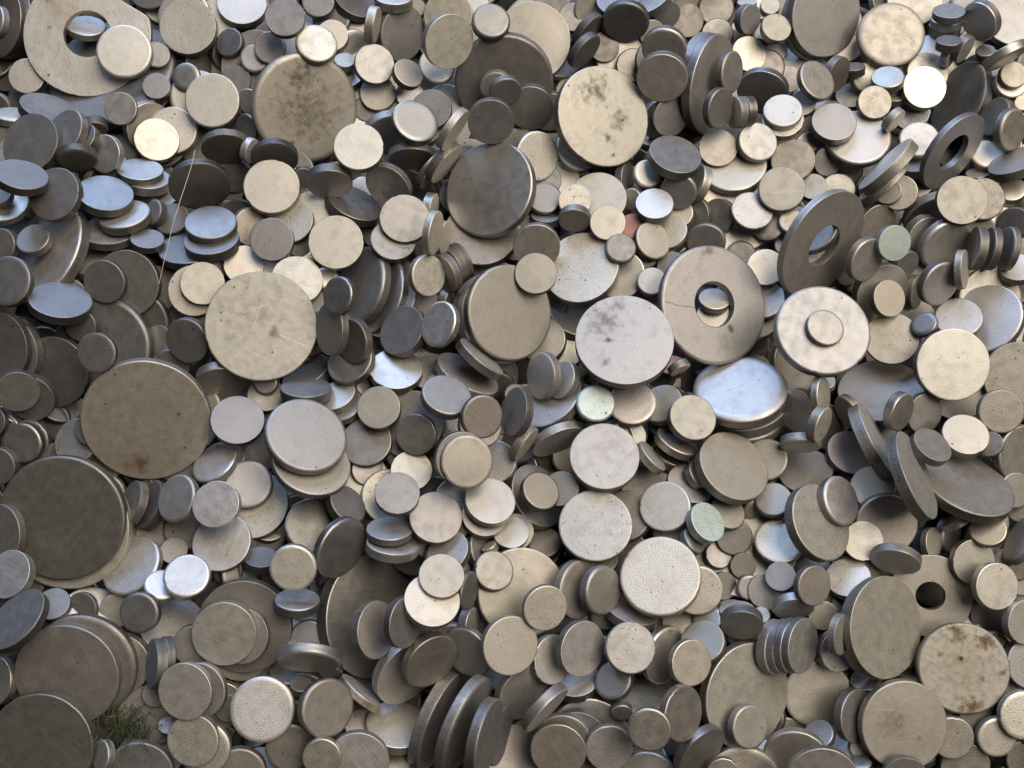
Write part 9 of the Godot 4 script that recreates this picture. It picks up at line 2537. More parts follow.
	[-246.5,48.2,-222.6,-0.01,0.95,0.3,11.5,3],
	[-154.8,35.1,181.4,0,0.95,0.31,9.5,4],
	[126.8,36,13.5,-0.52,0.85,-0.04,10.5,0],
	[-206.6,32.8,43.9,0,0.95,0.32,11,1],
	[-100.2,47,172.2,0,0.95,0.31,8.6,2],
	[-73.8,43.9,-29.5,0.17,0.97,0.2,10.8,3],
	[-153,42,146.5,-0.02,0.95,0.31,9.7,4],
	[32.6,31.4,-210.7,0.17,0.92,0.35,15,0],
	[212.8,34.4,44.8,0,0.88,0.48,9.9,1],
	[-272.5,51.8,-277.2,0,0.95,0.31,11.1,2],
	[-39.9,39.5,-47.7,-0.03,0.93,0.36,13.2,3],
	[224.3,35.5,137.8,-0.01,0.95,0.32,12.2,4],
	[-168.5,44.6,25,0,0.95,0.31,12.8,0],
	[92.9,47.7,31.8,-0.05,0.95,-0.3,12.8,1],
	[-102.1,38.5,-166.7,0.01,0.94,0.33,14.8,2],
	[-192.3,37.2,-65.7,0,0.95,0.32,14,3],
	[-270.9,27.9,-144.8,0.2,0.92,0.34,11.8,4],
	[-88.5,37.6,-62.6,-0.21,0.96,0.21,12.2,0],
	[16.6,33.4,-147.3,-0,0.94,0.33,12.6,1],
	[63,29.7,-111.7,0.04,0.96,0.26,14.7,2],
	[186.3,44.4,-277,-0.03,0.94,0.35,12,3],
	[-17.3,29.9,122.4,-0.01,0.95,0.3,8.6,4],
	[-79.1,30.6,167.1,0,0.95,0.3,11.2,0],
	[-298.8,30.8,-125.5,-0.04,0.97,0.25,11.4,1],
	[-61.6,34,-44.1,0.35,0.83,0.43,10.7,2],
	[-46.8,27.5,-149.7,-0.01,0.95,0.33,12.8,3],
	[-109,44,-75.7,0.11,0.95,0.29,11.6,4],
	[-273.9,22.7,-138,0.01,0.96,0.29,12.3,0],
	[191.2,39.3,-258.3,0.05,0.98,0.21,15.6,1],
	[-220.7,24.1,180,-0.01,0.95,0.31,10.7,2],
	[-69.5,36.6,117.9,-0,0.95,0.31,8.8,3],
	[6,29.3,154,-0,0.95,0.31,8.8,4],
	[117.4,29.6,-28.5,-0.1,0.95,0.31,11.2,0],
	[-282.4,44.8,-177.4,0.16,0.97,0.2,12.4,1],
	[-98.3,46.2,-101.2,0.01,0.94,0.34,11.6,2],
	[-112.3,43.4,101.5,0.04,0.95,0.3,9.9,3],
	[180,48.9,44.4,0.06,0.94,0.34,9.7,4],
	[-190.9,35.9,-138.8,-0.01,0.97,0.25,13.4,0],
	[138.3,33.2,-85.4,-0,0.95,0.31,10.9,1],
	[69.9,41.5,-140.4,-0.01,0.92,0.39,14.4,2],
	[242.1,31.9,-44.8,-0.02,0.93,0.37,11,3],
	[162,38.3,165.2,0.07,0.93,0.35,8.5,4],
	[-138.4,33.8,6.5,0.68,0.71,0.19,9.3,0],
	[25.7,41.9,88.1,-0.24,0.95,-0.21,10,1],
	[-8.2,45.8,75.2,-0.17,0.91,0.39,11.3,2],
	[169,36.1,-216.7,-0.71,0.49,0.51,14.5,3],
	[-44.3,35.4,172.5,0.03,0.95,0.3,9.3,4],
	[-50.6,20.5,88.5,0.15,0.92,0.37,12.8,0],
	[97.9,27.2,177.2,-0,0.95,0.31,12,1],
	[-207.5,30.4,193.5,-0,0.95,0.31,9.3,2],
	[298.4,34.2,-149.4,0.01,0.95,0.3,14.1,3],
	[182,36,7.7,0,0.95,0.31,9.8,4],
	[-76.8,42.3,135.1,-0,0.95,0.31,10.1,0],
	[19,41.2,-284,0.01,0.95,0.31,15,1],
	[128.9,41.4,123.4,-0.04,0.93,0.36,8.7,2],
	[-148.8,29.8,134.4,-0.04,0.94,0.34,9.3,3],
	[245.8,8.9,-0.1,0.1,0.91,0.39,11.8,4],
	[149.7,44,91.2,-0.15,0.91,0.39,8.8,0],
	[-176.2,43.2,-204.3,-0.04,0.94,0.34,12,1],
	[-92.5,32.5,-128.3,0.07,0.91,0.4,13,2],
	[-83.9,38.8,91.1,0,0.95,0.31,10.4,3],
	[207.9,34.2,137.3,0,0.95,0.31,10.6,4],
	[-54.4,37.1,153.6,-0,0.95,0.31,11.4,0],
	[-108.5,33.5,154.4,-0,0.95,0.31,12.3,1],
	[-252.5,50.8,-241.4,0.01,0.94,0.35,12.2,2],
	[245.3,35,87.6,0,0.94,0.35,11.8,3],
	[216.2,21.6,-140.1,-0.04,0.97,0.23,13.2,4],
	[205.5,44.9,13.1,-0.69,0.51,0.51,10.9,0],
	[-109.4,37.6,122.9,0.07,0.93,0.36,11.7,1],
	[224.2,37.2,-193.4,-0,0.95,0.31,10.7,2],
	[-110.7,36.2,137.4,0.13,0.92,0.38,8.5,3],
	[-44.6,25.5,-95.7,-0.07,0.95,0.31,12.1,4],
	[134.7,41.3,138.3,-0.03,0.95,0.31,11.9,0],
	[-104.6,37.1,78.9,-0.01,0.94,0.35,8.9,1],
	[-47.4,45.6,-223.4,-0,0.95,0.31,14,2],
	[147.7,44.1,-185.2,0,0.94,0.33,12.3,3],
	[-266,42,-45.8,0.02,0.95,0.3,10.8,4],
	[250.7,27.9,-225.1,-0,0.95,0.31,11.8,0],
	[87.4,41,119.8,0.02,0.94,0.33,11.7,1],
	[-145,42.1,95.6,-0.03,0.95,0.3,12.3,2],
	[-65.7,26.9,108.1,0,0.95,0.3,8.9,3],
	[-298.6,42.6,-163.8,-0.03,0.96,0.27,14.6,4],
	[165.1,50.2,-264.6,-0.06,0.98,0.2,12.9,0],
	[-26.5,35.5,-48.9,0.19,0.95,0.26,14,1],
	[174.4,42.1,44.5,0.04,0.96,0.27,10.2,2],
	[156.3,43.2,-255.9,-0.02,0.95,0.32,11.7,3],
	[114,34.9,115.8,-0.04,0.92,0.38,8.5,4],
	[-181.2,42.4,62.8,-0.04,0.94,0.33,8.8,0],
	[79,41.7,26.3,0.29,0.95,0.13,10.5,1],
	[173.2,35.8,62.2,-0.02,0.95,0.31,12.3,2],
	[-232.9,42,29.4,0.01,0.96,0.28,12.1,3],
	[-200.7,37.8,-218,-0.01,0.95,0.31,15.8,4],
	[40.8,29.7,188.9,-0.02,0.95,0.33,11.2,0],
	[181.7,26.3,-112,-0,0.95,0.31,14.5,1],
	[283.3,42.7,-229.4,0.01,0.96,0.28,10.8,2],
	[-167.6,36,175.8,-0.01,0.93,0.36,8.5,3],
	[-270,41.2,-179.4,-0.1,0.94,0.33,13.2,4],
	[265,30,-235,0,0.95,0.31,15.6,0],
	[222.5,30.5,78.4,-0.11,0.96,0.25,10.5,1],
	[-118.2,38.7,-231.2,0.19,0.33,0.92,11.9,2],
	[-157.3,31.3,130.8,0.07,0.91,0.41,11.3,3],
	[-195.6,33.8,3,-0.02,0.93,0.36,10.3,4],
	[259.5,15.7,-202.4,-0,0.94,0.33,13,0],
	[32.7,35.1,30.2,-0.01,0.95,0.31,9.7,1],
	[-165.7,46.8,47.1,0,0.95,0.32,11.8,2],
	[129.7,34.7,-171.2,0.05,0.95,0.31,11.8,3],
	[-283.6,37.5,-49.5,-0.03,0.96,0.27,11.9,4],
	[-247.7,39.7,41.9,-0.09,0.94,0.33,9,0],
	[121.6,39.8,58.3,-0,0.95,0.31,10.4,1],
	[-3.3,42.5,93.6,-0.11,0.83,0.55,11.6,2],
	[-36.7,30.5,163.4,0.01,0.95,0.31,12.1,3],
	[57.4,31,194.1,-0,0.95,0.31,10.9,4],
	[-249.8,24.3,168.9,-0.08,0.95,0.31,12.3,0],
	[114.1,36.1,136.7,0.01,0.95,0.32,11.5,1],
	[-160.8,38.4,61.6,0.03,0.97,0.25,12.4,2],
	[-55.5,25.7,68,-0.02,0.95,0.32,13.3,3],
	[224.6,31.1,151.4,-0,0.95,0.31,9.4,4],
	[162.2,37.5,-182.9,0,0.95,0.31,11.4,0],
	[-236.8,38.8,3.8,-0.02,0.97,0.24,9.3,1],
	[-205.6,43.1,-25.4,0,0.92,0.39,9.5,2],
	[117.2,19.4,-16.4,-0.07,0.99,-0.08,12.1,3],
	[184.8,33.4,-210.1,-0,0.95,0.31,12.2,4],
	[-180.6,33,-64.9,-0,0.95,0.31,11.7,0],
	[217.3,26.1,-159.3,-0,0.95,0.31,13.2,1],
	[22.6,39.9,103.3,-0.02,0.94,0.35,8.6,2],
	[-227.1,37.6,64.3,0,0.96,0.29,12.1,3],
	[-227.5,30,-223.6,-0,0.95,0.31,14.8,4],
	[194.7,35.7,19.9,0.02,0.96,0.29,13.3,0],
	[-205.6,34.2,-143.4,0.76,0.62,0.17,13.3,1],
	[-239.2,41.5,-257.4,-0,0.95,0.32,15.8,2],
	[237.1,6.5,14.6,0.04,0.98,0.17,10.6,3],
	[-123.9,40.5,-41.3,0.12,0.92,0.38,12.8,4],
	[-240.2,29.4,-235.7,-0.09,0.98,0.19,14.8,0],
	[-277.9,32.3,-81.7,-0,0.95,0.3,11,1],
	[-202.2,43.1,-100.3,-0,0.95,0.31,14.6,2],
	[-181.8,31.9,-168.4,0.01,0.95,0.3,10.8,3],
	[59.6,39,-6.5,-0.01,0.95,0.31,12.1,4],
	[-302.1,49.4,-265.5,0,0.95,0.31,12.5,0],
	[202.9,29.8,165.2,-0.09,0.98,0.2,10.6,1],
	[-51,29.8,122.9,-0.2,0.93,0.3,8.7,2],
	[306.9,44.6,-259.2,0.09,0.96,0.26,11.2,3],
	[267.9,26.8,7.9,-0.01,0.95,0.32,12.2,4],
	[197.7,36.2,73.7,-0.07,0.91,0.4,9.6,0],
	[-71.3,37.1,76.9,0,0.95,0.31,9,1],
	[275.3,39.5,-255.5,0,0.95,0.31,12.3,2],
	[-227.5,32.5,109.6,0.01,0.95,0.31,10.4,3],
	[-145.6,36.6,-232.9,-0.02,0.93,0.36,10.9,4],
	[-300.3,50.2,-194.9,-0.01,0.94,0.35,11.2,0],
	[104.5,48.7,101.5,-0.01,0.95,0.32,10.3,1],
	[-242.5,35.9,152,0.16,0.92,0.36,9.5,2],
	[-11.1,35.9,-58.6,0.2,0.9,0.39,9.9,3],
	[176.1,40.1,-160.7,-0.05,0.94,0.35,9.9,4],
	[-20.5,25.7,135.2,0.07,0.94,0.34,10.5,0],
	[-228.2,25.1,166.4,0.02,0.95,0.32,9.4,1],
	[-97.4,52.4,-262.1,-0,0.95,0.31,13,2],
	[-236.7,28.4,-190.1,-0,0.95,0.31,14.6,3],
	[-244.5,20.4,-178.3,0.02,0.95,0.31,11.4,4],
	[90.7,43.6,104.5,-0.11,0.93,0.34,11.3,0],
	[126.1,40.3,-107,0.05,0.95,0.31,9.8,1],
	[221.7,27.1,192.3,0.04,0.94,0.34,10.4,2],
	[-188.1,46.6,94.7,-0.01,0.96,0.26,11.2,3],
	[-120,46.4,-255.5,-0.02,0.94,0.33,11.3,4],
	[110.9,26,6.6,-0.19,0.97,-0.11,11.9,0],
	[-126.8,25.5,166.6,0.01,0.95,0.3,10.8,1],
	[-158.7,34.9,-131.3,0,0.95,0.31,14.6,2],
	[220.8,37,58.1,0,0.95,0.31,10.9,3],
	[112.5,49.7,-273.9,-0.03,0.95,0.32,13.7,4],
	[142.8,40.2,42.1,0.03,0.97,0.23,9.6,0],
	[-169.7,34.9,193.9,-0,0.95,0.31,8.1,1],
	[-119.9,34.8,-14,-0.1,0.89,0.44,9.4,2],
	[-173.7,35,-28.7,-0.01,0.95,0.3,9.8,3],
	[-39.3,25.4,139,-0,0.95,0.32,10.5,4],
	[-158.6,39,-159,0.01,0.9,0.43,12.1,0],
	[-214.2,28.4,-170.4,0.06,0.86,0.51,13.7,1],
	[55.7,37.6,-158.5,-0.55,0.51,0.66,10.4,2],
	[-213,32.3,87.7,0.02,0.95,0.31,9.1,3],
	[29.7,31.1,153.6,-0.25,0.95,-0.18,8.6,4],
	[89.7,36.1,132.3,-0.04,0.94,0.35,9.4,0],
	[-238.5,21,178.6,0.01,0.93,0.36,8.8,1],
	[-151,31.9,72.8,-0.04,0.95,0.32,10.5,2],
	[39.4,30.3,178.4,0.02,0.93,0.37,10.1,3],
	[210.2,29.1,-243.6,-0.02,0.95,0.3,14.6,4],
	[232.9,40.6,-275.4,0.12,0.96,0.24,13.6,0],
	[123,47.8,151.1,-0,0.95,0.31,8.2,1],
	[-176.8,48.7,145.3,-0.01,0.95,0.31,8.9,2],
	[-112.3,44.1,48.2,-0,0.95,0.31,9,3],
	[-227.3,23.2,140.1,0.03,0.98,0.18,12,4],
	[-10.2,38,-85.6,-0.02,0.96,0.29,12.6,0],
	[194.1,29.6,-237.7,-0.08,0.96,0.26,14,1],
	[97.3,17.4,-199.3,0.01,0.95,0.3,11,2],
	[-8.1,37.9,24.9,0.32,0.92,0.24,10.7,3],
	[303.3,33,-219.1,-0.22,0.93,0.3,11.1,4],
	[-30.6,35.9,181.5,0,0.95,0.33,9.7,0],
	[30.9,30.8,-150.3,-0.06,0.96,0.29,11.7,1],
	[-240.1,39.2,-39.6,-0.06,0.93,0.37,9.8,2],
	[-128,32.6,11.7,-0,0.95,0.31,13.8,3],
	[230.2,43.6,-119.4,0.01,0.95,0.3,13.2,4],
	[57.1,35.2,45.8,0,0.95,0.31,12.2,0],
	[-111.3,35.1,-39.8,0.06,0.93,0.36,11.4,1],
	[213.3,17.6,191.6,-0.02,0.95,0.32,11.4,2],
	[-149.8,32.4,26.3,0.18,0.9,0.41,13.1,3],
	[92.8,27.8,-128.5,0.03,0.95,0.3,12,4],
	[-185.7,44.5,134.5,0.62,0.58,-0.53,8.4,0],
	[-236.8,23.3,-216.2,0,0.95,0.31,11.6,1],
	[15.8,35.2,-109.8,0,0.95,0.31,14.4,2],
	[-202.3,37.2,-77.4,0.12,0.92,0.37,11.8,3],
	[169.5,32.9,191.9,0.01,0.95,0.31,9.3,4],
	[-218.5,46.6,-277.2,-0.04,0.95,0.3,15.7,0],
	[192.7,34.6,130.4,-0,0.95,0.31,8.4,1],
	[-130.6,37.4,94.5,0.12,0.92,0.38,12.3,2],
	[255.1,31.8,-145.2,0,0.95,0.31,11.5,3],
	[-185.6,47.2,-278.5,-0,0.95,0.31,13.4,4],
	[-227.2,30.4,-127.4,0.01,0.95,0.32,12.1,0],
	[145.3,34.6,181.6,0.01,0.95,0.31,9.3,1],
	[-47,41.4,-201.6,-0.04,0.96,0.29,14.9,2],
	[-246.9,43.2,7.6,0.06,0.92,0.39,10.4,3],
	[97.3,41.6,-256.6,0.01,0.95,0.32,15.8,4],
	[-232.3,36.4,-89.4,0.01,0.95,0.3,12.1,0],
	[-140.3,34.5,-5.4,-0,0.95,0.31,11.6,1],
	[112.4,23.7,18,-0.05,0.95,0.32,11.8,2],
	[230.5,26.3,-212.9,0.05,0.95,0.29,13.6,3],
	[108.2,33.2,-234.7,0,0.95,0.31,12.7,4],
	[-225.7,36.3,-256.1,0.05,0.95,0.3,12.8,0],
	[-134.7,39.3,-190.5,0.01,0.96,0.29,15.2,1],
	[-132.2,35.5,116.8,0,0.95,0.32,10,2],
	[155.3,26.5,-15.4,-0,0.95,0.32,12.5,3],
	[18.7,21.8,-135.3,0.01,0.95,0.31,10.9,4],
	[119.7,42.8,90.8,-0.01,0.96,0.29,10.8,0],
	[76.5,42.5,43,-0.54,0.78,0.31,10,1],
	[-273.1,40.4,-234.4,-0.04,0.95,0.3,15.6,2],
	[-113.4,27.4,162.5,0,0.95,0.31,11.7,3],
	[270,21.2,-221.1,0.02,0.95,0.3,13.9,4],
	[227.5,35.4,124.6,0.01,0.92,0.39,10.4,0],
	[170.2,42.1,31.6,0.01,0.95,0.32,12.4,1],
	[247.5,35.4,-4.7,-0.67,0.55,0.5,11.2,2],
	[6.4,25.7,174,0.03,0.99,0.13,10.8,3],
	[-283.8,45.9,-197.2,-0.01,0.95,0.3,11.2,4],
	[285.3,38.4,-265.1,0,0.95,0.31,13.7,0],
	[95.8,22.6,188.6,-0,0.95,0.31,9.6,1],
	[98.8,36.1,123.2,-0.01,0.95,0.31,8.5,2],
	[199.6,39.4,-48.1,0.04,0.99,0.15,9.9,3],
	[92.9,27.5,-13.1,-0,0.95,0.32,11.8,4],
	[-162.9,39,-185.2,0.01,0.95,0.31,13.8,0],
	[-42.9,38.8,30.6,0.19,0.91,0.36,9.4,1],
	[123.8,37.2,109.2,0.21,0.91,0.36,12.7,2],
	[70.6,28.9,159.5,-0,0.95,0.31,11.2,3],
	[248.6,29.9,119.1,-0.22,0.93,0.28,8.9,4],
	[74.6,35.8,-8.6,-0.01,0.95,0.31,9.6,0],
	[-66.3,27.6,-125.8,0.38,0.58,0.72,12.4,1],
	[154.3,32.4,181.4,0.03,0.95,0.31,8.5,2],
	[-189.6,39.1,-187.3,0,0.95,0.31,13.5,3],
	[-63.3,37.1,-84.3,0.02,0.94,0.33,9.9,4],
	[100.5,36,85,-0.45,0.85,-0.28,13,0],
	[87.1,45.6,-270.1,-0.21,0.88,0.41,10.7,1],
	[35.4,24.3,-204.6,0.06,0.94,0.33,12.8,2],
	[-134.4,41.3,180.5,0.01,0.95,0.31,11,3],
	[117.2,38.3,75.9,0,0.95,0.31,11.1,4],
	[70.5,35.2,56.8,-0.4,0.91,0.11,11.8,0],
	[166.7,29.2,-125.6,-0.12,0.93,0.34,13.7,1],
	[33.3,33.5,-245.2,-0.11,0.89,0.44,15.3,2],
	[-298.3,32.8,-100.5,-0,0.95,0.31,14.2,3],
	[222.4,30.6,-26.1,0.01,0.95,0.32,11.7,4],
	[91.9,37.2,46.6,-0.61,0.77,0.17,10,0],
	[12.2,30.3,58.7,-0.01,0.95,-0.31,11.9,1],
	[-320.2,49.8,-267.2,-0.02,0.94,0.33,11.3,2],
	[297.7,25.4,-125.6,-0,0.95,0.31,14.5,3],
	[-180.4,30.9,-234.9,0.02,0.96,0.28,13,4],
	[-280.2,35.1,-58.5,-0.04,0.96,0.27,12,0],
	[312.6,46.8,-274.5,-0.01,0.95,0.31,11.2,1],
	[182.5,45.6,109.3,0.15,0.87,0.48,10.5,2],
	[154.1,39.3,-77.2,0.03,0.97,0.26,12.1,3],
	[-66.6,38.2,58,0,0.95,0.31,11.7,4],
	[95.2,27.8,-224.3,-0.06,0.95,0.32,15.8,0],
	[13.5,38.2,135.8,-0,0.95,0.31,10.5,1],
	[-247.2,39.2,27.7,-0,0.95,0.31,10,2],
	[226.4,24.7,-18.3,0.06,0.95,0.29,13.2,3],
	[-266.4,30.2,-110.4,-0,0.95,0.3,14.2,4],
	[206.7,32.1,-176.6,0.01,0.95,0.31,13.6,0],
	[147,42,8.2,0.04,0.94,0.35,10.6,1],
	[-77.2,41.4,-213.9,0.05,0.53,0.85,13.9,2],
	[-136,51.8,-265.4,0.14,0.31,0.94,11.8,3],
	[-82.1,36.5,178.7,0.01,0.96,0.29,10.6,4],
	[-207.7,35.1,120.9,0.04,0.96,0.28,8.9,0],
	[-188.3,32.1,173.4,0.01,0.96,0.29,10.2,1],
	[-162.7,37.2,-103,-0.02,0.94,0.33,11.6,2],
	[22.8,44.1,-0.7,0.22,0.87,0.44,9.2,3],
	[207,30.1,28.7,0,0.95,0.32,13.7,4],
	[66.8,43.3,-47.6,0.02,0.96,0.29,10.5,0],
	[88.8,30.1,-148.6,-0.5,0.58,0.64,14.2,1],
	[25.1,37.1,13.6,0.02,1,-0,11,2],
	[183.6,43.8,-20.1,0.14,0.93,0.35,13.5,3],
	[289.7,24.9,-204.9,0,0.95,0.31,13.1,4],
	[-165.9,45.8,145,-0,0.95,0.31,8.5,0],
	[134.4,51.8,-274.4,0.01,0.95,0.32,13.3,1],
	[265.4,44.6,-157.2,0.02,0.93,0.36,12.7,2],
	[-141.2,34.7,101.9,-0,0.95,0.31,9.6,3],
	[-197,39.3,-24.2,0.01,0.95,0.32,13.8,4],
	[89.9,31.7,89.6,0,0.95,0.31,12.5,0],
	[63.1,41.8,-58.9,0.06,0.94,0.33,11.8,1],
	[-77.6,41.9,-98.3,-0.01,0.9,0.44,10.3,2],
	[-299.1,31.3,-84.1,0,0.95,0.31,10.4,3],
	[-274.8,39.9,-23.2,-0.05,0.94,0.32,10.5,4],
	[-282.4,37.9,-166.2,0,0.95,0.31,12.6,0],
	[85.6,27.1,166.3,-0.03,0.97,0.23,10.8,1],
	[-96.2,38.2,-77.5,0.53,0.72,0.45,13.7,2],
	[143.1,35.4,53.9,-0.78,0.63,0.04,12.8,3],
	[-65,32.9,163.9,0.54,0.84,0.11,10.6,4],
	[-23.8,48.4,30.6,-0,0.94,0.33,9.7,0],
	[-177.2,44.1,92.1,-0,0.95,0.31,9.6,1],
	[-36.5,36.4,-59.6,0.02,0.96,0.29,10.6,2],
	[16.1,36.2,116.8,-0,0.95,0.31,11.7,3],
	[8.7,32.1,-238.5,0.01,0.95,0.31,15.1,4],
	[-19.4,42,73.7,-0,0.95,0.31,8.7,0],
	[95.5,40.9,-94.5,0.01,0.95,0.3,12.3,1],
	[-167.7,39.6,118.5,-0.01,0.95,0.31,11.2,2],
	[168.1,32.6,-34.3,-0,0.95,0.32,12,3],
	[36,32.5,164.6,0.01,0.93,0.36,9.8,4],
	[-59,37.5,39.9,0.38,0.92,0.09,12.4,0],
	[204,41.1,-67.5,0,0.93,0.37,14.1,1],
	[-304.1,35,-153.4,0,0.95,0.31,12.9,2],
	[-201.1,40.9,15.8,-0,0.96,0.27,10.9,3],
	[32.5,24.6,-25.2,0,0.95,0.31,13.3,4],
	[194.4,23.1,176.9,0,0.95,0.31,11.8,0],
	[-94.6,36.8,137.2,0,0.95,0.31,11.9,1],
	[-55.2,35.2,-21.8,0.01,0.95,0.3,11.5,2],
	[213.6,37.6,-274.7,-0.02,0.95,0.31,16.3,3],
	[196.8,39.7,105.8,-0,0.95,0.31,9,4],
	[73.4,37.5,120.7,0.01,0.95,0.3,9.8,0],
	[-158,40.3,-75.5,-0.06,0.97,0.23,13.3,1],
	[-37.2,28.8,192.4,0,0.95,0.31,8.7,2],
	[284.5,25.3,-221.9,0.01,0.95,0.31,14.3,3],
	[-124.3,41.1,-76.4,0.01,0.94,0.34,13.5,4],
	[13.9,30.1,21.5,0.34,0.93,0.12,10.3,0],
	[-112.9,53.8,190.9,-0.02,0.95,0.31,10.9,1],
	[195.6,31.9,-155.2,-0,0.95,0.31,10.4,2],
	[8.6,24.2,162.7,0.03,0.97,0.24,9.5,3],
	[-59,38.9,-208.9,0.01,0.95,0.32,12.8,4],
	[-259.9,35.3,-220.4,-0,0.93,0.36,11.8,0],
	[26.2,29,166,0.05,0.96,0.27,9.4,1],
	[-18.4,27.8,175.5,-0.13,0.91,0.39,11.5,2],
	[167.4,38.3,-7.4,0,0.95,0.31,10.7,3],
	[175.7,33.7,-4.2,0,0.95,0.31,10.9,4],
	[-151.8,32.5,-152.8,-0,0.95,0.3,11.5,0],
	[61,33.2,124.3,-0.06,0.95,0.32,12.2,1],
	[-135.6,28.6,72,0.03,0.86,0.52,11.2,2],
	[222.7,32.4,-43.8,-0.02,0.96,0.28,13.3,3],
	[-155.5,29.6,-114.7,-0.12,0.92,0.37,10.7,4],
	[-161.2,43.8,-272.8,-0,0.95,0.31,15.7,0],
	[52.5,42.8,-283.6,-0.1,0.93,0.36,15,1],
	[67,35.6,135.9,-0,0.98,0.18,9,2],
	[172.9,39.8,-258.8,0.02,0.95,0.33,12.5,3],
	[-267.5,36.5,12.9,-0,0.95,0.31,13.7,4],
	[168.3,40.2,110.9,-0,0.95,0.31,10.2,0],
]
const MARKS := {"mark_clipped": [["smudge", -0.6, -0.1, 0.05, 0.4], ["smudge", 0.1, 0.7, 0.3, 0.1]], "mark_scratched": [["smudge", 0, 0.05, 0.85, 0.3], ["smudge", -0.1, -0.55, 0.35, 0.4], ["smudge", 0.3, 0.2, 0.3, 0.3], ["smudge", -0.4, 0.1, 0.25, 0.3], ["scratch", 0.21, -0.18, -0.44, 0.18, 1], ["scratch", 0.3, -0.4, 0.0, -0.3, 0.6], ["smudge", -0.33, 0.59, 0.07, 0.7], ["smudge", 0.05, -0.76, 0.1, 0.6]], "mark_smudged": [["smudge", -0.18, -0.51, 0.34, 0.34], ["smudge", 0.35, 0.02, 0.26, 0.36], ["smudge", 0.1, 0.4, 0.12, 0.35], ["smudge", 0.2, 0.75, 0.06, 0.6]], "mark_lilac": [["smudge", -0.42, -0.4, 0.45, 0.24], ["smudge", -0.1, -0.76, 0.2, 0.24], ["smudge", -0.35, 0, 0.08, 0.6], ["smudge", -0.4, 0.5, 0.12, 0.2]], "mark_rusted": [["rust", -0.17, 0.72, 0.2, 0.6], ["rust", -0.38, 0.72, 0.12, 0.4], ["smudge", 0.3, -0.2, 0.4, 0.05], ["rust", 0.5, -0.1, 0.05, 0.6]], "mark_freckled": [["rust", 0, 0, 1.1, 0.1], ["rust", -0.1, -0.78, 0.28, 0.4], ["rust", 0.5, -0.58, 0.25, 0.5], ["rust", 0.1, 0.84, 0.3, 0.5], ["rust", -0.05, -0.23, 0.07, 0.9], ["rust", 0.4, 0.2, 0.1, 0.3], ["rust", -0.5, -0.3, 0.12, 0.3], ["rust", 0.8, 0.1, 0.15, 0.4]], "mark_cracked": [["crack", -0.93, 0.0, -0.34, 0.1, 0.38], ["smudge", -0.13, -0.88, 0.14, 0.4], ["smudge", 0.3, 0.4, 0.08, 0.5], ["smudge", 0.2, 0.6, 0.3, 0.12]], "mark_sandy": [["scratch", 0.34, 0.15, 0.78, 0.33, 1], ["scratch", 0.2, -0.1, 0.08, 0.08, 0.8], ["scratch", -0.3, 0.4, 0.1, 0.6, 0.6], ["smudge", 0.2, 0.1, 0.12, 0.25], ["smudge", -0.2, -0.2, 0.6, 0.05]], "mark_brown": [["smudge", -0.3, -0.1, 0.55, 0.22], ["smudge", 0.3, 0.3, 0.1, 0.3]]}
const THREAD := [[-130.75, 75.81, -95.85], [-131.98, 74.02, -90.36], [-134.05, 71.98, -84.08], [-136.37, 70.12, -76.79], [-138.94, 68.19, -67.73], [-141.25, 65.45, -57.74], [-143.31, 62.79, -49.54], [-144.95, 60.5, -42.51]]
const WIRE := [[134.4, 80.05, 35.81], [134.05, 79.99, 37.31], [135.2, 77.19, 38.53]]
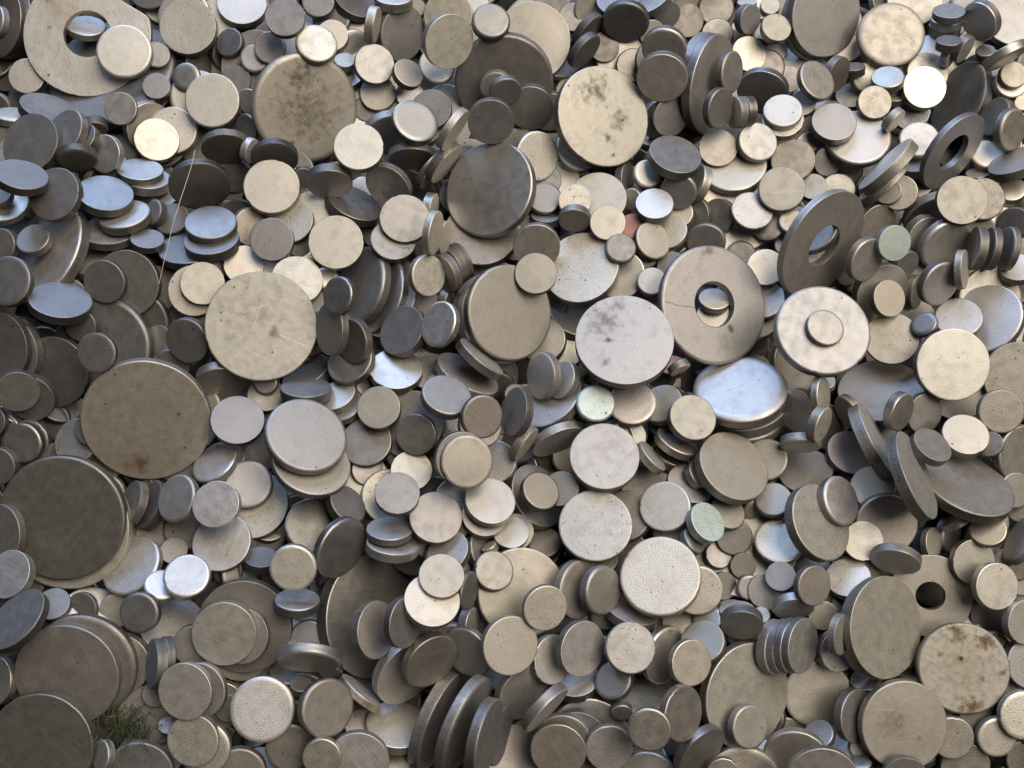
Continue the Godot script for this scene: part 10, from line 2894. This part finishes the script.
const TUFT := [[-142.13, 48.74, 127.02], [-184.26, -45.21, 129.51], [-144.34, 47.96, 129.32], [-144.57, 48.7, 127.47], [-186.99, -44.66, 127.81], [-181.27, -46.94, 134.83], [-141.85, 46.96, 131.0], [-141.01, 48.44, 127.34], [-145.99, 47.82, 129.73], [-141.97, 48.42, 127.8], [-182.68, -44.45, 127.18], [-145.15, 53.7, 123.79], [-140.82, 50.1, 123.53], [-145.83, 48.31, 128.65], [-146.11, 49.31, 126.24], [-182.72, -45.06, 129.04], [-144.36, 49.49, 125.7], [-141.73, 48.44, 127.53], [-136.39, 63.98, 136.84], [-143.05, 49.67, 125.0], [-145.67, 47.1, 131.34], [-128.89, 51.31, 129.53], [-146.65, 47.8, 129.79], [-142.22, 46.94, 131.25], [-188.11, -44.59, 127.61], [-141.18, 50.74, 122.19], [-145.12, 48.36, 128.51], [-135.59, 47.24, 129.3], [-142.34, 48.22, 128.18], [-146.62, 57.62, 124.36], [-136.85, 63.34, 135.21], [-138.12, 48.1, 127.65], [-143.97, 50.78, 122.42], [-180.16, -45.76, 131.2], [-138.41, 47.58, 128.81], [-144.78, 46.86, 131.83], [-137.74, 61.35, 134.36], [-188.88, -44.83, 128.34], [-141.46, 49.81, 124.39], [-142.66, 46.34, 132.68], [-135.44, 45.53, 133.06], [-141.95, 46.55, 132.05], [-141.25, 50.16, 123.54], [-142.94, 48.2, 128.43], [-146.27, 67.38, 133.3], [-151.0, 56.24, 127.14], [-145.16, 47.23, 130.94], [-144.53, 48.04, 129.09], [-145.16, 50.02, 124.48], [-142.6, 46.95, 131.23], [-143.81, 49.73, 124.98], [-144.62, 48.91, 127.05], [-145.49, 47.83, 129.7], [-142.01, 55.58, 119.92], [-142.44, 50.33, 123.21], [-146.27, 46.81, 131.99], [-146.25, 49.59, 125.59], [-145.39, 54.23, 122.52], [-142.04, 47.46, 130.09], [-137.33, 48.43, 126.64], [-145.52, 47.82, 129.74], [-144.5, 47.74, 129.79], [-135.19, 48.99, 125.03], [-141.56, 47.84, 128.94], [-144.26, 45.85, 133.92], [-130.71, 63.81, 136.29], [-143.13, 46.08, 133.45], [-136.06, 47.09, 129.55], [-134.04, 45.93, 131.88], [-138.71, 45.67, 133.57], [-146.01, 47.45, 130.67], [-181.75, -44.36, 126.9], [-134.24, 46.26, 131.27], [-181.3, -44.66, 127.8], [-146.23, 53.01, 125.13], [-142.28, 46.78, 131.54], [-137.81, 49.39, 124.53], [-137.55, 47.95, 127.92], [-142.56, 47.34, 130.24], [-141.69, 46.33, 132.51], [-145.01, 48.52, 128.01], [-145.19, 47.83, 129.7], [-140.93, 46.22, 132.65], [-185.06, -44.05, 125.94], [-137.55, 61.24, 134.68], [-131.87, 64.17, 135.51], [-141.01, 49.28, 125.42], [-142.68, 48.83, 126.92], [-142.67, 48.17, 128.35], [-147.04, 48.59, 128.0], [-143.11, 47.42, 130.18], [-141.12, 47.1, 130.6], [-141.11, 48.02, 128.43], [-139.19, 49.66, 124.31], [-145.14, 48.2, 128.79], [-138.3, 46.54, 131.34], [-139.32, 49.21, 125.25], [-139.83, 47.72, 128.75], [-146.52, 48.21, 128.75], [-141.78, 48.72, 126.9], [-145.56, 48.1, 129.09], [-140.31, 47.1, 130.43], [-138.15, 61.28, 134.56], [-139.82, 48.54, 127.05], [-141.52, 47.83, 128.98], [-145.91, 48.44, 128.25], [-138.79, 50.32, 122.51], [-138.86, 46.65, 131.22], [-181.09, -44.77, 128.16], [-139.69, 50.1, 123.34], [-146.39, 48.2, 128.77], [-134.91, 46.54, 130.81], [-135.49, 53.06, 122.45], [-138.39, 47.3, 129.46], [-140.29, 47.61, 129.29], [-130.79, 61.15, 133.84], [-140.07, 46.17, 132.62], [-143.08, 48.02, 128.77], [-182.71, -45.12, 129.22], [-143.62, 48.02, 128.97], [-138.33, 48.3, 127.25], [-138.74, 48.38, 127.18], [-146.02, 55.97, 123.4], [-142.03, 48.52, 127.46], [-141.27, 48.09, 128.39], [-141.2, 48.92, 126.29], [-144.35, 50.12, 124.18], [-137.47, 45.58, 133.47], [-146.84, 52.82, 125.3], [-145.06, 48.22, 128.73], [-148.14, 58.33, 122.83], [-181.09, -45.24, 129.61], [-144.93, 47.78, 129.85], [-182.31, -44.05, 125.93], [-141.94, 48.13, 128.26], [-183.01, -45.57, 130.61], [-144.96, 45.93, 133.69], [-185.54, -46.79, 134.38], [-141.96, 48.97, 126.52], [-146.49, 48.2, 128.77], [-139.82, 46.91, 130.8], [-135.49, 48.54, 126.15], [-140.48, 47.67, 129.1], [-134.24, 47.0, 129.42], [-186.5, -44.33, 126.81], [-143.62, 47.89, 129.37], [-141.21, 46.32, 132.36], [-140.83, 48.02, 128.42], [-137.06, 48.64, 126.23], [-139.15, 49.8, 123.88], [-180.71, -44.1, 126.1], [-182.49, -46.95, 134.87], [-184.49, -45.33, 129.87], [-133.64, 62.88, 139.16], [-184.34, -44.77, 128.16], [-141.64, 50.48, 122.76], [-182.4, -44.99, 128.84], [-139.8, 47.56, 129.23], [-144.58, 48.26, 128.61], [-180.37, -47.06, 135.19], [-182.48, -44.94, 128.69], [-134.87, 48.78, 125.44], [-137.52, 61.23, 134.73], [-146.66, 48.1, 129.09], [-152.12, 56.83, 125.91], [-139.8, 50.09, 123.38], [-146.26, 49.9, 124.86], [-183.97, -46.39, 133.14], [-142.78, 45.78, 133.95], [-140.75, 47.5, 129.58], [-138.21, 48.29, 127.28], [-144.69, 46.96, 131.55], [-141.1, 48.15, 128.01], [-142.52, 60.42, 118.58], [-145.75, 54.06, 123.02], [-134.71, 45.46, 133.08], [-145.74, 49.0, 126.97], [-184.68, -44.88, 128.48], [-137.27, 64.34, 135.73], [-130.9, 62.83, 134.33], [-180.79, -44.93, 128.64], [-144.4, 48.09, 128.94], [-143.85, 48.32, 128.25], [-144.46, 46.74, 132.22], [-145.34, 48.14, 128.98], [-139.99, 47.29, 130.05], [-141.03, 49.84, 124.12], [-180.48, -45.66, 130.9], [-179.2, -46.89, 134.69], [-144.65, 50.03, 124.48], [-143.63, 47.45, 130.27], [-137.81, 46.28, 131.94], [-144.3, 45.72, 134.34], [-144.65, 49.05, 126.64], [-142.16, 49.06, 126.24], [-138.12, 46.91, 130.42], [-139.11, 50.0, 123.48], [-135.97, 45.91, 132.29], [-142.07, 47.19, 130.51], [-141.56, 47.52, 129.72], [-138.46, 47.32, 129.58], [-136.83, 61.94, 134.65], [-142.67, 46.77, 131.55], [-144.59, 46.39, 132.91], [-180.54, -44.88, 128.49], [-142.93, 65.64, 135.02], [-183.21, -44.72, 128.01], [-136.53, 47.09, 129.71], [-136.94, 63.28, 135.4], [-140.5, 48.84, 126.55], [-140.23, 49.17, 125.56], [-180.81, -44.42, 127.09], [-147.1, 48.32, 128.61], [-144.26, 46.25, 133.12], [-142.81, 47.56, 129.96], [-136.29, 45.46, 133.45], [-181.09, -46.47, 133.39], [-145.24, 47.89, 129.52], [-146.06, 47.9, 129.48], [-141.66, 49.28, 125.59], [-141.22, 48.02, 128.41], [-143.03, 48.62, 127.34], [-180.44, -45.22, 129.54], [-143.3, 47.31, 130.53], [-138.5, 47.52, 129.17], [-138.22, 47.12, 129.99], [-182.94, -46.47, 133.39], [-139.21, 62.52, 136.23], [-139.61, 47.41, 129.49], [-145.49, 64.92, 134.28], [-138.98, 46.7, 131.07], [-135.04, 48.1, 127.12], [-141.45, 47.23, 130.38], [-145.29, 46.51, 132.53], [-144.9, 49.8, 125.15], [-145.54, 47.84, 129.67], [-141.66, 47.29, 130.2], [-146.1, 47.51, 130.48], [-142.54, 47.66, 129.47], [-145.74, 46.49, 132.59], [-141.24, 46.48, 132.07], [-146.13, 54.18, 122.63], [-144.6, 48.16, 128.73], [-146.38, 47.17, 131.1], [-182.13, -44.69, 127.89], [-139.65, 46.82, 130.87], [-129.52, 63.32, 137.46], [-142.76, 64.09, 134.47], [-137.69, 48.65, 126.39], [-185.73, -46.43, 133.26], [-147.8, 70.43, 132.44], [-129.34, 48.94, 134.14], [-147.05, 70.01, 131.47], [-181.64, -44.73, 128.03], [-142.21, 47.81, 129.24], [-146.08, 53.89, 123.18], [-145.8, 48.34, 128.57], [-143.33, 64.56, 134.45], [-137.67, 45.82, 132.95], [-143.59, 53.71, 123.76]]
